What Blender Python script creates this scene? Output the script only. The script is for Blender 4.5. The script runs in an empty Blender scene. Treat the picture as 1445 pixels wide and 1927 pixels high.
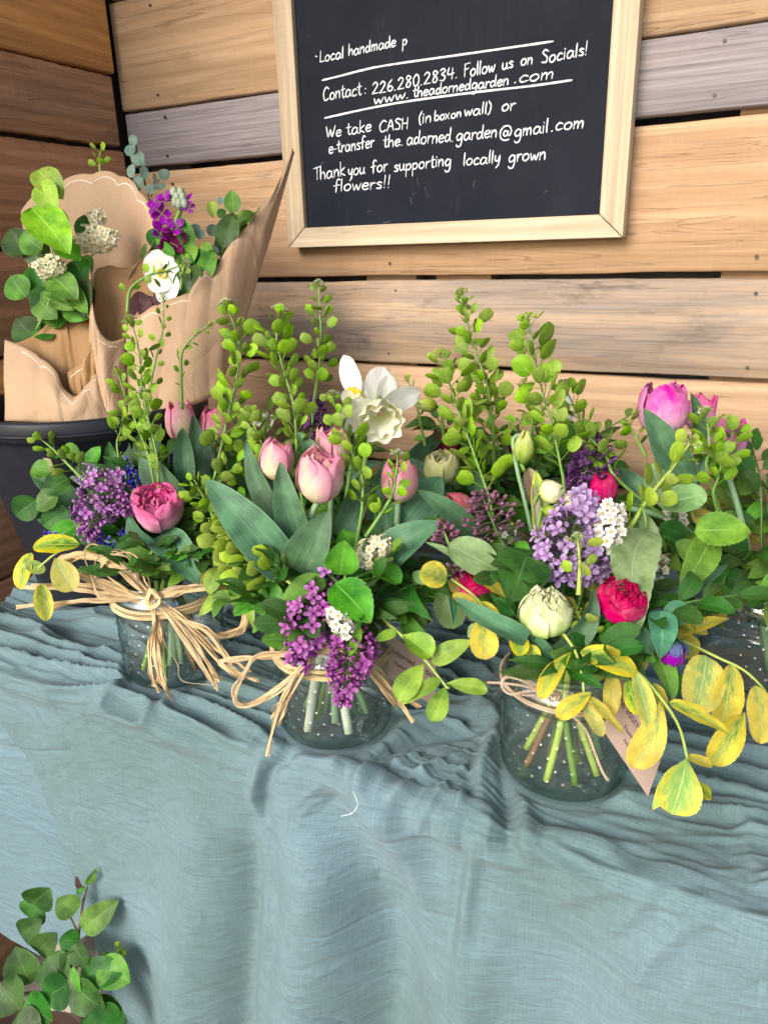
import bpy, math, random
import numpy as np
from mathutils import Vector, Matrix
RND = random.Random(7)
NR = np.random.RandomState(5)
S = bpy.context.scene
COL = S.collection
# ---------------------------------------------------------------- camera
F, CX, CY = 1393.0, 722.5, 963.5
def nrm(v):
    v = np.array(v, float); return v / np.linalg.norm(v)
_down = nrm([112, -3937, -1393]); _Z = -_down
_X = np.array([2822, -413, 1393.0]); _X = nrm(_X - _X.dot(_Z) * _Z); _Y = np.cross(_Z, _X)
RC = np.array([_X, _Y, _Z]); CAM = np.array([0, -1.10, 1.21])
cd = bpy.data.cameras.new('camera'); cam = bpy.data.objects.new('camera', cd); COL.objects.link(cam)
cd.sensor_width = 36; cd.lens = F / 1927 * 36; cd.clip_start = .01; cd.clip_end = 200
m4 = Matrix([list(RC[i]) + [CAM[i]] for i in range(3)] + [[0, 0, 0, 1]]); cam.matrix_world = m4
S.camera = cam
# ---------------------------------------------------------------- light
world = bpy.data.worlds.new('World'); S.world = world; world.use_nodes = True
wn = world.node_tree.nodes; wl = world.node_tree.links; wn.clear()
sky = wn.new('ShaderNodeTexSky'); sky.sky_type = 'NISHITA'; sky.sun_disc = False
SUN_EL, SUN_AZ = math.radians(30), math.radians(192)     # azimuth from +Y clockwise
sky.sun_elevation = SUN_EL; sky.sun_rotation = SUN_AZ; sky.air_density = 1.0; sky.dust_density = 2.5; sky.ozone_density = 1.0
bg = wn.new('ShaderNodeBackground'); bg.inputs[1].default_value = .15
wo = wn.new('ShaderNodeOutputWorld'); wl.new(sky.outputs[0], bg.inputs[0]); wl.new(bg.outputs[0], wo.inputs[0])
sd = bpy.data.lights.new('sun', 'SUN'); sd.energy = 1.5; sd.angle = math.radians(28); sd.color = (1, .97, .93)
so = bpy.data.objects.new('sun', sd); COL.objects.link(so)
_sdir = Vector((math.sin(SUN_AZ) * math.cos(SUN_EL), math.cos(SUN_AZ) * math.cos(SUN_EL), math.sin(SUN_EL)))
so.rotation_euler = _sdir.to_track_quat('Z', 'Y').to_euler(); so.location = (0, -5, 6)
S.view_settings.view_transform = 'Standard'; S.view_settings.look = 'None'
S.view_settings.exposure = 1.0; S.view_settings.gamma = 1; S.view_settings.use_curve_mapping = False
S.cycles.max_bounces = 12; S.cycles.transmission_bounces = 12; S.cycles.glossy_bounces = 4; S.cycles.transparent_max_bounces = 24
S.cycles.diffuse_bounces = 4; S.cycles.sample_clamp_indirect = 6
try: S.cycles.use_denoising = True
except Exception: pass
# ---------------------------------------------------------------- projection helpers (photo pixel -> place in the world)
def ray(px, py): return RC @ np.array([(px - CX) / F, -(py - CY) / F, -1.])
def P(px, py, d): return CAM + ray(px, py) * d
def onY(px, py, y):
    r = ray(px, py); return CAM + r * ((y - CAM[1]) / r[1])
def onZ(px, py, z):
    r = ray(px, py); return CAM + r * ((z - CAM[2]) / r[2])
VIEW = RC[:, 2]                       # towards the camera
UPC = RC[:, 1]; RTC = RC[:, 0]
# ---------------------------------------------------------------- mesh helpers
class MB:
    def __init__(s): s.v = []; s.f = []; s.uv = []; s.n = 0; s.mi = []
    def add(s, v, f, uv=None, mi=0):
        v = np.asarray(v, float).reshape(-1, 3)
        s.v.append(v); s.f += [tuple(i + s.n for i in q) for q in f]; s.mi += [mi] * len(f)
        s.uv.append(np.zeros((len(v), 2)) if uv is None else np.asarray(uv, float)); s.n += len(v)
    def grid(s, g, uv=None, mi=0, wrapu=False):
        h, w = g.shape[:2]; f = []
        for j in range(h - 1):
            for i in range(w if wrapu else w - 1):
                i2 = (i + 1) % w; f.append((j * w + i, j * w + i2, (j + 1) * w + i2, (j + 1) * w + i))
        if uv is None:
            uu, vv = np.meshgrid(np.linspace(0, 1, w), np.linspace(0, 1, h)); uv = np.stack([uu, vv], -1)
        s.add(g.reshape(-1, 3), f, uv.reshape(-1, 2), mi)
    def tube(s, pts, rad, n=8, cap=True, mi=0, wob=0):
        pts = np.asarray(pts, float); k = len(pts)
        rad = np.full(k, rad) if np.isscalar(rad) else np.asarray(rad)
        t = np.gradient(pts, axis=0); t /= np.linalg.norm(t, axis=1)[:, None] + 1e-12
        a = np.array([0, 0, 1.]) if abs(t[0][2]) < .9 else np.array([1., 0, 0])
        x = np.cross(t[0], a); x /= np.linalg.norm(x); g = np.zeros((k, n, 3)); ang = np.arange(n) * 2 * math.pi / n
        for i in range(k):
            x = x - x.dot(t[i]) * t[i]; x /= np.linalg.norm(x) + 1e-12; y = np.cross(t[i], x)
            r = rad[i] * (1 + wob * NR.uniform(-1, 1, n))
            g[i] = pts[i] + (np.cos(ang) * r)[:, None] * x + (np.sin(ang) * r)[:, None] * y
        b = s.n; s.grid(g, wrapu=True, mi=mi)
        if cap:
            s.f.append(tuple(range(b + n - 1, b - 1, -1))); s.mi.append(mi)
            s.f.append(tuple(b + (k - 1) * n + i for i in range(n))); s.mi.append(mi)
    def ball(s, c, r, n=6, m=5, sc=(1, 1, 1), mi=0):
        g = np.zeros((m, n, 3))
        for j in range(m):
            th = math.pi * (j + .02) / (m - 1 + .04)
            for i in range(n):
                ph = 2 * math.pi * i / n
                g[j, i] = (math.sin(th) * math.cos(ph) * sc[0], math.sin(th) * math.sin(ph) * sc[1], math.cos(th) * sc[2])
        s.grid(np.asarray(c) + g * r, wrapu=True, mi=mi)
    def box(s, x0, x1, y0, y1, z0, z1, mi=0):
        v = [(x, y, z) for z in (z0, z1) for y in (y0, y1) for x in (x0, x1)]
        s.add(v, [(0, 2, 3, 1), (4, 5, 7, 6), (0, 1, 5, 4), (2, 6, 7, 3), (0, 4, 6, 2), (1, 3, 7, 5)], mi=mi)
    def mesh(s, name, mats, smooth=True, off=None):
        v = np.concatenate(s.v) if s.v else np.zeros((0, 3))
        if off is not None: v = v - np.asarray(off)
        me = bpy.data.meshes.new(name); me.from_pydata(v.tolist(), [], s.f)
        uvl = me.uv_layers.new(name='UVMap'); uv = np.concatenate(s.uv)
        li = np.zeros(len(me.loops), int); me.loops.foreach_get('vertex_index', li)
        uvl.data.foreach_set('uv', uv[li].ravel())
        for m in (mats if isinstance(mats, (list, tuple)) else [mats]): me.materials.append(m)
        if max(s.mi or [0]) > 0: me.polygons.foreach_set('material_index', s.mi)
        me.polygons.foreach_set('use_smooth', [smooth] * len(me.polygons)); me.update()
        return me
def spl(pts, n=24):
    p = np.asarray(pts, float)
    if len(p) == 2: return p[0] + (p[1] - p[0]) * np.linspace(0, 1, n)[:, None]
    q = np.vstack([2 * p[0] - p[1], p, 2 * p[-1] - p[-2]]); out = []
    for t in np.linspace(0, len(p) - 1 - 1e-9, n):
        i = int(t); u = t - i; a, b, c, d = q[i:i + 4]
        out.append(.5 * (2 * b + (c - a) * u + (2 * a - 5 * b + 4 * c - d) * u * u + (3 * b - 3 * c + d - a) * u ** 3))
    return np.array(out)
LOC = {}
def thing(name, label, cat, loc, group=None):
    o = bpy.data.objects.new(name, None); COL.objects.link(o); o.location = loc; o.empty_display_size = .01
    o['label'] = label; o['category'] = cat
    if group: o['group'] = group
    LOC[o.name] = np.array(loc, float); return o
def part(name, mb, mats, parent, smooth=True, label=None, stuff=False):
    """mesh given in world coordinates"""
    off = LOC[parent.name] if parent else None
    o = bpy.data.objects.new(name, mb.mesh(name, mats, smooth, off)); COL.objects.link(o)
    if parent: o.parent = parent
    LOC[o.name] = off if off is not None else np.zeros(3)
    if label: o['label'] = label
    if stuff: o['kind'] = 'stuff'
    return o
def inst(name, me, parent, M):
    """shared mesh placed with a world matrix"""
    o = bpy.data.objects.new(name, me); COL.objects.link(o)
    off = LOC[parent.name] if parent else np.zeros(3)
    M = M.copy(); M.translation = M.translation - Vector(off); o.parent = parent; o.matrix_local = M
    return o
def top(name, mb, mats, label, cat, group=None, smooth=True, loc=None):
    loc = np.mean(np.concatenate(mb.v), axis=0) if loc is None else np.array(loc, float)
    o = bpy.data.objects.new(name, mb.mesh(name, mats, smooth, loc)); COL.objects.link(o); o.location = loc
    o['label'] = label; o['category'] = cat
    if group: o['group'] = group
    LOC[o.name] = loc; return o
def frame(y, z, c=(0, 0, 0), s=1.0, roll=0):
    """matrix: local Y along y, local Z near z"""
    y = nrm(y); z = np.asarray(z, float); z = z - z.dot(y) * y
    if np.linalg.norm(z) < 1e-5: z = np.cross(y, [1, 0, .1])
    z = nrm(z); x = np.cross(y, z)
    if roll: x, z = x * math.cos(roll) + z * math.sin(roll), z * math.cos(roll) - x * math.sin(roll)
    return Matrix([[x[i] * s, y[i] * s, z[i] * s, c[i]] for i in range(3)] + [[0, 0, 0, 1]])
# numpy value noise
_PERM = NR.rand(512, 512)
def vnoise(x, y, seed=0):
    x = np.asarray(x, float) + seed * 17.3; y = np.asarray(y, float) + seed * 9.7
    xi = np.floor(x).astype(int); yi = np.floor(y).astype(int); u = x - xi; v = y - yi
    u = u * u * u * (u * (u * 6 - 15) + 10); v = v * v * v * (v * (v * 6 - 15) + 10)
    g = lambda a, b: _PERM[a % 512, b % 512]
    return (g(xi, yi) * (1 - u) + g(xi + 1, yi) * u) * (1 - v) + (g(xi, yi + 1) * (1 - u) + g(xi + 1, yi + 1) * u) * v
# ---------------------------------------------------------------- material helpers
class NT:
    def __init__(s, name):
        s.m = bpy.data.materials.new(name); s.m.use_nodes = True; s.t = s.m.node_tree; s.t.nodes.clear()
    def n(s, typ, **kw):
        nd = s.t.nodes.new('ShaderNode' + typ)
        for k, v in kw.items(): setattr(nd, k, v)
        return nd
    def set(s, sock, v):
        if isinstance(v, bpy.types.NodeSocket): s.t.links.new(v, sock)
        elif isinstance(v, tuple) and len(v) == 3 and sock.type == 'RGBA': sock.default_value = (*v, 1)
        else: sock.default_value = v
    def math(s, op, a, b=None, c=None, clamp=False):
        nd = s.n('Math', operation=op, use_clamp=clamp); s.set(nd.inputs[0], a)
        if b is not None: s.set(nd.inputs[1], b)
        if c is not None: s.set(nd.inputs[2], c)
        return nd.outputs[0]
    def vmath(s, op, a, b=None):
        nd = s.n('VectorMath', operation=op); s.set(nd.inputs[0], a)
        if b is not None: s.set(nd.inputs[1], b)
        return nd.outputs['Value'] if op in ('DISTANCE', 'LENGTH', 'DOT_PRODUCT') else nd.outputs[0]
    def mix(s, f, a, b, mode='MIX'):
        nd = s.n('Mix', data_type='RGBA', blend_type=mode); s.set(nd.inputs[0], f); s.set(nd.inputs[6], a); s.set(nd.inputs[7], b)
        return nd.outputs[2]
    def noise(s, vec, scale=5, detail=3, rough=.5, dist=0):
        nd = s.n('TexNoise'); nd.inputs['Scale'].default_value = scale; nd.inputs['Detail'].default_value = detail
        nd.inputs['Roughness'].default_value = rough; nd.inputs['Distortion'].default_value = dist; s.set(nd.inputs['Vector'], vec)
        return nd.outputs[0]
    def ramp(s, f, stops, interp='LINEAR'):
        nd = s.n('ValToRGB'); cr = nd.color_ramp; cr.interpolation = interp
        while len(cr.elements) > 1: cr.elements.remove(cr.elements[-1])
        cr.elements[0].position = stops[0][0]; c = stops[0][1]; cr.elements[0].color = (*c, 1) if isinstance(c, tuple) else (c, c, c, 1)
        for p, c in stops[1:]:
            e = cr.elements.new(p); e.color = (*c, 1) if isinstance(c, tuple) else (c, c, c, 1)
        s.set(nd.inputs[0], f); return nd.outputs[0]
    def mapr(s, v, a, b, c=0, d=1):
        nd = s.n('MapRange'); s.set(nd.inputs[0], v)
        for i, k in enumerate((a, b, c, d)): nd.inputs[i + 1].default_value = k
        return nd.outputs[0]
    def coord(s, w='Object'): return s.n('TexCoord').outputs[w]
    def scale(s, vec, sc):
        nd = s.n('Mapping'); s.set(nd.inputs[0], vec); nd.inputs['Scale'].default_value = sc; return nd.outputs[0]
    def xyz(s, vec):
        nd = s.n('SeparateXYZ'); s.set(nd.inputs[0], vec); return nd.outputs
    def bump(s, h, strength=.3, dist=.001):
        nd = s.n('Bump'); nd.inputs['Strength'].default_value = strength; nd.inputs['Distance'].default_value = dist; s.set(nd.inputs['Height'], h); return nd.outputs[0]
    def rnd(s): return s.n('ObjectInfo').outputs['Random']
    def hsv(s, col, h=.5, sat=1, v=1):
        nd = s.n('HueSaturation'); s.set(nd.inputs[0], h); s.set(nd.inputs[1], sat); s.set(nd.inputs[2], v); s.set(nd.inputs[4], col); return nd.outputs[0]
    def out(s, col, rough=.6, normal=None, trans=0, tcol=None, spec=.4, **kw):
        p = s.n('BsdfPrincipled'); s.set(p.inputs['Base Color'], col); s.set(p.inputs['Roughness'], rough)
        p.inputs['Specular IOR Level'].default_value = spec
        for k, v in kw.items(): s.set(p.inputs[k.replace('_', ' ')], v)
        if normal is not None: s.set(p.inputs['Normal'], normal)
        o = s.n('OutputMaterial'); sh = p.outputs[0]
        if trans:
            t = s.n('BsdfTranslucent'); s.set(t.inputs[0], tcol if tcol is not None else col)
            if normal is not None: s.set(t.inputs['Normal'], normal)
            mx = s.n('MixShader'); mx.inputs[0].default_value = trans
            s.t.links.new(sh, mx.inputs[1]); s.t.links.new(t.outputs[0], mx.inputs[2]); sh = mx.outputs[0]
        s.t.links.new(sh, o.inputs[0]); return s.m
def flat_mat(name, col, rough=.6, var=.15, trans=0, spec=.4, sc=60, sheen=0):
    t = NT(name); co = t.coord(); nz = t.noise(co, sc, 3)
    v = t.math('ADD', t.mapr(nz, .3, .7, 1 - var, 1 + var), t.mapr(t.rnd(), 0, 1, -var, var))
    return t.out(t.hsv(col, .5, 1, v), rough, t.bump(nz, .2, .0005), trans, spec=spec)
def leaf_mat(name, c1, c2, vein, rough=.42, nv=8, trans=.22, tcol=None, varieg=None, parallel=False, spots=0, spec=.3, hj=.02):
    t = NT(name); uv = t.coord('UV'); x = t.xyz(uv); u, v = x[0], x[1]; rn = t.rnd()
    a = t.math('ABSOLUTE', t.math('SUBTRACT', u, .5)); oc = t.coord()
    big = t.noise(oc, 45, 3)
    fine = t.noise(oc, 400, 2)
    col = t.mix(t.mapr(big, .38, .62), t.hsv(c1, .5, 1, .85), t.hsv(c2, .495, 1, 1.12)); col = t.hsv(col, .5, 1, t.mapr(t.noise(oc, 160, 3, .7), .3, .7, .82, 1.16))
    if parallel:
        st = t.noise(t.scale(uv, (55, 1.2, 1)), 1, 3, .7)
        col = t.mix(t.mapr(st, .42, .66), col, t.mix(.45, col, vein)); h = st
        mid = t.math('LESS_THAN', a, .012)
        col = t.mix(t.math('MULTIPLY', mid, .25), col, vein)
        edge = t.mapr(a, .465, .498); col = t.mix(t.math('MULTIPLY', edge, .5), col, vein)
    else:
        wob = t.math('MULTIPLY', t.noise(uv, 4, 2), .35)
        ph = t.math('ADD', t.math('MULTIPLY', t.math('SUBTRACT', v, t.math('MULTIPLY', a, .75)), nv * 1.0), wob)
        fr = t.math('ABSOLUTE', t.math('SUBTRACT', t.math('FRACT', ph), .5))
        sv = t.mapr(fr, .05, .0); sv = t.math('MULTIPLY', sv, t.mapr(a, .5, .1, .25, 1))
        mid = t.math('MULTIPLY', t.mapr(a, .028, .008), t.mapr(v, 1, .5, .3, 1))
        net = t.n('TexVoronoi', feature='DISTANCE_TO_EDGE'); net.inputs['Scale'].default_value = 26; t.set(net.inputs[0], uv)
        nt = t.mapr(net.outputs[0], .06, 0)
        if varieg is not None:
            blot = t.math('ADD', t.math('MULTIPLY', t.noise(t.scale(uv, (6, 2.2, 1)), 3, 4, .7, .6), 1.0), t.math('ADD', t.math('MULTIPLY', a, -.72), t.math('MULTIPLY', v, -.16)))
            m = t.mapr(t.math('ADD', blot, t.mapr(rn, 0, 1, -.14, .1)), .24, .27)
            dk = t.mapr(t.math('ADD', blot, t.mapr(rn, 0, 1, -.16, .06)), .36, .38)
            col = t.mix(m, col, t.mix(dk, varieg[0], varieg[1]))
        col = t.mix(t.math('MULTIPLY', sv, .5), col, vein); col = t.mix(t.math('MULTIPLY', mid, .75), col, vein)
        col = t.mix(t.math('MULTIPLY', nt, .1), col, vein)
        h = t.math('ADD', t.math('MULTIPLY', t.math('MAXIMUM', sv, mid), -1.0), t.math('MULTIPLY', nt, -.35))
    if spots:
        vo = t.n('TexVoronoi'); vo.inputs['Scale'].default_value = 9; t.set(vo.inputs[0], t.vmath('ADD', uv, rn)); sp = t.mapr(vo.outputs[0], .09, .06)
        col = t.mix(t.math('MULTIPLY', sp, spots), col, (.16, .11, .04))
    col = t.hsv(col, t.mapr(rn, 0, 1, .5 - hj, .5 + hj), t.mapr(t.rnd(), 0, 1, .92, 1.08), t.mapr(rn, 0, 1, .82, 1.18))
    tipb = t.math('MULTIPLY', t.mapr(t.math('ADD', v, t.math('MULTIPLY', big, .1)), 1.0, 1.06), t.mapr(t.math('FRACT', t.math('MULTIPLY', rn, 7.3)), .55, .6)); col = t.mix(t.math('MULTIPLY', tipb, .7), col, (.28, .18, .06))
    col = t.mix(t.math('MULTIPLY', t.mapr(a, .47, .5), .35), col, vein)
    hh = t.math('ADD', h, t.math('MULTIPLY', fine, .3))
    if tcol is None: tc = t.mix(.5, t.hsv(col, .49, 1.1, 1.5), (.25, .38, .03))
    else: tc = tcol
    return t.out(col, t.mapr(fine, .3, .7, rough - .06, rough + .08), t.bump(hh, .5, .0006), trans, tc, spec=spec)
def petal_mat(name, stops, streak=.25, scol=(1, 1, 1), rough=.6, trans=.3, edge=None, centre=None, vein=.38):
    t = NT(name); uv = t.coord('UV'); x = t.xyz(uv); u, v = x[0], x[1]
    a = t.math('ABSOLUTE', t.math('SUBTRACT', u, .5)); rn = t.rnd()
    nz = t.noise(t.scale(uv, (3, 2, 1)), 2, 3); st = t.noise(t.scale(t.vmath('ADD', uv, rn), (45, 1.5, 1)), 1, 3, .65)
    f = t.math('ADD', v, t.math('MULTIPLY', t.math('SUBTRACT', nz, .5), .35)); f = t.math('ADD', f, t.math('MULTIPLY', t.math('SUBTRACT', st, .5), .3))
    col = t.ramp(f, stops); col = t.mix(t.math('MULTIPLY', t.mapr(st, .5, .72), streak), col, scol); vn = t.noise(t.scale(t.vmath('ADD', uv, rn), (90, 2.5, 1)), 1, 3, .6, .4); col = t.mix(t.math('MULTIPLY', t.mapr(vn, .52, .7), vein), col, t.hsv(col, .495, 1.25, .62)); bl = t.noise(t.vmath('ADD', uv, rn), 5, 4, .6); col = t.hsv(col, .5, t.mapr(bl, .3, .7, 1.15, .85), t.mapr(bl, .3, .7, 1 - vein * .37, 1.06))
    if edge is not None: col = t.mix(t.math('MULTIPLY', t.mapr(a, .18, .48), .85), col, edge)
    if centre is not None: col = t.mix(t.math('MULTIPLY', t.mapr(t.math('ADD', a, t.math('MULTIPLY', st, .15)), .24, .05), .85), col, centre)
    col = t.hsv(col, .5, t.mapr(rn, 0, 1, .9, 1.1), t.mapr(rn, 0, 1, .9, 1.08))
    return t.out(col, rough, t.bump(t.math('ADD', t.math('MULTIPLY', bl, 2.0), t.math('ADD', st, vn)), .6, .0008), trans, spec=.12)
def wood_mat(name, c1, c2, grey=0, gcol=(.25, .22, .21), axis=0, seed=0, stain=.2, dark=(.05, .03, .02), knots=(), rough=.75, fuzz=1.0):
    t = NT(name); co = t.coord(); co = t.vmath('ADD', co, (seed * 3.17, seed * 1.3, seed * .77))
    sc = (1, 14, 14) if axis == 0 else ((14, 1, 14) if axis == 1 else (14, 14, 1))
    s1 = t.scale(co, sc); warp = t.noise(co, 3, 3)
    rings = t.n('TexWave', wave_type='BANDS', bands_direction='Z' if axis != 2 else 'X'); rings.inputs['Scale'].default_value = 1.1 if axis != 2 else 1.6
    rings.inputs['Distortion'].default_value = 5.5; rings.inputs['Detail'].default_value = 3; rings.inputs['Detail Scale'].default_value = .55; t.set(rings.inputs[0], s1)
    fib = t.noise(t.scale(co, tuple(q * 22 if q > 1 else 5 for q in sc)), 1, 4, .65)
    med = t.noise(t.scale(co, tuple(q * 2.2 if q > 1 else 1.5 for q in sc)), 1, 4, .6, .8)
    saw = t.noise(t.scale(co, tuple(3 if q > 1 else 260 for q in sc)), 1, 2, .5)
    col = t.mix(t.mapr(rings.outputs[1], .25, .95, 0, .75), c1, c2)
    col = t.mix(t.mapr(med, .38, .62, 0, .9), col, t.hsv(c2, .5, 1.0, .76))
    col = t.mix(t.mapr(fib, .48, .72, 0, .5), col, t.hsv(c2, .5, 1, .55))
    col = t.mix(t.math('MULTIPLY', t.mapr(saw, .5, .75), .05), col, (.75, .66, .55))
    if grey:
        gm = t.noise(t.scale(co, tuple(q * .9 if q > 1 else 2.3 for q in sc)), 1, 5, .65, .5)
        gf = t.mapr(t.math('ADD', gm, grey * .5 - .25), .42, .62)
        col = t.mix(t.math('MULTIPLY', gf, min(.92, grey + .35)), col, t.mix(t.mapr(fib, .35, .65), gcol, t.hsv(gcol, .5, 1, .6)))
    sm = t.noise(t.scale(co, (7, 7, 16) if axis != 2 else (16, 16, 7)), 1, 6, .72, .3)
    col = t.mix(t.math('MULTIPLY', t.mapr(sm, .56, .74), stain), col, dark)
    chip = t.noise(t.scale(co, (60, 60, 110)), 1, 3, .6)
    col = t.mix(t.math('MULTIPLY', t.mapr(chip, .76, .8), .6), col, (.75, .68, .6))
    crk = t.noise(t.scale(co, tuple(q * 3.2 if q > 1 else 1.8 for q in sc)), 1, 3, .5, 1.0)
    cl = t.mapr(t.math('ABSOLUTE', t.math('SUBTRACT', crk, .56)), .006, .0)
    col = t.mix(t.math('MULTIPLY', cl, .35), col, dark)
    for kx, kz, kr in knots:
        c0 = t.coord(); dv = t.vmath('SUBTRACT', c0, (kx, 0, kz)); dx = t.xyz(dv)
        x2 = t.math('MULTIPLY', dx[0], .6); r = t.math('SQRT', t.math('ADD', t.math('MULTIPLY', x2, x2), t.math('MULTIPLY', dx[2], dx[2])))
        r = t.math('ADD', r, t.math('MULTIPLY', t.math('SUBTRACT', t.noise(c0, 40, 2), .5), kr * .6))
        rg = t.math('SINE', t.math('MULTIPLY', r, 2600 / (1 + kr * 60)))
        g = t.math('MULTIPLY', t.mapr(r, kr * 4.5, kr), t.mapr(rg, -1, 1, .1, .45)); col = t.mix(g, col, t.hsv(c2, .5, 1.1, .45))
        col = t.mix(t.mapr(r, kr, kr * .7), col, t.hsv(c2, .49, 1.1, .3)); col = t.mix(t.mapr(t.math('ABSOLUTE', t.math('SUBTRACT', r, kr * .85)), kr * .12, 0), col, dark)
    hgt = t.math('ADD', t.math('ADD', t.math('MULTIPLY', fib, .6), t.math('MULTIPLY', saw, .10)), t.math('ADD', t.math('MULTIPLY', rings.outputs[1], .12), t.math('MULTIPLY', cl, -.9)))
    return t.out(col, rough, t.bump(hgt, .55 * fuzz, .0012), spec=.25)
# ================================================================= MATERIALS
M_STALK = flat_mat('stalk_green', (.16, .30, .055), .45, .12, .1)
M_STALKT = flat_mat('tulip_stalk', (.20, .34, .17), .45, .08, .1)
M_STALKD = flat_mat('stalk_dark', (.07, .14, .03), .5, .15)
M_STALKY = flat_mat('stalk_yellow', (.38, .50, .10), .45, .1, .1)
M_TWIG = flat_mat('twig_brown', (.16, .09, .045), .7, .3)
M_TUL = leaf_mat('tulip_leaf', (.032, .105, .048), (.062, .165, .075), (.20, .33, .19), .5, parallel=True, trans=.12, tcol=(.12, .28, .10))
M_TULD = leaf_mat('tulip_leaf_dark', (.025, .08, .04), (.05, .14, .06), (.12, .25, .13), .42, parallel=True, trans=.12, tcol=(.10, .24, .06))
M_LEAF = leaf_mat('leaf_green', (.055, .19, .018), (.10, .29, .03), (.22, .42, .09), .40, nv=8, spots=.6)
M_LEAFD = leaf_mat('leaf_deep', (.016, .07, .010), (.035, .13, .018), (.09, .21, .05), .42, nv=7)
M_LIME = leaf_mat('leaf_lime', (.17, .36, .03), (.25, .44, .045), (.38, .55, .12), .42, nv=6, spots=.3)
M_PALE = leaf_mat('leaf_pale', (.16, .29, .10), (.23, .37, .15), (.34, .48, .24), .5, nv=7, spots=.4)
M_YEL = leaf_mat('leaf_yellow', (.56, .47, .025), (.62, .52, .03), (.68, .60, .14), .42, nv=6, varieg=((.27, .40, .06), (.04, .17, .015)), spots=.3, hj=.008, tcol=(.75, .62, .05))
M_YELP = leaf_mat('leaf_soft_yellow', (.50, .48, .065), (.56, .53, .09), (.62, .64, .22), .45, nv=6, varieg=((.24, .40, .11), (.17, .33, .08)), spots=.2, hj=.008, tcol=(.65, .62, .10))
M_MUST = leaf_mat('leaf_mustard', (.42, .36, .04), (.50, .42, .06), (.30, .30, .05), .45, nv=6, varieg=((.25, .27, .05), (.13, .18, .03)))
M_BLUE = leaf_mat('leaf_blue_green', (.04, .16, .08), (.065, .22, .12), (.22, .42, .22), .4, nv=5)
M_EUC = leaf_mat('leaf_eucalyptus', (.10, .17, .13), (.15, .23, .19), (.22, .28, .24), .6, nv=5)
M_OLIVE = leaf_mat('leaf_olive', (.10, .23, .025), (.15, .30, .035), (.26, .42, .10), .42, nv=7, spots=.5)
M_POD = leaf_mat('pod_green', (.17, .35, .02), (.26, .44, .035), (.42, .62, .11), .4, nv=1.2, trans=.3, hj=.012)
M_PODL = leaf_mat('pod_lime', (.24, .38, .03), (.32, .45, .05), (.52, .64, .14), .4, nv=1.2, trans=.3, hj=.012)
PK = [(0, (.78, .72, .42)), (.22, (.85, .62, .55)), (.5, (.87, .44, .50)), (1, (.82, .22, .38))]
M_PINK = petal_mat('petal_pink', PK, .22, (.90, .62, .62), centre=(.85, .52, .42))
M_PINKY = petal_mat('petal_pink_cream', [(0, (.80, .78, .45)), (.4, (.88, .70, .52)), (.65, (.88, .47, .50)), (1, (.84, .26, .42))], .25, (.90, .70, .65), edge=(.84, .33, .48), centre=(.88, .66, .42))
M_PINKH = petal_mat('petal_hot_pink', [(0, (.88, .74, .70)), (.3, (.88, .50, .64)), (.7, (.86, .24, .48)), (1, (.80, .12, .34))], .15, (.90, .5, .62))
M_MAG = petal_mat('petal_magenta_tulip', [(0, (.88, .80, .74)), (.28, (.84, .46, .66)), (.6, (.74, .17, .50)), (1, (.66, .07, .36))], .2, (.88, .50, .70), edge=(.78, .28, .55))
M_SALM = petal_mat('petal_salmon', [(0, (.55, .45, .25)), (.4, (.62, .22, .22)), (1, (.55, .14, .2))], .2, (.7, .4, .4))
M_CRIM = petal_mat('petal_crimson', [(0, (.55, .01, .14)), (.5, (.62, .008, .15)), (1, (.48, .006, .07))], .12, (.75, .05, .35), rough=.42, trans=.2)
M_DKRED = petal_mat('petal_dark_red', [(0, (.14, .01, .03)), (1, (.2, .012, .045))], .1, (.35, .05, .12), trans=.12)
M_WG = petal_mat('petal_white_green', [(0, (.30, .50, .07)), (.35, (.52, .68, .22)), (.65, (.76, .80, .48)), (1, (.80, .76, .50))], .3, (.88, .90, .72), centre=(.44, .64, .14), vein=.2)
M_CRG = petal_mat('petal_cream_green', [(0, (.30, .38, .07)), (.4, (.50, .54, .2)), (1, (.62, .60, .32))], .25, (.7, .7, .45))
M_WHITE = petal_mat('petal_white', [(0, (.84, .84, .56)), (.25, (.80, .81, .72)), (1, (.83, .83, .79))], .2, (.95, .95, .93), trans=.25, vein=.1)
M_CREAM = petal_mat('petal_cream', [(0, (.72, .76, .30)), (.4, (.84, .84, .52)), (1, (.86, .84, .58))], .2, (.93, .92, .78), vein=.12)
M_CORO = petal_mat('petal_corona', [(0, (.72, .78, .30)), (.35, (.84, .85, .60)), (1, (.90, .86, .68))], .2, (.95, .93, .82), vein=.12)
M_YCOR = petal_mat('petal_yellow', [(0, (.75, .62, .05)), (1, (.85, .72, .10))], .2, (.9, .85, .3))
M_BUDG = petal_mat('bud_green', [(0, (.22, .40, .04)), (.4, (.42, .56, .07)), (1, (.66, .70, .26))], .3, (.72, .76, .4))
M_LIL1 = petal_mat('floret_purple', [(0, (.22, .05, .24)), (.6, (.46, .18, .48)), (1, (.60, .38, .68))], .2, (.62, .38, .70), trans=.2)
M_LIL2 = petal_mat('floret_magenta_purple', [(0, (.20, .02, .16)), (.6, (.43, .10, .39)), (1, (.58, .26, .58))], .2, (.6, .3, .65), trans=.2)
M_LIL3 = petal_mat('floret_lavender', [(0, (.26, .11, .30)), (.6, (.46, .29, .54)), (1, (.62, .50, .78))], .2, (.62, .48, .78), trans=.2)
M_LILB = petal_mat('floret_bud', [(0, (.16, .10, .08)), (.5, (.26, .10, .18)), (1, (.42, .22, .33))], .2, (.5, .3, .45), trans=.15)
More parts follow.
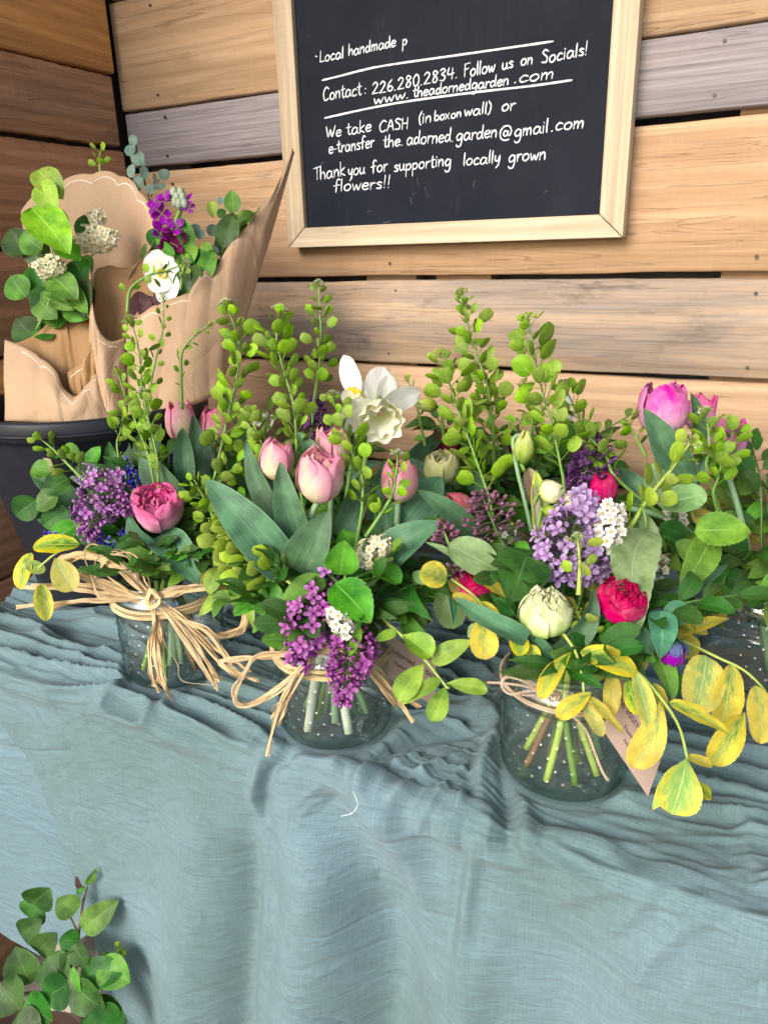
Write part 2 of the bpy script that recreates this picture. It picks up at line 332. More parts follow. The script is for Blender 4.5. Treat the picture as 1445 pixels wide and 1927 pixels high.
M_LILD = petal_mat('floret_dark', [(0, (.10, .02, .12)), (1, (.19, .07, .25))], .2, (.3, .15, .4), trans=.12)
M_MUSC = petal_mat('bell_blue', [(0, (.025, .02, .30)), (.8, (.06, .045, .55)), (1, (.45, .45, .85))], .15, (.2, .2, .6), trans=.1)
M_STOCK = petal_mat('petal_violet', [(0, (.26, .01, .30)), (.5, (.32, .015, .40)), (1, (.34, .02, .42))], .2, (.5, .1, .6))
M_BLOS = petal_mat('blossom_white', [(0, (.75, .68, .35)), (.25, (.88, .87, .80)), (1, (.92, .91, .87))], .1, (.95, .95, .9), trans=.25, vein=.05)
M_BLOSC = petal_mat('blossom_cream', [(0, (.80, .66, .30)), (.3, (.90, .86, .62)), (1, (.93, .90, .72))], .1, (.95, .92, .8), trans=.25, vein=.05)
M_ANTH = flat_mat('anther_yellow', (.75, .60, .22), .7)
M_SEPAL = flat_mat('sepal_grey', (.25, .30, .22), .7)
M_DRY = petal_mat('dry_sheath', [(0, (.42, .33, .2)), (.6, (.38, .30, .24)), (1, (.30, .24, .2))], .5, (.6, .5, .4), rough=.8)
M_RAF = petal_mat('raffia_straw', [(0, (.66, .47, .25)), (.5, (.72, .54, .31)), (1, (.68, .50, .27))], .6, (.82, .68, .46), rough=.6, trans=.15)
M_TWINE = flat_mat('jute_twine', (.42, .32, .23), .9, .2)
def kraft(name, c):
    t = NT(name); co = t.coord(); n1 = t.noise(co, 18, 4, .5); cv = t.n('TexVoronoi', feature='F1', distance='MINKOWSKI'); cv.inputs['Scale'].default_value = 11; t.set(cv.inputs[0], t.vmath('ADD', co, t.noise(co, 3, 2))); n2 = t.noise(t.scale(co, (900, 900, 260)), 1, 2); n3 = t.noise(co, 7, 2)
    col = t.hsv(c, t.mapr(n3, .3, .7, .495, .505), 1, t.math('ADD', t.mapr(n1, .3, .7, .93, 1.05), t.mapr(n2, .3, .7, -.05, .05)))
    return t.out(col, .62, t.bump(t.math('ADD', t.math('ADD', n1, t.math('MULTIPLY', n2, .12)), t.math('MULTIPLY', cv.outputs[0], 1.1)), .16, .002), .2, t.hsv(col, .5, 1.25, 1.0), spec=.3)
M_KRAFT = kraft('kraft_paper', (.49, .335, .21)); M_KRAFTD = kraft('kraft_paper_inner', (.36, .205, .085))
M_PINKP = kraft('pale_paper', (.62, .53, .47))
t = NT('white_ink'); co = t.coord(); M_CHALK = t.out(t.mix(t.mapr(t.noise(co, 240, 3, .7), .35, .6, .12, .95), (.34, .37, .42), (.84, .87, .90)), .8, spec=.1)
M_SCUFF = flat_mat('chalk_scuff', (.10, .10, .11), .9, .3)
M_TRIM = flat_mat('white_line', (.78, .70, .60), .8, .1)
def cloth_mat(name, c, c2):
    t = NT(name); co = t.coord(); uv = t.coord('UV')
    w1 = t.n('TexWave', wave_type='BANDS', bands_direction='X'); w1.inputs['Scale'].default_value = 330; w1.inputs['Distortion'].default_value = 2.2; w1.inputs['Detail'].default_value = 1; t.set(w1.inputs[0], uv)
    w2 = t.n('TexWave', wave_type='BANDS', bands_direction='Y'); w2.inputs['Scale'].default_value = 330; w2.inputs['Distortion'].default_value = 2.2; w2.inputs['Detail'].default_value = 1; t.set(w2.inputs[0], uv)
    weave = t.math('MULTIPLY', w1.outputs[1], w2.outputs[1])
    crk = t.noise(t.scale(uv, (16, 120, 1)), 1, 4, .55, .4); slub = t.noise(t.scale(uv, (30, 900, 1)), 1, 3, .7); slub2 = t.noise(t.scale(uv, (700, 26, 1)), 1, 3, .7)
    big = t.noise(uv, 5, 4, .6)
    col = t.mix(t.mapr(big, .38, .62), c, c2)
    col = t.hsv(col, .5, 1, t.math('ADD', t.mapr(weave, 0, 1, .93, 1.06), t.math('ADD', t.mapr(slub, .35, .65, -.13, .12), t.mapr(slub2, .35, .65, -.09, .08))))
    fray = t.noise(t.scale(uv, (60, 260, 1)), 1, 3, .6, 1.5)
    h = t.math('ADD', t.math('ADD', t.math('MULTIPLY', weave, .12), t.math('MULTIPLY', crk, .5)), t.math('MULTIPLY', slub, .25))
    h = t.math('ADD', h, t.math('MULTIPLY', t.mapr(t.math('ABSOLUTE', t.math('SUBTRACT', fray, .5)), .035, 0), -.22))
    return t.out(col, .8, t.bump(h, .7, .0015), .08, spec=.2, Sheen_Weight=.12)
M_CLOTH = cloth_mat('gauze_cloth', (.120, .195, .200), (.155, .240, .272))
M_CLOTH2 = cloth_mat('gauze_cloth_under', (.14, .235, .28), (.155, .25, .29))
def board_mat():
    t = NT('blackboard'); co = t.coord(); n1 = t.noise(co, 9, 4, .6, .5); n2 = t.noise(t.scale(co, (60, 60, 14)), 1, 4, .7)
    scr = t.noise(t.scale(co, (420, 1, 40)), 1, 2, .5); sc = t.mapr(scr, .75, .8)
    col = t.mix(t.mapr(n1, .4, .75, 0, .5), (.008, .011, .019), (.018, .022, .032)); col = t.mix(t.mapr(n2, .58, .8, 0, .3), col, (.04, .045, .055))
    col = t.mix(t.math('MULTIPLY', sc, .25), col, (.25, .22, .2))
    return t.out(col, t.mapr(n2, .3, .7, .5, .62), t.bump(n2, .08, .001), spec=.08)
M_BOARD = board_mat()
def plastic(name, c, rough):
    t = NT(name); co = t.coord(); n1 = t.noise(t.scale(co, (20, 20, 90)), 1, 4, .7); n2 = t.noise(co, 9, 4, .7)
    col = t.mix(t.mapr(n2, .5, .75, 0, .35), c, (.035, .035, .045))
    return t.out(col, t.mapr(n1, .3, .7, rough - .1, rough + .15), t.bump(n1, .06, .001), spec=.25)
M_BUCKET = plastic('bucket_plastic', (.014, .016, .024), .42)
M_FRAME = wood_mat('frame_wood_rail', (.60, .50, .36), (.50, .40, .27), grey=0, axis=0, seed=3, stain=.12, rough=.6, fuzz=.6)
M_FRAMEV = wood_mat('frame_wood_stile', (.60, .50, .36), (.48, .37, .24), grey=0, axis=2, seed=4, stain=.12, rough=.6, fuzz=.6)
_g = NT('jar_glass'); _lw = _g.n('LayerWeight'); _lw.inputs[0].default_value = .5; 
_fc = _g.math('POWER', _lw.outputs['Facing'], 1.9); _tp = _g.n('BsdfTransparent'); _g.set(_tp.inputs[0], _g.mix(_fc, (.965, .985, .975), (.20, .35, .31)))
_gl = _g.n('BsdfGlossy'); _gl.inputs['Roughness'].default_value = .03; _gl.inputs['Color'].default_value = (1, 1, 1, 1); _mx = _g.n('MixShader'); _g.t.links.new(_g.math('ADD', .09, _g.math('MULTIPLY', .85, _g.math('POWER', _lw.outputs['Facing'], 6))), _mx.inputs[0]); _g.t.links.new(_tp.outputs[0], _mx.inputs[1]); _g.t.links.new(_gl.outputs[0], _mx.inputs[2])
_o = _g.n('OutputMaterial'); _g.t.links.new(_mx.outputs[0], _o.inputs[0]); M_GLASS = _g.m
_g = NT('murky_water'); _v = _g.n('VolumePrincipled'); _v.inputs['Color'].default_value = (.90, .97, .93, 1); _v.inputs['Density'].default_value = 1.0
_o = _g.n('OutputMaterial'); _g.t.links.new(_v.outputs[0], _o.inputs['Volume']); M_WATER = _g.m
# ================================================================= SETTING
t = NT('porch_floor'); co = t.coord(); M_FLOOR = t.out(t.mix(t.noise(co, 3, 5), (.22, .19, .16), (.34, .30, .26)), .85, t.bump(t.noise(co, 40, 4), .4, .003))
mb = MB(); gx = np.linspace(-40, 40, 41); gy = np.linspace(-60, 20, 41); g = np.zeros((41, 41, 3)); g[..., 0], g[..., 1] = np.meshgrid(gx, gy)
mb.grid(g); o = part('ground', mb, M_FLOOR, None); o['kind'] = 'structure'
# porch roof over the stall
M_ROOF = flat_mat('roof_board', (.30, .24, .18), .8)
NB = 7
rf = thing('porch_roof', 'board roof of the porch sheltering the flower table and plank wall', 'roof', (0, -.4, 2.5))
for i in range(NB):
    mb = MB(); mb.box(-2.4, 2.4, .1 - .19 * i - .186, .1 - .19 * i, 2.5, 2.53); part('board', mb, M_ROOF, rf, False)
mb = MB(); mb.box(-2.45, 2.45, -1.28, -1.24, 2.44, 2.56); part('fascia', mb, M_ROOF, rf, False)
# --- plank walls
def plank_mb(L, y0, thick, z0, z1, axis='x', seed=0, fuzz=.0012, n=90):
    """L = (a, b) run; front face at y0 (or x0), edges slightly uneven"""
    a = np.linspace(L[0], L[1], n); w = lambda s, k=1: (vnoise(a * 9, a * 0 + s, seed) - .5) * .0024 + (vnoise(a * 140, a * 0 + s, seed + 1) - .5) * fuzz * k
    zt = z1 + w(1); zb = z0 + w(5); e = .0022; cup = (vnoise(a * 2, a * 0, seed + 9) - .5) * .004
    prof = [(-thick, 0, 0), (-thick, 0, 1), (0, -e * 0, 1)]
    cols = []
    for (d, zz) in ((thick, zb), (e * 1.0, zb), (0, zb + e), (0, (zb + zt) / 2), (0, zt - e), (e * 1.0, zt), (thick, zt)):
        p = np.zeros((n, 3)); p[:, 0] = a; p[:, 1] = y0 + d + (cup if d < thick else 0); p[:, 2] = zz
        cols.append(p)
    g = np.stack(cols, 0)
    if axis == 'y': g = np.stack([-g[..., 1], g[..., 0], g[..., 2]], -1)
    m = MB(); m.grid(g); k = g.shape[0]
    v0 = [g[j, 0] for j in range(k)]; v1 = [g[j, -1] for j in range(k)]
    m.add(v0, [tuple(range(k))]); m.add(v1, [tuple(range(k - 1, -1, -1))])
    return m
TANW = ((.56, .37, .22), (.47, .29, .16)); TAN2 = ((.50, .33, .20), (.45, .28, .155))
W0 = wood_mat('plank_knotty', (.55, .38, .235), (.48, .31, .175), .15, seed=0, stain=.25, knots=((-1.03, 1.553, .013), (.42, 1.30, .015)))
W1 = wood_mat('plank_grey', (.38, .32, .30), (.32, .27, .26), .75, (.34, .305, .32), seed=5, stain=.2)
W2 = wood_mat('plank_tan', *TANW, .12, seed=11, stain=.16)
W3 = wood_mat('plank_weathered', (.54, .39, .26), (.48, .33, .21), .52, (.27, .23, .20), seed=17, stain=.75)
W4 = wood_mat('plank_warm', (.53, .36, .225), (.47, .30, .175), .1, seed=23, stain=.3)
W5 = wood_mat('plank_brown', (.40, .24, .13), (.33, .19, .10), .1, seed=31, stain=.4)
W6 = wood_mat('plank_orange', (.72, .38, .14), (.60, .29, .10), 0, seed=37, axis=1, stain=.25)
W7 = wood_mat('plank_side_brown', (.50, .29, .17), (.38, .21, .12), .2, (.20, .16, .14), seed=41, axis=1, stain=.5)
W8 = wood_mat('plank_side_ruddy', (.56, .30, .17), (.44, .22, .12), 0, seed=43, axis=1, stain=.3)
WD = flat_mat('backing_board', (.035, .025, .02), .9)
wall = thing('plank_wall', 'wall of wide horizontal reclaimed wood planks behind the flower table', 'wall', (0, 0, .9))
XL, XR = -1.072, 1.15
for k, (z0, z1, m, y0, lab) in enumerate([
    (1.620, 1.80, W2, .001, None), (1.805, 1.98, W1, -.001, None), (1.985, 2.16, W4, 0, None), (2.165, 2.34, W0, .001, None), (2.345, 2.49, W2, 0, None),
    (1.4525, 1.616, W0, 0, 'tan plank with a dark knot'), (1.362, 1.4485, W1, -.002, 'grey weathered plank'),
    (1.1715, 1.352, W2, .001, None), (1.0355, 1.163, W3, -.002, 'tan plank with grey weather stains'),
    (.867, 1.0285, W4, 0, None), (.70, .860, W5, .002, 'brown plank'), (.53, .694, W2, 0, None), (.36, .524, W1, 0, None), (.19, .354, W4, 0, None), (.02, .184, W2, 0, None)]):
    o = part('plank', plank_mb((XL - .002 * (k % 3), XR), y0, .019, z0, z1, seed=k * 3), m, wall)
    if lab: o['label'] = lab
M_NAIL = flat_mat('nail_steel', (.07, .06, .055), .5, .3)
for (nx, nz) in ((-.56, 1.335), (-.555, 1.19), (-.44, 1.147), (-.43, 1.05), (-.545, 1.149), (-.56, 1.05), (-.44, 1.01), (-.445, .89), (.25, 1.33), (.24, 1.19), (-.03, 1.32), (-.035, 1.19), (-.03, 1.145), (-.028, 1.05), (-.985, 1.60), (-.99, 1.47), (-.98, 1.435), (-.985, 1.375), (-.98, 1.33), (-.10, 1.435), (-.105, 1.378), (.25, 1.145), (.25, 1.05)):
    mb = MB(); mb.tube([(nx, .004, nz), (nx, -.0035, nz)], .0022, 10); part('nail', mb, M_NAIL, wall, False)
for x in (-1.0, -.565, -.44, -.03, .25, .85):
    mb = MB(); mb.box(x - .045, x + .045, .0215, .06, .01, 2.49); part('stud', mb, W4 if x > -.6 else WD, wall, False)
mb = MB(); mb.box(-1.3, 1.2, .062, .08, .01, 2.5); part('backing', mb, flat_mat('grey_backing', (.09, .09, .10), .9), wall, False)
swall = thing('side_plank_wall', 'dark brown plank wall at the left corner beside the wrapped bouquets', 'wall', (-1.07, -.6, .9))
for k, (z0, z1, m) in enumerate([(1.70, 1.88, W6), (1.885, 2.06, W7), (2.065, 2.24, W8), (2.245, 2.45, W7), (1.507, 1.69, W6), (1.396, 1.5035, W7), (1.23, 1.386, W8), (1.07, 1.224, W7), (.90, 1.064, W6), (.72, .894, W7), (.54, .714, W8), (.36, .534, W7), (.18, .354, W6), (.01, .174, W7)]):
    mbp = plank_mb((-.80, -.018 - .006 * (k % 2) - (.004 if k == 4 else 0)), 1.072 - (.007 if k == 4 else 0), .021, z0, z1, 'y', seed=60 + k * 3, fuzz=.002)
    part('plank', mbp, m, swall)
mb = MB(); mb.box(-1.135, -1.0955, -.80, .06, .01, 2.49); part('backing', mb, WD, swall, False)
# --- table and cloth
T = .75; YE = -.62
# jars: (base centre px, py), radius, height
JARS = {}
def jar_geo(key, px, py, r, h):
    c = onZ(px, py, T + .004); JARS[key] = (c, r, h)
jar_geo('L', 335, 1252, .059, .122); jar_geo('M', 634, 1354, .0575, .112); jar_geo('R', 1058, 1438, .0575, .118); jar_geo('FR', 1412, 1262, .0575, .118); jar_geo('B', 950, 1112, .0575, .118); jar_geo('BL', 560, 1130, .055, .112)
tb = thing('display_table', 'table hidden beneath the blue-grey gauze cloth', 'table', (-.1, -.3, 0))
mb = MB(); mb.box(-.93, .95, YE + .035, -.03, T - .035, T - .012); part('tabletop', mb, W4, tb, False)
for lx in (-.88, .88):
    for ly in (YE + .07, -.08):
        mb = MB(); mb.box(lx - .02, lx + .02, ly - .02, ly + .02, 0, T - .0355); part('leg', mb, W4, tb, False)
def cloth_xs(px, py):
    p = onZ(px, py, T)
    if p[1] > YE: return np.array([p[0], -p[1]])
    p = onY(px, py, YE - .02); return np.array([p[0], -YE + (T - p[2])])
RIDG = []   # (points in x,s ; width ; height ; sharp)
def ridge(pts, w, h, sharp=0): RIDG.append(([cloth_xs(*p) for p in pts], w, h, sharp))
ridge([(690, 1415), (760, 1370), (840, 1345), (925, 1330)], .013, .013)
ridge([(690, 1440), (770, 1400), (850, 1385), (930, 1378)], .008, -.007)
ridge([(560, 1385), (500, 1410), (466, 1450), (458, 1500), (470, 1545)], .007, .010)
ridge([(585, 1400), (520, 1425), (484, 1460), (476, 1520), (482, 1560)], .006, -.007)
ridge([(935, 1365), (905, 1450), (885, 1540), (868, 1700), (858, 1850)], .010, .016)
ridge([(925, 1370), (888, 1460), (866, 1560), (850, 1700), (842, 1850)], .007, -.010)
ridge([(945, 1380), (975, 1480), (990, 1560), (1005, 1640)], .010, .013)
ridge([(950, 1385), (960, 1480), (965, 1560), (968, 1600)], .010, -.008)
ridge([(960, 1420), (1010, 1500), (1090, 1530), (1200, 1550), (1360, 1560)], .009, .007)
ridge([(880, 1300), (905, 1340), (925, 1380)], .012, .012)
ridge([(940, 1290), (935, 1330), (930, 1380)], .010, .010)
for a, b, c, e in (((930, 1390), (830, 1420), (740, 1470), (690, 1500)), ((930, 1400), (850, 1450), (790, 1500), (750, 1540)), ((932, 1410), (870, 1480), (830, 1520), (800, 1560)), ((925, 1385), (820, 1400), (740, 1430), (660, 1455))):
    ridge([a, b, c, e], .007, .0045)
for a, b, c in (((1010, 1560), (1100, 1620), (1200, 1680)), ((1005, 1600), (1150, 1590), (1360, 1600)), ((1040, 1700), (1180, 1640), (1360, 1620)), ((1120, 1760), (1240, 1690), (1400, 1660)), ((1180, 1840), (1260, 1760), (1400, 1720))):
    ridge([a, b, c], .009, .006)
ridge([(640, 1470), (720, 1560), (770, 1680), (790, 1840)], .020, .022)
ridge([(560, 1500), (640, 1600), (680, 1740), (700, 1900)], .028, -.028)
ridge([(480, 1560), (492, 1680), (505, 1860)], .014, .010)
ridge([(495, 1560), (515, 1680), (530, 1860)], .012, -.006)
def seg_dist(X, Sx, pts):
    pts = spl(pts, 26); best = np.full(X.shape, 9.); tt = np.zeros(X.shape)
    for i in range(len(pts) - 1):
        a, b = pts[i], pts[i + 1]; d = b - a; L = d.dot(d) + 1e-12
        u = np.clip(((X - a[0]) * d[0] + (Sx - a[1]) * d[1]) / L, 0, 1)
        q = np.hypot(X - a[0] - u * d[0], Sx - a[1] - u * d[1]); m = q < best
        best = np.where(m, q, best); tt = np.where(m, (i + u) / (len(pts) - 1), tt)
    return best, tt
def cloth_surface(x0, x1, nx, ns, depth, yedge, ztop, main=True, seed=0):
    SL = -yedge
    x = np.linspace(x0, x1, nx); s = np.linspace(.02 if main else SL - .01, SL + depth, ns); X, Sx = np.meshgrid(x, s)
    dr = np.clip((Sx - SL) / .03, 0, 1); dr = dr * dr * (3 - 2 * dr)
    # base profile: quarter round edge
    r = .018; a = np.clip((Sx - (SL - r)) / (r * math.pi / 2), 0, 1) * math.pi / 2
    flat = np.minimum(Sx, SL - r); down = np.maximum(0, Sx - (SL - r) - r * math.pi / 2)
    Yb = -(flat + r * np.sin(a)); Zb = ztop - r * (1 - np.cos(a)) - down
    ny, nz = -np.sin(a), np.cos(a)
    # crinkles
    wx = (vnoise(X * 3.1, Sx * 5, seed + 2) - .5); wy = (vnoise(X * 2.3 + 9, Sx * 4, seed + 3) - .5)
    ph = Sx + .055 * wx + .018 * (vnoise(X * 11, Sx * 16, seed + 5) - .5) - .02 * X
    n1 = vnoise(X * 4.5 + wy * 3, ph * 62, seed + 4); rd = (1 - np.abs(2 * n1 - 1)) ** 1.7
    n2 = vnoise(X * 9 + wy * 4, ph * 125, seed + 6); rd2 = (1 - np.abs(2 * n2 - 1)) ** 1.4
    n3 = vnoise(X * 26, ph * 260 + wx * 8, seed + 8)
    top_m = 1 - dr
    big_m = np.ones(X.shape)
    if main:
        for pts, w, hh, sh in RIDG:
            if w <= .0135:
                q, tt = seg_dist(X, Sx, pts); big_m = np.minimum(big_m, np.clip(q / (w * 2.2), .25, 1))
    rd = rd ** 1.25
    amp = big_m * .0185 * top_m * (.65 + .7 * vnoise(X * 3, Sx * 7, seed + 12))
    h = rd * amp + rd2 * big_m * (.0042 * top_m + .0009 * dr) + (n3 - .5) * (.0014 * top_m + .0008 * dr)
    # sparse creases on the drape
    cz = vnoise(X * 6 + wx * 5, ph * 38, seed + 15); cr = np.clip(1 - np.abs(cz - .5) * 14, 0, 1) ** 2
    h += -.0042 * cr * dr * np.clip(vnoise(X * 5, Sx * 6, seed + 21) * 2.4 - .7, 0, 1)
    cz2 = vnoise(X * 13 + wx * 9 + 4, ph * 85 + X * 22 + 6 * wy, seed + 35); h += .0011 * np.clip(1 - np.abs(cz2 - .5) * 7, 0, 1) ** 1.5 * dr
    h += (vnoise(X * 8, Sx * 9, seed + 17) - .5) * .007 * dr
    if main:      # the cloth lies pressed flat under each jar and the bucket
        for (cx_, cy_, cr) in [(c[0], -c[1], r) for c, r, hh in JARS.values()] + [(-.83, .385, .105)]:
            q = np.hypot(X - cx_, Sx - cy_); f = np.clip((q - cr * .93) / .012, 0, 1); h = h * f + .0055 * (1 - f)
    # hanging folds
    t = np.maximum(0, Sx - SL)
    env = np.clip(t / .12, 0, 1)
    if main:
        jm = np.ones(X.shape)
        for c, r, hh in JARS.values(): jm = np.minimum(jm, np.clip((np.hypot(X - c[0], Sx + c[1]) - r * .97) / .012, 0, 1))
        for pts, w, hh, sh in RIDG:
            q, tt = seg_dist(X, Sx, pts); e = jm * np.clip(np.minimum(tt * 6 + .35, (1 - tt) * 3 + .12), 0, 1)
            h += hh * e * np.exp(-(q / w) ** 2)
        for xc, w, hh in ((-.47, .045, .022), (-.395, .022, -.018), (-.32, .045, .030), (-.225, .035, -.032), (-.15, .026, .018), (-.09, .03, -.014), (-.02, .05, .014), (.1, .05, -.012), (.25, .06, .02), (.42, .05, -.015), (.6, .06, .02), (-.62, .06, .006)):
            sk = xc - t * .12 * (1 if xc < -.1 else -.4)
            h += hh * env * np.exp(-((X - sk) / w) ** 2) * (.75 + 1.7 * t)
    flare = .10 * t ** 1.1 if main else .02 * t
    Yv = Yb + ny * h - flare; Zv = Zb + nz * h
    return np.stack([X, Yv, Zv], -1), X, Sx
def top_height(x, y):
    return T
G, X_, S_ = cloth_surface(-.94, .78, 820, 760, .62, YE, T - .004)
# the corner of the front layer falls away on the left along a slanting hem
t_ = np.maximum(0, S_ - .60); xcut = np.interp(t_, [0, .14, .28, .46, .62], [-.95, -.745, -.685, -.62, -.55]) + (vnoise(t_ * 30, t_ * 0, 3) - .5) * .008
xcut = np.where(t_ <= 0.0, -.95, xcut)
X2 = np.maximum(X_, xcut); fold = np.clip((xcut - X_), 0, .02)
G[..., 0] = X2; G[..., 1] += fold * .5
dsel = np.arange(0, G.shape[1])
mb = MB(); U = np.stack([X_ * 1.0 + 2, S_], -1); g = G
h_, w_ = g.shape[:2]; idx = np.arange(h_ * w_).reshape(h_, w_)
quads = np.stack([idx[:-1, :-1], idx[:-1, 1:], idx[1:, 1:], idx[1:, :-1]], -1).reshape(-1, 4)
keep = (X_[:-1, 1:] > xcut[:-1, 1:] - .02).ravel() ; quads = quads[keep]
me = bpy.data.meshes.new('tablecloth'); off = np.array([0, -.62, .75]); me.vertices.add(h_ * w_); me.vertices.foreach_set('co', (g.reshape(-1, 3) - off).ravel())
me.loops.add(len(quads) * 4); me.polygons.add(len(quads)); me.loops.foreach_set('vertex_index', quads.ravel()); me.polygons.foreach_set('loop_start', np.arange(len(quads)) * 4)
me.polygons.foreach_set('use_smooth', np.ones(len(quads), bool)); uvl = me.uv_layers.new(name='UVMap'); uvl.data.foreach_set('uv', U.reshape(-1, 2)[quads.ravel()].ravel())
me.update(calc_edges=True); me.validate(); me.materials.append(M_CLOTH)
cl = bpy.data.objects.new('tablecloth', me); COL.objects.link(cl); cl.location = off; LOC['tablecloth'] = off
cl['label'] = 'crinkled blue-grey gauze cloth draped over the table under the jars'; cl['category'] = 'tablecloth'
G2, X_, S_ = cloth_surface(-1.03, -.50, 260, 340, .56, YE + .022, T - .030, False, 40)
hem = 1.08 + .05 * vnoise(X_ * 12, X_ * 0, 8) - .1 * np.clip(X_ + .9, 0, .3); G2 = G2
mb = MB(); mb.grid(G2, np.stack([X_, S_], -1)); _hs = (S_ > hem).ravel(); mb.f = [q for q in mb.f if not _hs[q[0]]]; mb.mi = [0] * len(mb.f)
top('under_cloth', mb, M_CLOTH2, 'plain lower layer of blue cloth hanging behind the slanting hem at left', 'cloth')
# loose thread on the cloth
_n = [cloth_xs(665, 1490), cloth_xs(672, 1515), cloth_xs(662, 1530), cloth_xs(642, 1536)]
def on_cloth(px, py, lift=.006):
    p = onZ(px, py, T)
    if p[1] > YE + .01: return p + np.array([0, 0, lift])
    r = ray(px, py); d0 = (YE - .03 - CAM[1]) / r[1]
    return CAM + r * (d0 - lift)
mb = MB(); mb.tube(spl([on_cloth(665, 1490, .018), on_cloth(673, 1514, .018), on_cloth(662, 1530, .018), on_cloth(642, 1536, .018)], 20), .0003, 5)
top('loose_thread', mb, M_CHALK, 'short white loose thread curling on the blue cloth drape', 'thread')
# ================================================================= SIGN
YS = -.030
def sg(px, py, y=YS): return onY(px, py, y)
sign = thing('chalkboard_sign', 'black chalkboard sign in a pale wood frame with handwritten white lettering', 'sign', (-.46, -.02, 1.25))
bl, br, ilb, irb = sg(545, 468), sg(1171, 445), sg(574, 430), sg(1126, 402)
xo0, xo1, xi0, xi1 = sg(530, 270)[0] - .0005, sg(1184, 270)[0], sg(562, 250)[0], sg(1137, 250)[0]
zo, zi, zt = (bl[2] + br[2]) / 2, (ilb[2] + irb[2]) / 2, 1.80
def rail(pts, m, yb=-.003):
    m_ = MB(); k = len(pts); e = .0015
    fr = [(p[0], YS, p[1]) for p in pts]; bk = [(p[0], yb, p[1]) for p in pts]; c = np.mean(pts, axis=0)
    inn = [(p[0] + (c[0] - p[0]) * 0 + np.sign(c[0] - p[0]) * 0, YS, p[1]) for p in pts]
    m_.add(fr + bk, [tuple(range(k - 1, -1, -1)), tuple(range(k, 2 * k))] + [(i, (i + 1) % k, k + (i + 1) % k, k + i) for i in range(k)])
    return m_
gp = .0006
ztI = zt - (zi - zo)
for pts, m in (([(xo0 + gp, zo), (xo1 - gp, zo), (xi1 - gp, zi), (xi0 + gp, zi)], M_FRAME), ([(xi0 + gp, ztI), (xi1 - gp, ztI), (xo1 - gp, zt), (xo0 + gp, zt)], M_FRAME),
               ([(xo0, zo + gp), (xi0, zi + gp), (xi0, ztI - gp), (xo0, zt - gp)], M_FRAMEV), ([(xi1, zi + gp), (xo1, zo + gp), (xo1, zt - gp), (xi1, ztI - gp)], M_FRAMEV)):
    o = part('frame_rail', rail(pts, m), m, sign, False)
    bv = o.modifiers.new('bevel', 'BEVEL'); bv.width = .0012; bv.segments = 2; bv.limit_method = 'ANGLE'
YBD = -.021
mb = MB(); mb.box(xi0 - .004, xi1 + .004, YBD, -.008, zi - .004, ztI + .004); part('board', mb, M_BOARD, sign, False)
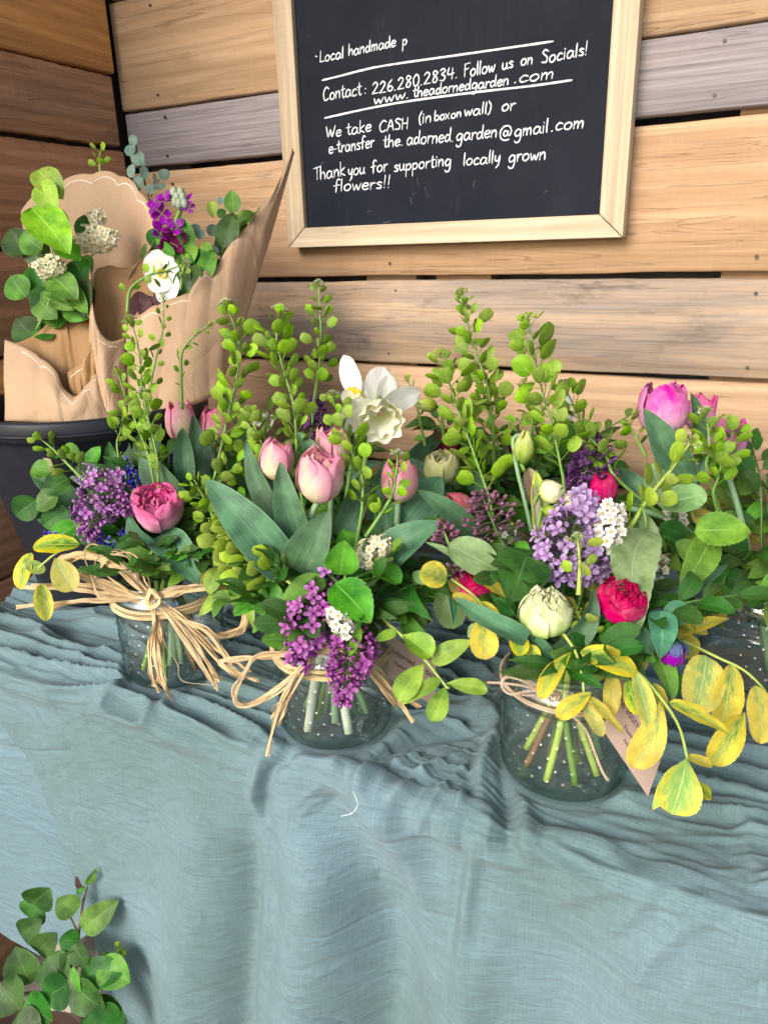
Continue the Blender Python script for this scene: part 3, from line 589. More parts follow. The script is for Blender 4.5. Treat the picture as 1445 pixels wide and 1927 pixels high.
# hand lettering: single-stroke letters, x-height 1
GL = {
 'a': ([[(.75, .85), (.4, 1.0), (.1, .6), (.15, .1), (.45, .0), (.75, .45), (.78, .95), (.78, .3), (.95, .0)]], 1.05),
 'b': ([[(.1, 1.9), (.08, .9), (.1, .05)], [(.1, .7), (.45, 1.0), (.78, .6), (.6, .08), (.1, .08)]], .95),
 'c': ([[(.72, .85), (.4, 1.0), (.1, .55), (.25, .03), (.75, .15)]], .85),
 'd': ([[(.7, .8), (.35, .95), (.08, .5), (.25, .0), (.62, .25), (.75, .9), (.78, 1.9)], [(.76, 1.0), (.74, .4), (.88, .0)]], 1.0),
 'e': ([[(.12, .5), (.7, .62), (.6, .97), (.25, .92), (.08, .45), (.3, .0), (.75, .15)]], .88),
 'f': ([[(.75, 1.75), (.5, 1.95), (.32, 1.6), (.3, .7), (.28, -.05)], [(.0, .95), (.65, 1.05)]], .75),
 'g': ([[(.75, .85), (.4, 1.0), (.1, .6), (.2, .1), (.55, .15), (.76, .6), (.78, .9), (.76, -.2), (.6, -.8), (.25, -.85), (.1, -.6)]], .98),
 'h': ([[(.1, 1.9), (.08, .9), (.1, .0)], [(.1, .6), (.45, 1.0), (.68, .7), (.7, .0)]], .9),
 'i': ([[(.12, 1.0), (.12, .0)], [(.13, 1.45), (.16, 1.38)]], .38),
 'k': ([[(.1, 1.9), (.1, .0)], [(.65, 1.1), (.12, .5), (.7, .0)]], .82),
 'l': ([[(.15, 1.9), (.12, .8), (.15, .0)]], .38),
 'm': ([[(.08, 1.0), (.1, .0)], [(.1, .6), (.35, 1.0), (.5, .7), (.5, .0)], [(.5, .6), (.8, 1.0), (.95, .7), (.95, .0)]], 1.2),
 'n': ([[(.08, 1.0), (.1, .0)], [(.1, .55), (.42, 1.0), (.65, .75), (.68, .0)]], .9),
 'o': ([[(.45, 1.0), (.12, .7), (.15, .15), (.5, .0), (.78, .4), (.7, .85), (.42, 1.0)]], .95),
 'p': ([[(.1, 1.0), (.1, -.9)], [(.1, .7), (.5, 1.0), (.75, .6), (.5, .1), (.12, .2)]], .92),
 'r': ([[(.1, 1.0), (.12, .0)], [(.12, .55), (.35, .95), (.62, .92)]], .68),
 's': ([[(.62, .88), (.35, 1.0), (.15, .78), (.55, .4), (.5, .06), (.08, .1)]], .75),
 't': ([[(.3, 1.7), (.28, .4), (.42, .0), (.62, .12)], [(.0, 1.1), (.62, 1.18)]], .7),
 'u': ([[(.1, 1.0), (.1, .3), (.35, .0), (.65, .35), (.7, 1.0), (.7, .3), (.85, .0)]], .95),
 'v': ([[(.05, 1.0), (.35, .0), (.7, 1.0)]], .78),
 'w': ([[(.05, 1.0), (.25, .05), (.5, .8), (.7, .05), (.98, 1.0)]], 1.08),
 'x': ([[(.05, 1.0), (.65, .0)], [(.65, 1.0), (.05, .0)]], .78),
 'y': ([[(.1, 1.0), (.15, .35), (.45, .2), (.68, 1.0)], [(.7, 1.0), (.6, -.3), (.3, -.85)]], .85),
 'C': ([[(.95, 1.6), (.55, 1.85), (.12, 1.1), (.25, .15), (.6, .0), (.95, .25)]], 1.1),
 'F': ([[(.12, 1.8), (.1, .0)], [(.1, 1.75), (.8, 1.85)], [(.1, 1.0), (.65, 1.1)]], .9),
 'L': ([[(.15, 1.8), (.1, .05)], [(.1, .05), (.75, .05)]], .85),
 'S': ([[(.8, 1.6), (.4, 1.85), (.15, 1.45), (.7, .75), (.6, .08), (.1, .15)]], .95),
 'T': ([[(.45, 1.75), (.42, .0)], [(-.05, 1.6), (.95, 1.8)]], .85),
 'W': ([[(.0, 1.8), (.3, .05), (.6, 1.2), (.85, .05), (1.25, 1.8)]], 1.35),
 'A': ([[(.0, .0), (.45, 1.8), (.85, .0)], [(.15, .7), (.75, .75)]], .95),
 'H': ([[(.1, 1.8), (.1, .0)], [(.75, 1.8), (.75, .0)], [(.1, .9), (.75, .95)]], .95),
 '0': ([[(.45, 1.7), (.12, 1.1), (.2, .15), (.5, .0), (.78, .6), (.7, 1.4), (.42, 1.7)]], .92),
 '2': ([[(.1, 1.4), (.4, 1.75), (.7, 1.35), (.4, .6), (.05, .05)], [(.05, .05), (.8, .05)]], .95),
 '3': ([[(.12, 1.55), (.45, 1.75), (.68, 1.35), (.3, .95), (.7, .55), (.5, .0), (.1, .1)]], .9),
 '4': ([[(.2, 1.7), (.1, .75), (.8, .8)], [(.62, 1.5), (.6, .0)]], .95),
 '6': ([[(.6, 1.7), (.2, 1.1), (.12, .3), (.45, .0), (.72, .4), (.45, .8), (.15, .5)]], .88),
 '8': ([[(.65, 1.5), (.35, 1.75), (.18, 1.35), (.65, .6), (.5, .05), (.15, .2), (.35, .9), (.7, 1.35), (.62, 1.55)]], .9),
 '.': ([[(.1, .02), (.16, .06)]], .42), ':': ([[(.12, .9), (.17, .86)], [(.12, .2), (.16, .16)]], .5), '!': ([[(.2, 1.9), (.16, .5)], [(.15, .04), (.18, .08)]], .45),
 '-': ([[(.05, .55), (.5, .6)]], .62), '(': ([[(.4, 2.0), (.12, 1.1), (.2, .1), (.35, -.25)]], .5), ')': ([[(.05, 2.0), (.35, 1.2), (.25, .1), (.05, -.25)]], .5),
 '@': ([[(.95, .75), (.65, .95), (.5, .5), (.7, .2), (1.0, .5), (1.02, .9), (1.0, .35), (1.3, .3), (1.4, .9), (1.1, 1.5), (.5, 1.5), (.1, .9), (.2, .05), (.7, -.35), (1.2, -.25)]], 1.6), ' ': ([], .55), "'": ([[(.1, 1.8), (.08, 1.5)]], .3)}
def stroke_mb(mb, p, w, yy):
    """flat ribbon with rounded ends standing .2 mm proud of the board"""
    p = np.asarray(p); t = np.gradient(p, axis=0); t /= np.linalg.norm(t, axis=1)[:, None] + 1e-9; nn = np.stack([-t[:, 1], t[:, 0]], -1)
    k = len(p); ww = w * (1 + .22 * (vnoise(np.arange(k) * .35, np.zeros(k), RND.randint(0, 90)) - .5)); ww[0] *= .7; ww[-1] *= .6
    p = np.vstack([p[0] - t[0] * w * .5, p, p[-1] + t[-1] * w * .5]); nn = np.vstack([nn[0], nn, nn[-1]]); ww = np.concatenate([[w * .25], ww, [w * .25]])
    a = p + nn * ww[:, None] / 2; b = p - nn * ww[:, None] / 2
    g = np.zeros((2, len(p), 3)); g[0, :, 0], g[0, :, 2] = a[:, 0], a[:, 1]; g[1, :, 0], g[1, :, 2] = b[:, 0], b[:, 1]; g[..., 1] = yy - np.linspace(0, .00025, len(p))[None]
    mb.grid(g)
def write(text, p0, p1, xh, w=.0019):
    A = sg(*p0, YBD); B = sg(*p1, YBD); a = A[[0, 2]]; b = B[[0, 2]]; e = b - a; L = np.linalg.norm(e); e /= L; up = np.array([-e[1], e[0]])
    hh = sg(p0[0], p0[1] - xh, YBD); hgt = np.linalg.norm(hh[[0, 2]] - a); tot = sum(GL[c][1] for c in text)
    sx = L / tot; cur = 0; mb = MB()
    for c in text:
        st, adv = GL[c]; j = RND.uniform(-.06, .06)
        for pts in st:
            q = spl([(x, y) for x, y in pts], max(2, 5 * (len(pts) - 1) + 1)) if len(pts) > 2 else np.array(pts, float)
            q = q + np.array([0, j]); q[:, 0] += .07 * q[:, 1]
            P2 = a + np.outer((cur + q[:, 0]) * sx, e) + np.outer(q[:, 1] * hgt, up)
            stroke_mb(mb, P2, w, YBD - .0004 - .00002 * RND.random())
        cur += adv
    part('lettering', mb, M_CHALK, sign)
for tx, a, b, h in (("Local", (602, 117), (648, 108), 11), ("handmade", (656, 105), (746, 87), 11), ("p", (757, 86), (767, 84), 11),
    ("Contact", (608, 190), (681, 178), 13), (":", (686, 178), (692, 177), 12), ("226.280.2834.", (700, 178), (863, 146), 12), ("Follow", (873, 145), (932, 134), 13), ("us", (944, 131), (966, 127), 12), ("on", (979, 124), (1003, 120), 12), ("Socials!", (1018, 120), (1106, 103), 13),
    ("www.", (703, 197), (772, 184), 10), ("theadornedgarden", (777, 183), (958, 159), 10.5), (".com", (966, 157), (1044, 146), 12),
    ("We", (614, 259), (644, 255), 11), ("take", (652, 254), (700, 247), 12), ("CASH", (713, 249), (769, 242), 11), ("(in", (787, 233), (813, 229), 11), ("box", (817, 228), (846, 224), 10), ("on", (848, 223), (869, 219), 9), ("wall)", (873, 219), (925, 212), 11), ("or", (943, 210), (970, 206), 12),
    ("e-transfer", (619, 289), (705, 277), 12), ("the.", (721, 278), (760, 274), 12), ("adorned.", (765, 273), (855, 266), 13), ("garden", (858, 265), (936, 258), 13), ("@", (939, 261), (964, 258), 14), ("gmail", (967, 258), (1032, 249), 13), (".com", (1036, 247), (1100, 240), 13),
    ("Thank", (592, 339), (651, 330), 13), ("you", (655, 330), (688, 326), 12), ("for", (699, 326), (731, 320), 12), ("supporting", (741, 323), (850, 311), 12), ("locally", (871, 312), (942, 305), 12), ("grown", (956, 306), (1028, 299), 13),
    ("flowers!!", (628, 361), (736, 353), 12)):
    write(tx, a, b, h)
mb = MB()
for pts in ([(607, 151), (640, 143), (700, 128), (760, 118), (860, 104), (985, 86), (1040, 78)], [(612, 222), (699, 203), (779, 189), (900, 173), (998, 162), (1075, 151)]):
    q = spl([sg(*p, YBD)[[0, 2]] for p in pts], 40); stroke_mb(mb, q, .0026, YBD - .0004)
stroke_mb(mb, np.array([sg(*p, YBD)[[0, 2]] for p in ((595, 106), (596, 106.5))]), .003, YBD - .0004)
part('underline', mb, M_CHALK, sign)
for pts in ([(772, 372), (775, 384)], [(776, 366), (784, 362)], [(785, 335), (788, 350)], [(893, 340), (890, 352)], [(1024, 362), (1030, 358)], [(610, 305), (604, 310)], [(800, 352), (806, 372)], [(690, 400), (700, 396)], [(720, 420), (735, 416)]):
    mb = MB(); stroke_mb(mb, np.array([sg(*p, YBD)[[0, 2]] for p in pts]), .0011, YBD - .0004); part('scuff_mark', mb, M_SCUFF, sign)
# ================================================================= PLANT BUILDERS
PROF = {  # half-width profile along the leaf
 'ovate': lambda v: (v ** .55) * ((1 - v) ** .8), 'oval': lambda v: (v ** .6) * ((1 - v) ** .55), 'obovate': lambda v: (v ** .95) * ((1 - v) ** .5),
 'lance': lambda v: (v ** .55) * ((1 - v) ** .95), 'round': lambda v: (v ** .45) * ((1 - v) ** .45), 'heart': lambda v: (v ** .28) * ((1 - v) ** .75),
 'tulip': lambda v: ((v * .8 + .2) ** .7) * ((1 - v) ** .72) * (1 - .25 * v), 'strap': lambda v: (.6 + .4 * np.minimum(1, v * 4)) * np.minimum(1, (1 - v) * 3.2) ** .7}
def leaf_grid(L, W, shape='ovate', curl=.08, foldz=.18, serr=0, bend=0, nu=9, nv=20, wav=.02, seed=0, twist=0):
    v = np.linspace(0, 1, nv); ve = np.clip(v, .0001, .9999); p = PROF[shape](ve); p = p / p.max()
    if shape not in ('tulip', 'strap'): p[0] = .03
    p[-1] = 0.012
    if serr: p = p * (1 + serr * ((np.arange(nv) % 2) * 2 - 1) * (v > .12) * (v < .97))
    u = np.linspace(-1, 1, nu); U, V = np.meshgrid(u, v); Pp = p[:, None]
    X = U * Pp * W / 2; Y = V * L
    X = X + bend * L * 4 * V * (1 - V)
    Z = curl * L * 4 * V * (1 - V) + foldz * np.abs(U) ** 1.3 * Pp * W / 2
    Z = Z + wav * L * (vnoise(U * 1.2 + 3 + (U > 0) * 7, V * 5, seed) - .5) * 2 * np.abs(U) ** 1.5
    if twist:
        a = twist * V; xx = X - bend * L * 4 * V * (1 - V); X = X - xx + xx * np.cos(a); Z = Z + xx * np.sin(a)
    # quilting between side veins
    if shape not in ('tulip', 'strap'): Z = Z + .006 * L * np.sin((V * 8 - np.abs(U) * 2.6) * 2 * math.pi) * np.abs(U) * (1 - np.abs(U))
    return np.stack([X, Y, Z], -1), np.stack([U / 2 + .5, V], -1)
def add_leaf(mb, b, t, W, nrm_hint=None, **kw):
    b = np.asarray(b, float); t = np.asarray(t, float); L = np.linalg.norm(t - b)
    z = VIEW if nrm_hint is None else nrm_hint
    Mx = frame(t - b, z, b); g, uv = leaf_grid(L, W, seed=RND.randint(0, 400), **kw)
    A = np.array(Mx); w = g.reshape(-1, 3) @ A[:3, :3].T + A[:3, 3]
    mb.grid(w.reshape(g.shape), uv); return mb
def leaf_part(parent, b, t, W, mat, hint=None, name='leaf', label=None, **kw):
    mb = MB(); add_leaf(mb, b, t, W, hint, **kw); return part(name, mb, mat, parent, label=label)
def hint(px=0, py=0):
    """leaf facing: towards the viewer side, tipped right (px) and up (py)"""
    return VIEW + RTC * px + UPC * py
def LF(parent, spec, mat, shape='ovate', name='leaf', **kw):
    """spec = (base px,py,depth, tip px,py,depth, width px[, tiltx, tilty])"""
    bx, by, bd, tx, ty, td, w = spec[:7]; hx, hy = (spec[7], spec[8]) if len(spec) > 8 else (RND.uniform(-.4, .4), RND.uniform(-.1, .5))
    W = w * (bd + td) / 2 / F / max(.55, math.cos(math.atan(math.hypot(hx, 0)))) 
    return leaf_part(parent, P(bx, by, bd), P(tx, ty, td), W, mat, hint(hx, hy), name, shape=shape, **kw)
JN = {}
def in_jar(key, head, n=18):
    """stem path from a head down through the jar's mouth to its floor"""
    c, r, h = JARS[key]; head = np.asarray(head, float); d = head - (c + [0, 0, h]); dd = d[:2] / (np.linalg.norm(d[:2]) + 1e-6)
    q = min(r * .5, np.linalg.norm(d[:2]) * .35); m = c + np.array([dd[0] * q + RND.uniform(-.008, .008), dd[1] * q + RND.uniform(-.008, .008), h + .004])
    f = c + np.array([-dd[0] * r * .45 + RND.uniform(-.012, .012), -dd[1] * r * .45 + RND.uniform(-.012, .012), .010 + RND.random() * .008])
    mid = m * .5 + head * .5 + np.array([0, 0, .1 * np.linalg.norm(d[:2])]); JN[key] = JN.get(key, 0) + 1
    if JN[key] > 5: f = c * .12 + m * .88
    return [head, mid, m, f]
def stem_part(parent, pts, r0, mat, r1=None, n=22, name='stem', knots=0):
    p = spl(pts, n); rad = np.linspace(r0, r1 if r1 else r0, n)
    if knots: rad = rad * (1 + knots * (vnoise(np.arange(n) * .9, np.zeros(n), 3) - .3))
    mb = MB(); mb.tube(p, rad, 8); return part(name, mb, mat, parent)
# ---- tulip
def petal_grid(R, H, phi0, half, prof, tip=.75, ruff=.04, lean=0, nu=13, nv=16, seed=0, notch=0, over=.05, rag=.035):
    v = np.linspace(0, 1, nv); u = np.linspace(-1, 1, nu); U, V = np.meshgrid(u, v)
    rr = np.interp(v, [p[0] for p in prof], [p[1] for p in prof])[:, None] * R
    wd = (np.minimum(1, (v + .12) * 3.2) * np.clip(1 - np.clip((v - tip) / (1.0 - tip), 0, 1) ** 2.1, .02, 1) ** .62)[:, None] * half
    A = phi0 + U * wd
    rad = rr * (1 + over * U - .10 * (1 - np.abs(U)) * 0 + .035 * (1 - U * U)) + lean * R * V ** 2
    n = vnoise(U * 1.6 + 5, V * 3, seed) - .5
    rad = rad + ruff * R * n * 2 * V + ruff * R * 1.2 * np.sin(U * 7 + seed) * V ** 3 * np.abs(U)
    Z = V * H * (1 + .06 * (vnoise(U * 2, V * 0, seed + 3) - .5)) - .10 * H * np.abs(U) ** 2 * V
    Z = Z + rag * H * (vnoise(U * 6 + 3, V * 0, seed + 11) - .5) * 2 * V ** 5; rad = rad + .05 * R * (vnoise(U * 3.5, V * 6, seed + 21) - .5) * V
    crease = -.05 * R * np.exp(-(U / .12) ** 2) * V * (1 - V) * 2; rad = rad + crease
    return np.stack([np.cos(A) * rad, np.sin(A) * rad, Z], -1), np.stack([U / 2 + .5, V], -1)
CLOSED = [(0, .12), (.08, .55), (.22, .86), (.42, 1.0), (.65, .98), (.85, .84), (1, .62)]
HALF = [(0, .12), (.08, .55), (.22, .88), (.42, 1.02), (.7, 1.05), (.9, .98), (1, .88)]
TIGHT = [(0, .15), (.1, .6), (.3, .95), (.5, 1.0), (.75, .8), (.92, .42), (1, .18)]
ROSE = [(0, .12), (.1, .6), (.3, .96), (.55, 1.06), (.8, 1.0), (1, .84)]
BUN = [(0, .12), (.08, .55), (.25, .92), (.45, 1.05), (.7, 1.0), (.88, .84), (1, .64)]
BALL = [(0, .12), (.08, .55), (.22, .9), (.45, 1.05), (.68, 1.0), (.86, .74), (1, .40)]
def flower_head(parent, c, axis, layers, mat, spin=0, name='petal'):
    """layers: (count, R, H, half angle, profile, kwargs)"""
    Mx = np.array(frame(np.cross(axis, [.3, .9, .1]), axis, c)); k = 0
    for li, (cnt, R, H, half, prof, kw) in enumerate(layers):
        for i in range(cnt):
            g, uv = petal_grid(R, H, spin + 2 * math.pi * i / cnt + li * 2.4 + RND.uniform(-.12, .12), half, prof, seed=RND.randint(0, 300), **{k_: v_ for k_, v_ in kw.items() if k_ not in ('z', 'mat')})
            g = g.copy(); g[..., 2] += kw.get('z', 0)
            w = g.reshape(-1, 3) @ Mx[:3, :3].T + Mx[:3, 3]; mb = MB(); mb.grid(w.reshape(g.shape), uv)
            part(name, mb, kw.get('mat', mat), parent); k += 1
def place_head(px, py, d, wpx, hpx):
    """centre of the bloom in the photo -> centre, radius, height"""
    return P(px, py, d), wpx * d / F / 2, hpx * d / F
def tulip(label, px, py, d, w, h, mat, jar=None, tilt=(0, .25), kind='closed', stem=None, group='tulips in the jars', leaves=(), cat='tulip', smat=None, spin=0, name='tulip', zf=.5):
    c, R, H = place_head(px, py, d, w, h); ax = nrm(UPC + VIEW * tilt[1] + RTC * tilt[0]); base = c - ax * H * .5
    th = thing(name, label, cat, base, group)
    if kind == 'closed': L = [(3, R * .93, H * .98, 1.12, CLOSED, dict(ruff=.05)), (3, R * 1.0, H, 1.05, CLOSED, dict(ruff=.05, over=.07))]
    elif kind == 'half': L = [(5, R * .45, H * .78, 1.2, BALL, dict(ruff=.14, z=H * .05)), (4, R * .72, H * .92, 1.1, HALF, dict(ruff=.1)), (3, R * .92, H * .98, 1.05, HALF, dict(ruff=.07)), (3, R * 1.0, H, 1.0, CLOSED, dict(ruff=.06, over=.08))]
    elif kind == 'open': L = [(4, R * .28, H * .75, 1.3, BALL, dict(ruff=.2, z=H * .1)), (6, R * .5, H * .8, 1.0, HALF, dict(ruff=.2, z=H * .06)), (6, R * .72, H * .86, .9, HALF, dict(ruff=.16)), (5, R * .9, H * .95, .85, HALF, dict(ruff=.1)), (4, R * 1.0, H * .98, .95, HALF, dict(ruff=.08, over=.08))]
    elif kind == 'ball': L = [(3, R * .2, H * .93, 1.3, ROSE, dict(ruff=.3)), (4, R * .38, H * .96, 1.2, BUN, dict(ruff=.3)), (5, R * .56, H * .98, 1.0, BUN, dict(ruff=.22)), (6, R * .74, H * .98, .85, BUN, dict(ruff=.16)), (5, R * .9, H * .93, .85, BUN, dict(ruff=.1)), (4, R * 1.0, H * .84, .95, BUN, dict(ruff=.07, over=.08))]
    elif kind == 'ranun': L = [(3, R * .12, H * .86, 1.6, ROSE, dict(ruff=.1)), (3, R * .24, H * .90, 1.5, ROSE, dict(ruff=.14, over=.12)), (4, R * .36, H * .92, 1.3, ROSE, dict(ruff=.12, over=.1)), (5, R * .48, H * .93, 1.15, ROSE, dict(ruff=.12, over=.1)), (5, R * .60, H * .93, 1.1, ROSE, dict(ruff=.12, over=.1)), (6, R * .72, H * .90, 1.0, BUN, dict(ruff=.10, over=.1)), (6, R * .85, H * .86, .95, BUN, dict(ruff=.08, over=.1)), (5, R * .97, H * .78, 1.0, ROSE, dict(ruff=.08, over=.1))]
    else: L = [(3, R * .9, H * .97, 1.2, TIGHT, dict(ruff=.03)), (3, R * 1.0, H, 1.15, TIGHT, dict(ruff=.03, over=.06))]
    flower_head(th, base, ax, L, mat, spin)
    sm = smat or M_STALKT
    if stem: pts = [base + ax * .002] + [P(*s) for s in stem]
    else: pts = [base + ax * .002]
    if jar:
        tail = in_jar(jar, pts[-1]); pts = pts + (tail[2:] if len(pts) > 1 else tail[1:])
    if len(pts) > 1: stem_part(th, pts, .0033 if R > .012 else .0022, sm, .0036, 26)
    for lf in leaves: LF(th, lf[0], lf[1] if len(lf) > 1 else M_TUL, 'tulip', **(lf[2] if len(lf) > 2 else dict(curl=.10, foldz=.35, nv=22, wav=.012)))
    return th
# ---- pennycress: flat notched pods on thin pedicels
def pod_mesh(name, mat, seed, r=.0062, ped=.011, bend=.5):
    rs = random.Random(seed); mb = MB(); n = 14; a = np.linspace(0, 2 * math.pi, n, endpoint=False)
    pe = spl([(0, 0, 0), (0, ped * .5, ped * .12 * bend), (0, ped, ped * .35 * bend)], 6); e = pe[-1]; dy = nrm(pe[-1] - pe[-2])
    rr = r * (1 + .06 * np.cos(2 * a)) * (1 - .30 * np.exp(-((a - math.pi / 2) / .25) ** 2)) * (1 + .05 * rs.uniform(-1, 1) * np.sin(a * 3 + seed)); x = np.cos(a) * rr * (.58 + .08 * (seed % 4)); y = np.sin(a) * rr + r * .95
    rings = []
    for k, zz in ((1.0, 0), (.8, .0005), (.45, .0009), (.05, .0010)):
        rings.append(np.stack([x * k, (y - r * .95) * k + r * .95, np.full(n, zz)], -1))
    top_ = np.array(rings); bot = top_.copy(); bot[..., 2] *= -1
    dz = nrm(np.cross([1, 0, 0], dy)); R = np.stack([[1, 0, 0], dy, dz], 0)
    uv = np.zeros((4, n, 2))
    for j, k in enumerate((1., .8, .45, .05)): uv[j, :, 0] = .5 + .5 * np.cos(a) * k; uv[j, :, 1] = .5 + .5 * np.sin(a) * k
    bow = (seed % 3 - 1) * 9.0
    for q in (top_, bot): q[..., 2] += bow * (q[..., 0] ** 2 - .3 * (q[..., 1] - r) ** 2)
    for q in (top_, bot): mb.grid((q.reshape(-1, 3) @ R + e).reshape(q.shape), uv, wrapu=True)
    mb.tube(pe, .00038, 4); 
    return mb.mesh(name, mat)
PODS = [pod_mesh('pod', M_POD, i, r=.0064 + .0006 * (i % 3), ped=.0075 + .002 * (i % 2), bend=(.2, .9, -.2, .5)[i % 4]) for i in range(8)]
PODSL = [pod_mesh('pod', M_PODL, i, r=.0064 + .0006 * (i % 3), ped=.0075 + .002 * (i % 2), bend=(.2, .9, -.2, .5)[i % 4]) for i in range(8)]
def tiny_flower_mb(mb, c, ax, r=.0022, petals=4, mi=0):
    Mx = np.array(frame(np.cross(ax, [.2, .3, .9]), ax, c))
    for k in range(petals):
        a = 2 * math.pi * k / petals + RND.uniform(-.15, .15)
        q = np.array([(0, 0, 0), (r * .5, -r * .38, r * .25), (r * 1.05, -r * .3, r * .35), (r * 1.2, 0, r * .3), (r * 1.05, r * .3, r * .35), (r * .5, r * .38, r * .25)])
        q = np.stack([q[:, 0] * math.cos(a) - q[:, 1] * math.sin(a), q[:, 0] * math.sin(a) + q[:, 1] * math.cos(a), q[:, 2]], -1) @ Mx[:3, :3].T + c
        mb.add(q, [(0, 1, 2, 3), (0, 3, 4, 5)], [(.5, 0), (.2, .4), (.2, .9), (.5, 1), (.8, .9), (.8, .4)], mi)
def pennycress(label, pts, dense=1.0, head=True, jar=None, group='pennycress stalks', lime=False, size=1.0, top_frac=.0, r=.0016, start=.04, white=True, tail=True, end=.86, cat='seed stalk'):
    """pts = [(px,py,depth)...] from the tip down"""
    W = [P(*p) for p in pts]; th = thing('pennycress_stalk', label, cat, W[-1], group)
    path = list(W)
    if jar: path = path + in_jar(jar, W[-1])[2:]
    n = 30; p = spl(W, n); pp = spl(path, 34); mb = MB(); mb.tube(pp, np.linspace(r * .45, r * 1.35, 34), 7); part('stem', mb, M_STALKY if lime else M_STALK, th)
    L = np.sum(np.linalg.norm(np.diff(p, axis=0), axis=1)); cnt = int(L * end / .0036 * dense); ang = RND.random() * 6; ms = PODSL if lime else PODS
    cum = np.concatenate([[0], np.cumsum(np.linalg.norm(np.diff(p, axis=0), axis=1))])
    for i in range(cnt):
        f = start + (end - start) * (i + RND.uniform(-.3, .3)) / max(1, cnt); s = f * L
        q = np.array([np.interp(s, cum, p[:, k]) for k in range(3)]); q2 = np.array([np.interp(min(L, s + .004), cum, p[:, k]) for k in range(3)])
        t = nrm(q - q2) if np.linalg.norm(q - q2) > 1e-6 else np.array([0, 0, 1.])
        ang += 2.4; a1 = nrm(np.cross(t, [.3, .5, .81])); a2 = np.cross(t, a1); o = a1 * math.cos(ang) + a2 * math.sin(ang)
        y = nrm(o + t * RND.uniform(.5, 1.5)); z = nrm(t * -.4 + VIEW * RND.uniform(-.1, 1.0) + o * RND.uniform(-.5, .5) + RTC * RND.uniform(-.9, .9))
        sc = size * RND.uniform(.9, 1.35) * min(1, .42 + f * 2.6)
        inst('pod', ms[RND.randint(0, 7)], th, frame(y, z, q, sc))
    if head:
        mb = MB(); ax0 = nrm(p[0] - p[2])
        for i in range(15):
            a1 = nrm(np.cross(ax0, [.3, .5, .81])); a2 = np.cross(ax0, a1); an = i * 2.4; o = a1 * math.cos(an) + a2 * math.sin(an); k = .3 + .9 * (i / 15)
            b = p[0] - ax0 * .006 * k; e = p[0] + ax0 * (.006 - .007 * k) + o * .0075 * k * size
            mb.tube([b, (b + e) / 2 + ax0 * .0008, e], .0003, 4, mi=1)
            if white and i > 3: tiny_flower_mb(mb, e, nrm(ax0 + o * .7), .0022 * size)
            mb.ball(e, .0011 * size, 5, 4, mi=1)
        part('blossom_cluster', mb, [M_BLOS, M_PODL], th)
    return th
# ---- lilac
def floret_mesh(name, mat, open_=True, seed=0):
    mb = MB(); L = .0095; k = 7; r = np.array([.0005, .0006, .0007, .0008, .001, .0013, .0016]) if open_ else np.array([.0005, .0007, .0009, .0012, .0018, .0020, .0008])
    z = np.linspace(0, L, k); a = np.arange(6) * 2 * math.pi / 6; g = np.stack([np.cos(a)[None] * r[:, None], np.sin(a)[None] * r[:, None], np.repeat(z[:, None], 6, 1)], -1)
    uv = np.zeros((k, 6, 2)); uv[..., 1] = np.linspace(0, .75, k)[:, None]; uv[..., 0] = np.linspace(0, 1, 6)[None]; mb.grid(g, uv, wrapu=True)
    if open_:
        for q in range(4):
            an = q * math.pi / 2 + .2; R = .0058
            v = np.linspace(0, 1, 5); u = np.linspace(-1, 1, 4); U, V = np.meshgrid(u, v); w = np.sin(math.pi * (V * .75 + .13)) * R * .42
            X = .0012 + V * R; Y = U * w; Z = L + .0012 * V * 1.2 + .0013 * np.abs(U) ** 2 * V - .0016 * V ** 2 * (.3 + .5 * (q % 2))
            mb.grid(np.stack([X * math.cos(an) - Y * math.sin(an), X * math.sin(an) + Y * math.cos(an), Z], -1), np.stack([U / 2 + .5, .35 + V * .65], -1))
    return mb.mesh(name, mat)
FLOR = {}
for nm, m in (('purple', M_LIL1), ('mag', M_LIL2), ('lav', M_LIL3), ('bud', M_LILB), ('dark', M_LILD)):
    FLOR[nm] = (floret_mesh('floret', m, True), floret_mesh('flower_bud', m, False))
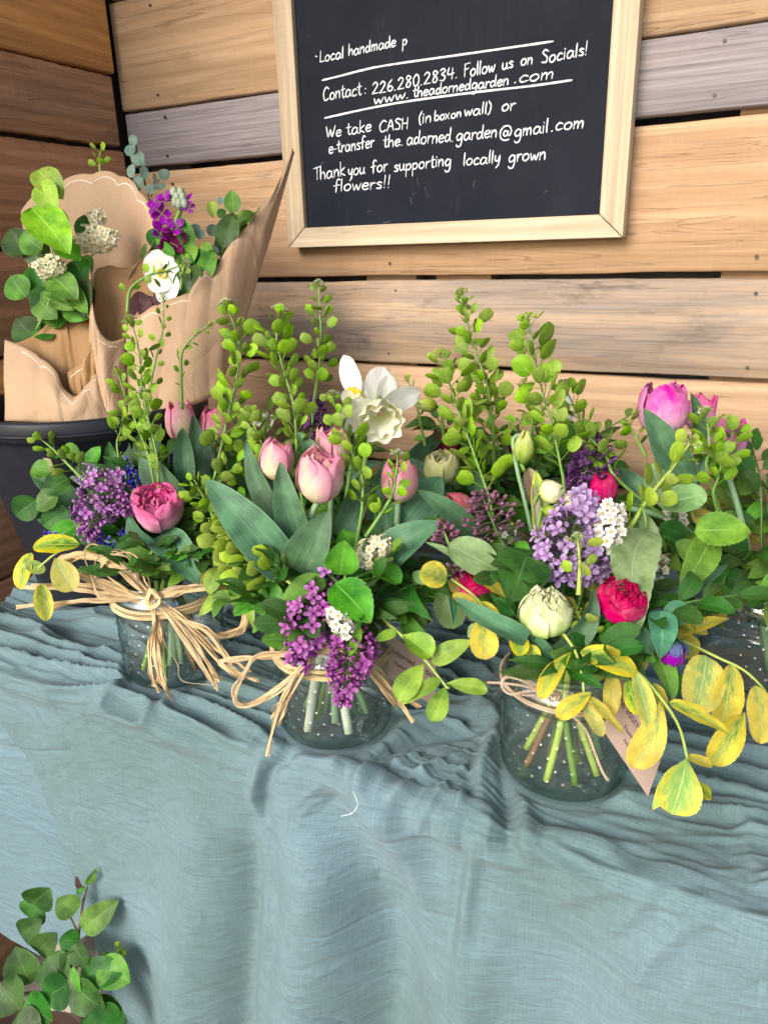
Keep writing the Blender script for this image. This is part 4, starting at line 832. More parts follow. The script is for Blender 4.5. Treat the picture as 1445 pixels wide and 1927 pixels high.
def lilac(label, pts, wid, kind, n=120, openf=.35, jar=None, group='lilac heads', stemend=None, size=1.0, cat='lilac', facing=.35):
    """pts along the panicle axis, base to tip; wid = radius px at base, middle, tip"""
    A = spl([P(*p) for p in pts], 24); d = np.mean([p[2] for p in pts]); th = thing('lilac', label, cat, A[0], group)
    mb = MB(); path = ([P(*s) for s in stemend][::-1] if stemend else []) + [A[0]]
    if jar:
        tl = in_jar(jar, path[0]); path = tl[::-1][:-1] + path if not stemend else tl[::-1][:2] + path
    full = np.vstack([spl(path, 16), A]) if len(path) > 1 else A
    mb.tube(full, np.linspace(.0022, .0006, len(full)), 6); part('stem', mb, M_STALKD, th)
    tw = MB()
    for i in range(n):
        f = (i + RND.random()) / n; j = f * 23; k = int(min(22, j)); q = A[k] + (A[k + 1] - A[k]) * (j - k); t = nrm(A[min(23, k + 1)] - A[max(0, k - 1)])
        R = np.interp(f, np.linspace(0, 1, len(wid)), wid) * d / F; an = i * 2.39996
        a1 = nrm(np.cross(t, [.3, .5, .81])); a2 = np.cross(t, a1); o = a1 * math.cos(an) + a2 * math.sin(an); L = .0095 * size
        rr = max(.001, R * RND.uniform(.72, 1.02) - L * .8); c = q + o * rr + t * RND.uniform(-.002, .002)
        y = nrm(o + t * RND.uniform(.05, .7) + VIEW * facing * RND.random() + NR.uniform(-.35, .35, 3)); op = RND.random() < openf
        Mx = frame(nrm(np.cross(y, [.2, .1, .9])), y, c - y * L * .1, size * RND.uniform(.85, 1.15), RND.random() * 0)
        inst('floret' if op else 'flower_bud', FLOR[kind][0 if op else 1], th, Mx)
        if i % 2 == 0: tw.tube([q, q + o * rr * .6 + t * .001, c], .00045, 4)
    part('twiglets', tw, M_LILB if kind in ('bud', 'dark') else M_STALKD, th, stuff=True)
    return th
# ---- white racemes (bird cherry)
def cherry_flower(name, mat, seed):
    mb = MB(); r = .0042
    for q in range(5):
        an = q * 2 * math.pi / 5; v = np.linspace(0, 1, 4); u = np.linspace(-1, 1, 4); U, V = np.meshgrid(u, v); w = np.sin(math.pi * (V * .7 + .15)) * r * .5
        X = .0008 + V * r; Y = U * w; Z = .0012 + .0016 * V - .001 * V ** 2 * (1 + seed) + .0012 * np.abs(U) ** 2 * V
        mb.grid(np.stack([X * math.cos(an) - Y * math.sin(an), X * math.sin(an) + Y * math.cos(an), Z], -1), np.stack([U / 2 + .5, V], -1))
    for q in range(9):
        an = q * .698; e = (math.cos(an) * .0017, math.sin(an) * .0017, .0038); mb.tube([(math.cos(an) * .0006, math.sin(an) * .0006, .001), e], .00014, 3, mi=0); mb.ball(e, .0003, 4, 3, mi=1)
    mb.ball((0, 0, .0012), .0009, 5, 4, mi=1); mb.tube([(0, 0, -.006), (0, 0, .001)], .0003, 4, mi=2)
    return mb.mesh(name, [mat, M_ANTH, M_STALK])
CHF = {'w': [cherry_flower('blossom', M_BLOS, s) for s in (0, 1)], 'c': [cherry_flower('blossom', M_BLOSC, s) for s in (0, 1.4)]}
def raceme(label, pts, wid, n=40, kind='w', jar=None, size=1.0, group='white blossom racemes', buds=.15, cat='blossom'):
    A = spl([P(*p) for p in pts], 20); d = pts[0][2]; th = thing('blossom_raceme', label, cat, A[0], group)
    path = [A[0]]
    if jar: path = in_jar(jar, A[0])[::-1][:-1] + path
    full = np.vstack([spl(path, 14), A]) if len(path) > 1 else A
    mb = MB(); mb.tube(full, np.linspace(.0014, .0006, len(full)), 6); part('stem', mb, M_STALKD, th)
    bm = MB()
    for i in range(n):
        f = (i + RND.random()) / n; j = f * 19; k = int(min(18, j)); q = A[k] + (A[k + 1] - A[k]) * (j - k); t = nrm(A[min(19, k + 1)] - A[max(0, k - 1)])
        R = np.interp(f, np.linspace(0, 1, len(wid)), wid) * d / F; an = i * 2.39996; a1 = nrm(np.cross(t, [.3, .5, .81])); a2 = np.cross(t, a1); o = a1 * math.cos(an) + a2 * math.sin(an)
        y = nrm(o + t * RND.uniform(0, .5) + VIEW * .4 * RND.random() + NR.uniform(-.25, .25, 3)); c = q + o * R * RND.uniform(.6, .95)
        if f > 1 - buds: bm.ball(c, .0016 * size, 6, 5)
        else: inst('blossom', CHF[kind][i % 2], th, frame(nrm(np.cross(y, [.2, .1, .9])), y, c, size * RND.uniform(.85, 1.12)))
    if bm.n: part('buds', bm, M_BLOSC if kind == 'c' else M_BLOS, th, stuff=True)
    return th
def bell_mesh():
    mb = MB(); z = np.array([0, .0008, .002, .0035, .0048, .0055]); r = np.array([.0006, .0016, .0021, .0021, .0014, .0017]); a = np.arange(8) * 2 * math.pi / 8
    g = np.stack([np.cos(a)[None] * r[:, None], np.sin(a)[None] * r[:, None], np.repeat(z[:, None], 8, 1)], -1); uv = np.zeros((6, 8, 2)); uv[..., 1] = np.linspace(0, 1, 6)[:, None]; mb.grid(g, uv, wrapu=True)
    return mb.mesh('bell', M_MUSC)
BELL = bell_mesh()
def muscari(label, pts, n=34, jar=None, w=16):
    A = spl([P(*p) for p in pts], 16); d = pts[0][2]; th = thing('grape_hyacinth', label, 'flower', A[0], 'grape hyacinths')
    mb = MB(); path = (in_jar(jar, A[0])[::-1][:-1] if jar else []) + [A[0]]; full = np.vstack([spl(path, 12), A]) if len(path) > 1 else A
    mb.tube(full, .0012, 6); part('stem', mb, M_STALK, th)
    for i in range(n):
        f = (i + .5) / n; k = min(14, int(f * 15)); q = A[k] + (A[k + 1] - A[k]) * (f * 15 - k); t = nrm(A[k + 1] - A[k]); an = i * 2.4; a1 = nrm(np.cross(t, [.3, .5, .81])); a2 = np.cross(t, a1); o = a1 * math.cos(an) + a2 * math.sin(an)
        R = w * d / F * .5 * (1 - .6 * f ** 3); y = nrm(o + t * (f * 1.6 - .8)); inst('bell', BELL, th, frame(nrm(np.cross(y, [.2, .1, .9])), y, q + o * R * .35, 1.05 - .4 * f))
    return th
# ---- daffodil
def daffodil(label, px, py, d, r, face, jar, tepals, mat=M_WHITE, cmat=M_CORO, double=True, corona=.55, group='daffodils', clen=.55):
    """tepals: list of (px,py,depth,width px) tips; face = facing vector"""
    c = P(px, py, d); th = thing('daffodil', label, 'daffodil', c, group); face = nrm(face)
    for tp in tepals:
        leaf_part(th, c, P(*tp[:3]), tp[3] * tp[2] / F, mat, face + NR.uniform(-.15, .15, 3), 'tepal', shape='oval', curl=-.06, foldz=.16, nv=14, wav=.03)
    Mx = np.array(frame(np.cross(face, [.3, .9, .1]), face, c)); R = r * d / F
    for ly in range(2 if double else 1):
        m = 26; z = np.linspace(0, 1, 7); a = np.linspace(0, 2 * math.pi, m * 2, endpoint=False); Zz, Aa = np.meshgrid(z, a, indexing='ij'); k = 1 - ly * .3
        rad = R * corona * k * (.45 + .5 * Zz ** .7) * (1 + (.10 + .05 * ly) * Zz ** 2 * np.sin(Aa * (9 - ly) + ly) + .06 * Zz ** 2 * (vnoise(Aa * 3, Zz * 3, 7 + ly) - .5) * 2); zz = R * clen * Zz * (1 - .06 * ly) * (1 + .10 * (vnoise(Aa * 4, Zz, 3 + ly) - .5) * 2 * Zz)
        g = np.stack([np.cos(Aa) * rad, np.sin(Aa) * rad, zz], -1); w = g.reshape(-1, 3) @ Mx[:3, :3].T + c; mb = MB(); uv = np.stack([Aa / 6.28, Zz], -1); mb.grid(w.reshape(g.shape), uv, wrapu=True); part('corona', mb, cmat, th)
    p = in_jar(jar, c - face * .004); stem_part(th, [c, c - face * .012 + np.array([0, 0, .002])] + p[1:], .0026, M_STALK)
    return th
def bud(label, px, py, d, w, h, ang, mat, jar=None, name='daffodil_bud', cat='flower bud', stem=None, group='closed buds'):
    """ang = direction of the tip in the photo, degrees clockwise from up"""
    a = math.radians(ang); ax = nrm(UPC * math.cos(a) + RTC * math.sin(a) + VIEW * .25); c = P(px, py, d); H = h * d / F; R = w * d / F / 2; b = c - ax * H / 2
    th = thing(name, label, cat, b, group); flower_head(th, b, ax, [(3, R * .9, H * .97, 1.25, TIGHT, dict(ruff=.03, nv=12)), (3, R, H, 1.15, TIGHT, dict(ruff=.04, over=.06, nv=12))], mat)
    pts = [b] + ([P(*s) for s in stem] if stem else [])
    if jar: pts += in_jar(jar, pts[-1])[2 if stem else 1:]
    if len(pts) > 1: stem_part(th, pts, .0018, M_STALK)
    return th
# ---- generic leafy branch
def branch(label, cat, stems, leaves, name='leafy_branch', group=None, smat=None, jar=None, r=.0016):
    P0 = P(*stems[0][0]); th = thing(name, label, cat, P0, group)
    for i, s in enumerate(stems):
        pts = [P(*q) for q in s]
        if i == 0 and jar: pts = in_jar(jar, pts[0])[::-1][:2] + pts
        stem_part(th, pts, r if i == 0 else r * .7, smat or M_STALK, r * .6, 24, knots=.25)
    for spec, mat, shape, kw in leaves:
        kw = dict(dict(curl=.07, foldz=.22, nv=24, serr=.0, wav=.03), **kw); LF(th, spec, mat, shape, **kw)
        if spec[0] is not None: pass
    return th
LEAFM = {}
def filler_mesh(mat, shape, i):
    key = (mat.name, shape, i)
    if key not in LEAFM:
        mb = MB(); g, uv = leaf_grid(1, {'ovate': .55, 'oval': .5, 'lance': .3, 'obovate': .5, 'round': .85}[shape], shape, curl=(.1, .18, .04)[i], foldz=(.2, .35, .1)[i], serr=.02, nu=7, nv=14, seed=i * 11, wav=.04, bend=(0, .08, -.06)[i]); mb.grid(g, uv); mb.tube([(0, -.22, .02), (0, -.1, 0), (0, .02, 0)], .014, 4); LEAFM[key] = mb.mesh('leaf', mat)
    return LEAFM[key]
def sprig(label, jar, direction, L, mat, shape='ovate', size=.035, n=9, group=None, cat='greenery', start=.25, name='leafy_sprig', smat=None, droop=.2, pair=True):
    c, r, h = JARS[jar]; m = c + np.array([0, 0, h]); dv = nrm(direction); b = m + np.array([dv[0], dv[1], 0]) * r * .55
    e = b + dv * L + np.array([0, 0, -droop * L]); mid = b + dv * L * .5 + np.array([0, 0, droop * L * .4]); f = m - np.array([0, 0, .012])
    th = thing(name, label, cat, b, group); A = spl([b, mid, e], 18); mb = MB(); mb.tube(np.vstack([[f], [f * .5 + b * .5], A]), np.linspace(.0018, .0007, 20), 6); part('stem', mb, smat or M_STALKD, th)
    for i in range(n):
        f_ = start + (1 - start) * i / max(1, n - 1); k = min(16, int(f_ * 17)); q = A[k]; t = nrm(A[k + 1] - A[k]); sd = (1 if i % 2 else -1)
        sidev = nrm(np.cross(t, [0, 0, 1.]) + 1e-6); y = nrm(t * (.6 if i < n - 1 else 3) + sidev * sd * RND.uniform(.6, 1.1) + NR.uniform(-.3, .3, 3)); z = nrm(np.array([0, 0, .7]) + VIEW * .8 + NR.uniform(-.45, .45, 3)); sc = size * RND.uniform(.75, 1.25) * (1 - .25 * f_)
        inst('leaf', filler_mesh(mat, shape, RND.randint(0, 2)), th, frame(y, z, q + y * sc * .2, sc))
    return th
# ---- jar
def jar(label, key, hasdots=True, seedj=0, water=True):
    c, r, h = JARS[key]; th = thing('glass_jar', label, 'jar', c, 'dotted glass jars'); n = 400 if hasdots else 64
    prof = [(.6, .0), (.86, .0005), (.955, .004), (.99, .010), (1.0, .018)] + [(1.0, .018 + (h - .042) * k / 84) for k in range(1, 85)] + [(.985, h - .019), (.93, h - .0135), (.875, h - .0105), (.855, h - .008), (.855, h - .006), (.89, h - .0045), (.895, h - .0025), (.87, h - .0005), (.84, h)]
    wl = h * .70; inner = [(.815, h - .0005), (.80, h - .004), (.81, h - .0105), (.87, h - .015), (.935, h - .021), (.945, h - .026), (.945, wl + .006), (.942, wl + .0015), (.92, wl), (.6, wl)]
    a = np.linspace(0, 2 * math.pi, n, endpoint=False); rows = []
    for (k, z) in prof:
        rad = np.full(n, r * k)
        if hasdots and .02 < z < h - .026 and k == 1.0:
            spz = .0118; 
            for row in range(int((h - .03) / spz)):
                zc = .022 + row * spz
                if zc > h - .030: continue
                dz = z - zc
                if abs(dz) > .0024: continue
                nd = 26; da = ((a * nd / (2 * math.pi) + .5 * (row % 2)) % 1 - .5) * 2 * math.pi / nd * r
                q = np.hypot(da, dz) / .0021; rad = rad + np.where(q < 1, .0014 * np.sqrt(np.clip(1 - q * q, 0, 1)), 0)
        rows.append(np.stack([np.cos(a) * rad, np.sin(a) * rad, np.full(n, z)], -1))
    for (k, z) in inner: rows.append(np.stack([np.cos(a) * r * k, np.sin(a) * r * k, np.full(n, z)], -1))
    g = np.array(rows) + c; mb = MB(); mb.grid(g, wrapu=True); b = mb.n; mb.f.append(tuple(range(n - 1, -1, -1))); mb.f.append(tuple(range(b - n, b))); mb.mi += [0, 0]
    part('glass_body', mb, M_GLASS, th)
    mb = MB(); a2 = a[::8] if hasdots else a[::2]; m2 = len(a2)
    ring = lambda k, z: np.stack([np.cos(a2) * r * k, np.sin(a2) * r * k, np.full(m2, z)], -1)
    mb.grid(np.array([ring(.85, .005), ring(.93, .012), ring(.955, .022), ring(.955, wl - .002)]) + c, wrapu=True); k0 = 0
    mb.f.append(tuple(range(m2 - 1, -1, -1))); mb.f.append(tuple(range(3 * m2, 4 * m2))); mb.mi += [0, 0]
    part('water', mb, M_WATER, th)
    return th
# ---- ribbons (raffia)
def ribbon_mb(pts, w, n=60, seed=0, twist=5.0, nrm0=None):
    p = spl(pts, n); t = np.gradient(p, axis=0); t /= np.linalg.norm(t, axis=1)[:, None] + 1e-9; mb = MB(); g = np.zeros((n, 4, 3)); uv = np.zeros((n, 4, 2))
    tw = (vnoise(np.linspace(0, twist, n), np.zeros(n), seed) - .5) * 3.2; ww = w * (.75 + .5 * vnoise(np.linspace(0, 6, n), np.zeros(n), seed + 4)); jit = (np.stack([vnoise(np.linspace(0, 9, n), np.full(n, k), seed) for k in range(3)], -1) - .5) * .0018
    for i in range(n):
        z = VIEW - VIEW.dot(t[i]) * t[i]; z = nrm(z); x = np.cross(t[i], z); a = tw[i]; xx = x * math.cos(a) + z * math.sin(a); zz = np.cross(xx, t[i])
        for j, (u, q) in enumerate(((-1, .0), (-.35, .22), (.35, .22), (1, 0))): g[i, j] = p[i] + jit[i] + xx * u * ww[i] / 2 + zz * q * ww[i] * .55; uv[i, j] = ((i / n) * 4 % 1 if False else .5 + u * .5, i / n)
    uv[..., 0], uv[..., 1] = uv[..., 1].copy() * 1.0, uv[..., 0].copy(); mb.grid(g, uv); return mb
def raffia_strand(parent, name, pts, w=.0035, seed=None, **kw):
    for _q in range(2 if w > .003 else 0): part(name, ribbon_mb([P(*q) + NR.normal(0, .0012, 3) for q in pts], w * .45, seed=RND.randint(0, 300), **kw), M_RAF, parent)
    w = w * .66
    return part(name, ribbon_mb([P(*q) for q in pts], w, seed=RND.randint(0, 300), **kw), M_RAF, parent)
# ================================================================= JARS, BUCKET, PAPER
jar('dotted glass jar at left tied with a big raffia bow', 'L')
jar('dotted glass jar in the middle below the hanging magenta-purple lilac heads', 'M')
jar('dotted glass jar at right tied with brown twine, its stems clear in the water', 'R')
jar('dotted glass jar half hidden behind yellow leaves at the right edge', 'FR')
jar('glass jar in the back row hidden in the foliage behind the white-green tulip', 'B', False)
jar('glass jar in the back row hidden behind the white daffodil bouquet', 'BL', False)
bk = thing('bucket', 'black plastic bucket at left holding the paper-wrapped bouquets', 'bucket', (-.83, -.385, T))
mb = MB(); a = np.linspace(0, 2 * math.pi, 72, endpoint=False); rows = []
for r, z in ((0, .003), (.09, .003), (.102, .003), (.106, .008), (.112, .05), (.148, .235), (.150, .238), (.151, .245), (.1575, .247), (.159, .252), (.159, .268), (.157, .272), (.150, .272), (.148, .268), (.146, .235), (.110, .05), (.104, .012), (0, .012)):
    rows.append(np.stack([-.83 + np.cos(a) * r, -.385 + np.sin(a) * r, np.full(72, T + .006 + z)], -1))
mb.grid(np.array(rows), wrapu=True); part('bucket_body', mb, M_BUCKET, bk)
mb = MB(); mb.tube([(-.83 + math.cos(q) * .163, -.385 + math.sin(q) * .163, T + .262 - .028 * max(0, math.sin((q + 2.9) * .5)) ** 2 * 0) for q in np.linspace(-2.9, -.2, 40)], .0016, 6); part('handle', mb, M_BUCKET, bk)
def paper(parent, tp, bt, mat, bulge=0, scal=0, amp=0, trim=False, nu=90, nv=22, name='paper_sheet', tv=.07, wr=.0005, label=None, tsc=None):
    A = spl([P(*p) for p in tp], nu); B = spl([P(*p) for p in bt], nu); u = np.linspace(0, 1, nu)
    dirv = A - B; dl = np.linalg.norm(dirv, axis=1)[:, None] + 1e-6; dn = dirv / dl
    lobe = (np.abs(np.sin(math.pi * scal * u)) ** .6 * amp if scal else 0 * u)[:, None]; d0 = np.mean([p[2] for p in tp])
    A2 = A + dn * lobe * d0 / F
    def surf(vv):
        g = A2[None] * (1 - vv[:, None, None]) + B[None] * vv[:, None, None]
        w = (vnoise(np.repeat(u[None] * 5, len(vv), 0), np.repeat(vv[:, None] * 3, nu, 1), 31) - .5) * .004 + (np.abs(vnoise(np.repeat(u[None] * 7 + 2, len(vv), 0), np.repeat(vv[:, None] * 1.2, nu, 1), 41) - .5)) * .005 + (vnoise(np.repeat(u[None] * 16, len(vv), 0), np.repeat(vv[:, None] * 5, nu, 1), 37) - .5) * wr * 2
        return g + VIEW * (bulge * np.sin(math.pi * np.clip(u, 0, 1))[None, :, None] * (.35 + .65 * np.sin(math.pi * vv))[:, None, None] + (w * np.clip(vv * 8, .2, 1)[:, None])[..., None])
    v = np.linspace(0, 1, nv); g = surf(v); mb = MB(); mb.grid(g); o = part(name, mb, mat, parent, label=label)
    sol = o.modifiers.new('thickness', 'SOLIDIFY'); sol.thickness = .0004; sol.offset = -1
    if trim:
        t0 = np.minimum(.45, tv * .09 / dl[:, 0] * 1.0); k = tsc or scal; z = np.abs(np.sin(math.pi * k * u)) ** .55
        off = 10 * d0 / F + (1 - z) * 8 * d0 / F; wl = 1.3 * d0 / F
        vv0 = np.clip((off) / dl[:, 0], 0, .9); vv1 = np.clip((off + wl) / dl[:, 0], 0, .92); rows = []
        for q in (vv0, vv1):
            S_full = np.array([surf(np.array([q[i]]))[0, i] for i in range(nu)]); rows.append(S_full + VIEW * .0009)
        gg = np.array(rows); on = vnoise(u * 14, u * 0, 5) > .30
        mb = MB(); 
        for i in range(nu - 1):
            if on[i] and dl[i, 0] > 30 * d0 / F: mb.add([gg[0, i], gg[0, i + 1], gg[1, i + 1], gg[1, i]], [(0, 1, 2, 3)])
        if mb.n: part('scalloped_line', mb, M_TRIM, o)
    return o
w1 = thing('paper_wrap', 'scalloped kraft paper wrap round the leftmost bouquet with cream blossom', 'paper wrap', P(150, 780, .97), 'kraft paper bouquet wraps')
paper(w1, [(40, 400, 1.0), (85, 352, 1.0), (125, 335, 1.0), (190, 322, 1.0), (240, 338, 1.0), (274, 385, .99), (284, 430, .985), (279, 470, .98), (252, 505, .975)], [(80, 660, 1.0), (95, 650, 1.0), (115, 645, 1.0), (140, 640, 1.0), (165, 630, 1.0), (185, 610, .99), (205, 580, .985), (225, 550, .98), (245, 520, .975)], M_KRAFT, -.03, 9, 7, True)
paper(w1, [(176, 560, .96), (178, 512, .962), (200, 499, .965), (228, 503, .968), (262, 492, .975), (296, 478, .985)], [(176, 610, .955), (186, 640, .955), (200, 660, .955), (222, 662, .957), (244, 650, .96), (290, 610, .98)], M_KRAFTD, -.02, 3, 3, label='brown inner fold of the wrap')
paper(w1, [(170, 500, .95), (178, 585, .94), (192, 628, .935), (212, 645, .935), (234, 636, .945)], [(168, 640, .95), (184, 700, .937), (200, 765, .93), (216, 790, .93), (240, 775, .94)], M_KRAFT, .012, 1, 2, True, tsc=2)
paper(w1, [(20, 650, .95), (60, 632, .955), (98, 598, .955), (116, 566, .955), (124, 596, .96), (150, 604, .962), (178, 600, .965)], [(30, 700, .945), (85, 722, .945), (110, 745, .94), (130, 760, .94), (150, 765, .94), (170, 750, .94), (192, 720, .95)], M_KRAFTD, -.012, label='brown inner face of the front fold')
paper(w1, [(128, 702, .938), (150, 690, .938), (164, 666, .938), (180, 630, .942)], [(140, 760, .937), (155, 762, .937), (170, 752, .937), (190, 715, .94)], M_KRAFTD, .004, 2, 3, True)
paper(w1, [(10, 640, .94), (60, 664, .935), (90, 684, .932), (112, 706, .93), (124, 735, .928), (148, 748, .926), (166, 728, .927), (182, 708, .93), (196, 730, .935)], [(10, 792, .93), (60, 794, .925), (90, 795, .922), (112, 796, .92), (132, 798, .92), (152, 797, .92), (170, 796, .922), (190, 793, .925), (210, 788, .93)], M_KRAFT, .012, 5, 4, True)
w2 = thing('paper_wrap', 'tall kraft paper wrap with one long corner pointing up to the sign frame', 'paper wrap', P(340, 760, .98), 'kraft paper bouquet wraps')
paper(w2, [(240, 615, .955), (270, 600, .955), (300, 577, .955), (338, 570, .96), (358, 556, .965), (385, 524, .975), (405, 517, .985), (428, 482, 1.0), (446, 456, 1.01), (470, 432, 1.03), (488, 400, 1.045), (510, 378, 1.06), (530, 332, 1.085), (552, 284, 1.11)],
      [(232, 792, .94), (262, 790, .94), (290, 786, .94), (318, 780, .945), (345, 772, .95), (372, 762, .955), (395, 752, .96), (415, 735, .965), (428, 700, .975), (447, 650, .99), (467, 592, 1.01), (490, 515, 1.035), (515, 430, 1.065), (554, 288, 1.11)], M_KRAFT, .018, 6.5, 10, True, nu=130)
paper(w2, [(360, 560, 1.0), (395, 520, 1.02), (418, 478, 1.04), (448, 440, 1.05), (476, 414, 1.06), (500, 398, 1.07)], [(330, 640, 1.0), (380, 600, 1.01), (410, 560, 1.02), (440, 520, 1.03), (470, 470, 1.05), (505, 410, 1.07)], M_PINKP, -.015, label='pale inner sheet of the wrap')
paper(w2, [(252, 520, .985), (280, 500, .99), (300, 520, .995)], [(250, 640, .975), (275, 650, .98), (300, 640, .985)], M_KRAFTD, -.01)
# cards
def card(label, corners, lines, thick=.0006, grp='garden name cards'):
    """corners TL, TR, BR, BL as (px,py,d); lines = (text, u0, v0, u1, height)"""
    TL, TR, BR, BL = [P(*c) for c in corners]; ex = ((TR - TL) + (BR - BL)) / 2; BRp = BL + (TR - TL); ey = (TL - BL); nz = nrm(np.cross(ex, ey)); nz = nz if nz.dot(VIEW) > 0 else -nz
    th = thing('name_card', label, 'card', BL, grp); mb = MB(); TR2 = TL + ex; BR2 = BL + ex
    f = [BL, BR2, TR2, TL]; bkk = [q - nz * thick for q in f]; mb.add(f + bkk, [(0, 1, 2, 3), (7, 6, 5, 4), (0, 4, 5, 1), (1, 5, 6, 2), (2, 6, 7, 3), (3, 7, 4, 0)])
    part('card_stock', mb, [M_CARD], th, False)
    for (tx, u0, v0, u1, hgt) in lines:
        cu = bpy.data.curves.new('txt', 'FONT'); cu.body = tx; cu.size = 1; cu.resolution_u = 3; to = bpy.data.objects.new('txt', cu); COL.objects.link(to)
        dg = bpy.context.evaluated_depsgraph_get(); me = bpy.data.meshes.new_from_object(to.evaluated_get(dg)); bpy.data.objects.remove(to); v = np.zeros(len(me.vertices) * 3); me.vertices.foreach_get('co', v); v = v.reshape(-1, 3)
        wd = v[:, 0].max(); L = np.linalg.norm(ey); e2 = ey / L; s_ = (u1 - u0) / wd
        w = BL + np.outer(u0 + v[:, 0] * s_, ex) + np.outer(v0 * L + v[:, 1] * hgt * L, e2) + nz * .0004
        me.vertices.foreach_set('co', (w - BL).ravel()); me.materials.clear(); me.materials.append(M_INK); me.update(); o = bpy.data.objects.new('lettering', me); COL.objects.link(o); o.parent = th; LOC[o.name] = BL
    return th, BL, ex, ey, nz
M_CARD = flat_mat('card_brown', (.34, .245, .205), .6, .06); M_INK = flat_mat('black_ink', (.02, .018, .018), .6, .05); M_WEDGE = M_CHALK
card('small brown card with black lettering hanging behind the middle jar', [(706, 1176, .715), (824, 1243, .735), (815, 1336, .745), (707, 1262, .72)], [('the adorned garden', .10, .62, .98, .20), ('Flower Farm &', .30, .40, .66, .115), ('Amherstburg', .42, .24, .70, .10)])
th_, BL_, ex_, ey_, nz_ = card('brown card hanging corner down at the right jar among yellow leaves', [(1170, 1268, .605), (1262, 1395, .60), (1212, 1497, .598), (1133, 1372, .602)], [('the adorned garden', .06, .60, .98, .20), ('Flower Farm &', .30, .38, .70, .12), ('Amherstburg', .36, .22, .66, .10)])
mb = MB(); c0 = BL_ + ex_ * .42 + ey_ * .9 + nz_ * .0005
for a0 in (-.9, -.3, .35, .95):
    q = c0 + (ex_ / np.linalg.norm(ex_)) * math.sin(a0) * .005 + (ey_ / np.linalg.norm(ey_)) * math.cos(a0) * .005; mb.tube([c0, (c0 + q) / 2 + ex_ * .004, q], .00035, 4)
part('printed_sprig', mb, M_INK, th_)
# raffia bows and twine
def jar_ring(key, z, rr, tilt=0, n=60, off=.002):
    c, r, h = JARS[key]; return [c + np.array([math.cos(a) * (r * rr + off), math.sin(a) * (r * rr + off), h * z + tilt * math.cos(a)]) for a in np.linspace(0, 2 * math.pi, n)]
def jit(pts, s, sd=.004): return [(p[0] + RND.uniform(-s, s), p[1] + RND.uniform(-s, s), p[2] + RND.uniform(-sd, sd)) for p in pts]
rb = thing('raffia_bow', 'large pale raffia bow tied round the left jar', 'bow', P(287, 1128, .80), 'raffia bows')
for k in range(4): part('band', ribbon_mb([np.array(p) + [0, 0, (k - 1.5) * .0028] for p in jar_ring('L', .80, 1.0)], .0035, 70, seed=k), M_RAF, rb)
K = (287, 1126, .792)
for k in range(18): raffia_strand(rb, 'loop', jit([K, (262, 1100, .785), (215, 1062, .78), (165, 1045, .79), (122, 1052, .80), (118, 1062, .805), (150, 1078, .80), (210, 1108, .80), (255, 1125, .797)], 7) + [K], .0042)
for k in range(3): raffia_strand(rb, 'loop', jit([K, (262, 1095, .78), (255, 1060, .775), (225, 1040, .77), (195, 1052, .775), (180, 1078, .78), (186, 1112, .785), (215, 1128, .79)], 6) + [K], .003)
raffia_strand(rb, 'loop', [K, (200, 1130, .78), (172, 1085, .775), (160, 1042, .775), (172, 1024, .778), (200, 1030, .78), (262, 1050, .78), (282, 1100, .785), K], .0026)
raffia_strand(rb, 'loop', [K, (240, 1110, .78), (190, 1068, .775), (225, 1040, .772), (258, 1048, .775), (272, 1085, .78), K], .0026)
for k in range(8): raffia_strand(rb, 'loop', jit([K, (325, 1112, .785), (380, 1102, .785), (425, 1112, .79), (456, 1142, .795), (462, 1172, .80), (438, 1193, .80), (395, 1190, .795), (345, 1160, .79)], 6) + [K], .0036)
for e in ([(210, 1128, .80), (130, 1132, .81), (30, 1145, .83)], [(200, 1118, .80), (140, 1108, .81), (40, 1106, .83)], [(230, 1112, .80), (150, 1100, .81), (60, 1104, .83)], [(220, 1130, .80), (150, 1132, .81), (88, 1148, .815)],
          [(292, 1170, .785), (284, 1210, .78), (284, 1265, .785), (300, 1304, .795)], [(298, 1180, .785), (300, 1240, .78), (312, 1290, .785), (322, 1312, .79)], [(294, 1180, .783), (290, 1230, .78), (305, 1280, .785), (316, 1300, .79)], [(300, 1185, .787), (304, 1230, .782), (296, 1275, .787), (290, 1290, .79)],
          [(330, 1165, .785), (370, 1215, .78), (400, 1262, .785), (412, 1280, .79)], [(335, 1160, .785), (385, 1215, .78), (430, 1262, .785), (460, 1280, .795)], [(325, 1170, .785), (360, 1225, .78), (395, 1275, .785), (408, 1296, .79)], [(340, 1160, .785), (395, 1210, .78), (440, 1245, .787), (470, 1262, .795)], [(330, 1160, .785), (390, 1190, .78), (425, 1235, .785), (442, 1268, .79)]):
    for q in range(2): raffia_strand(rb, 'tail', [K] + jit(e, 3), .0044)
raffia_strand(rb, 'tail', [K, (310, 1210, .783), (335, 1250, .783), (342, 1280, .786), (400, 1290, .79)], .0012)
mb = ribbon_mb([P(280, 1110, .785), P(298, 1118, .78), P(300, 1134, .78), P(284, 1142, .785), P(276, 1130, .785), P(284, 1112, .78), P(298, 1124, .779)], .006, 30, seed=4); part('knot', mb, M_RAF, rb)
rb = thing('raffia_bow', 'loose raffia bow tied round the middle jar beneath the purple lilac', 'bow', P(607, 1216, .68), 'raffia bows')
for k in range(3): part('band', ribbon_mb([np.array(p) + [0, 0, (k - 1) * .003] for p in jar_ring('M', .80, 1.0)], .0035, 70, seed=k + 9), M_RAF, rb)
K = (607, 1214, .672)
for k in range(5): raffia_strand(rb, 'loop', jit([K, (560, 1228, .675), (500, 1236, .68), (440, 1240, .69), (416, 1246, .695), (440, 1262, .69), (485, 1282, .685)], 3), .0034)
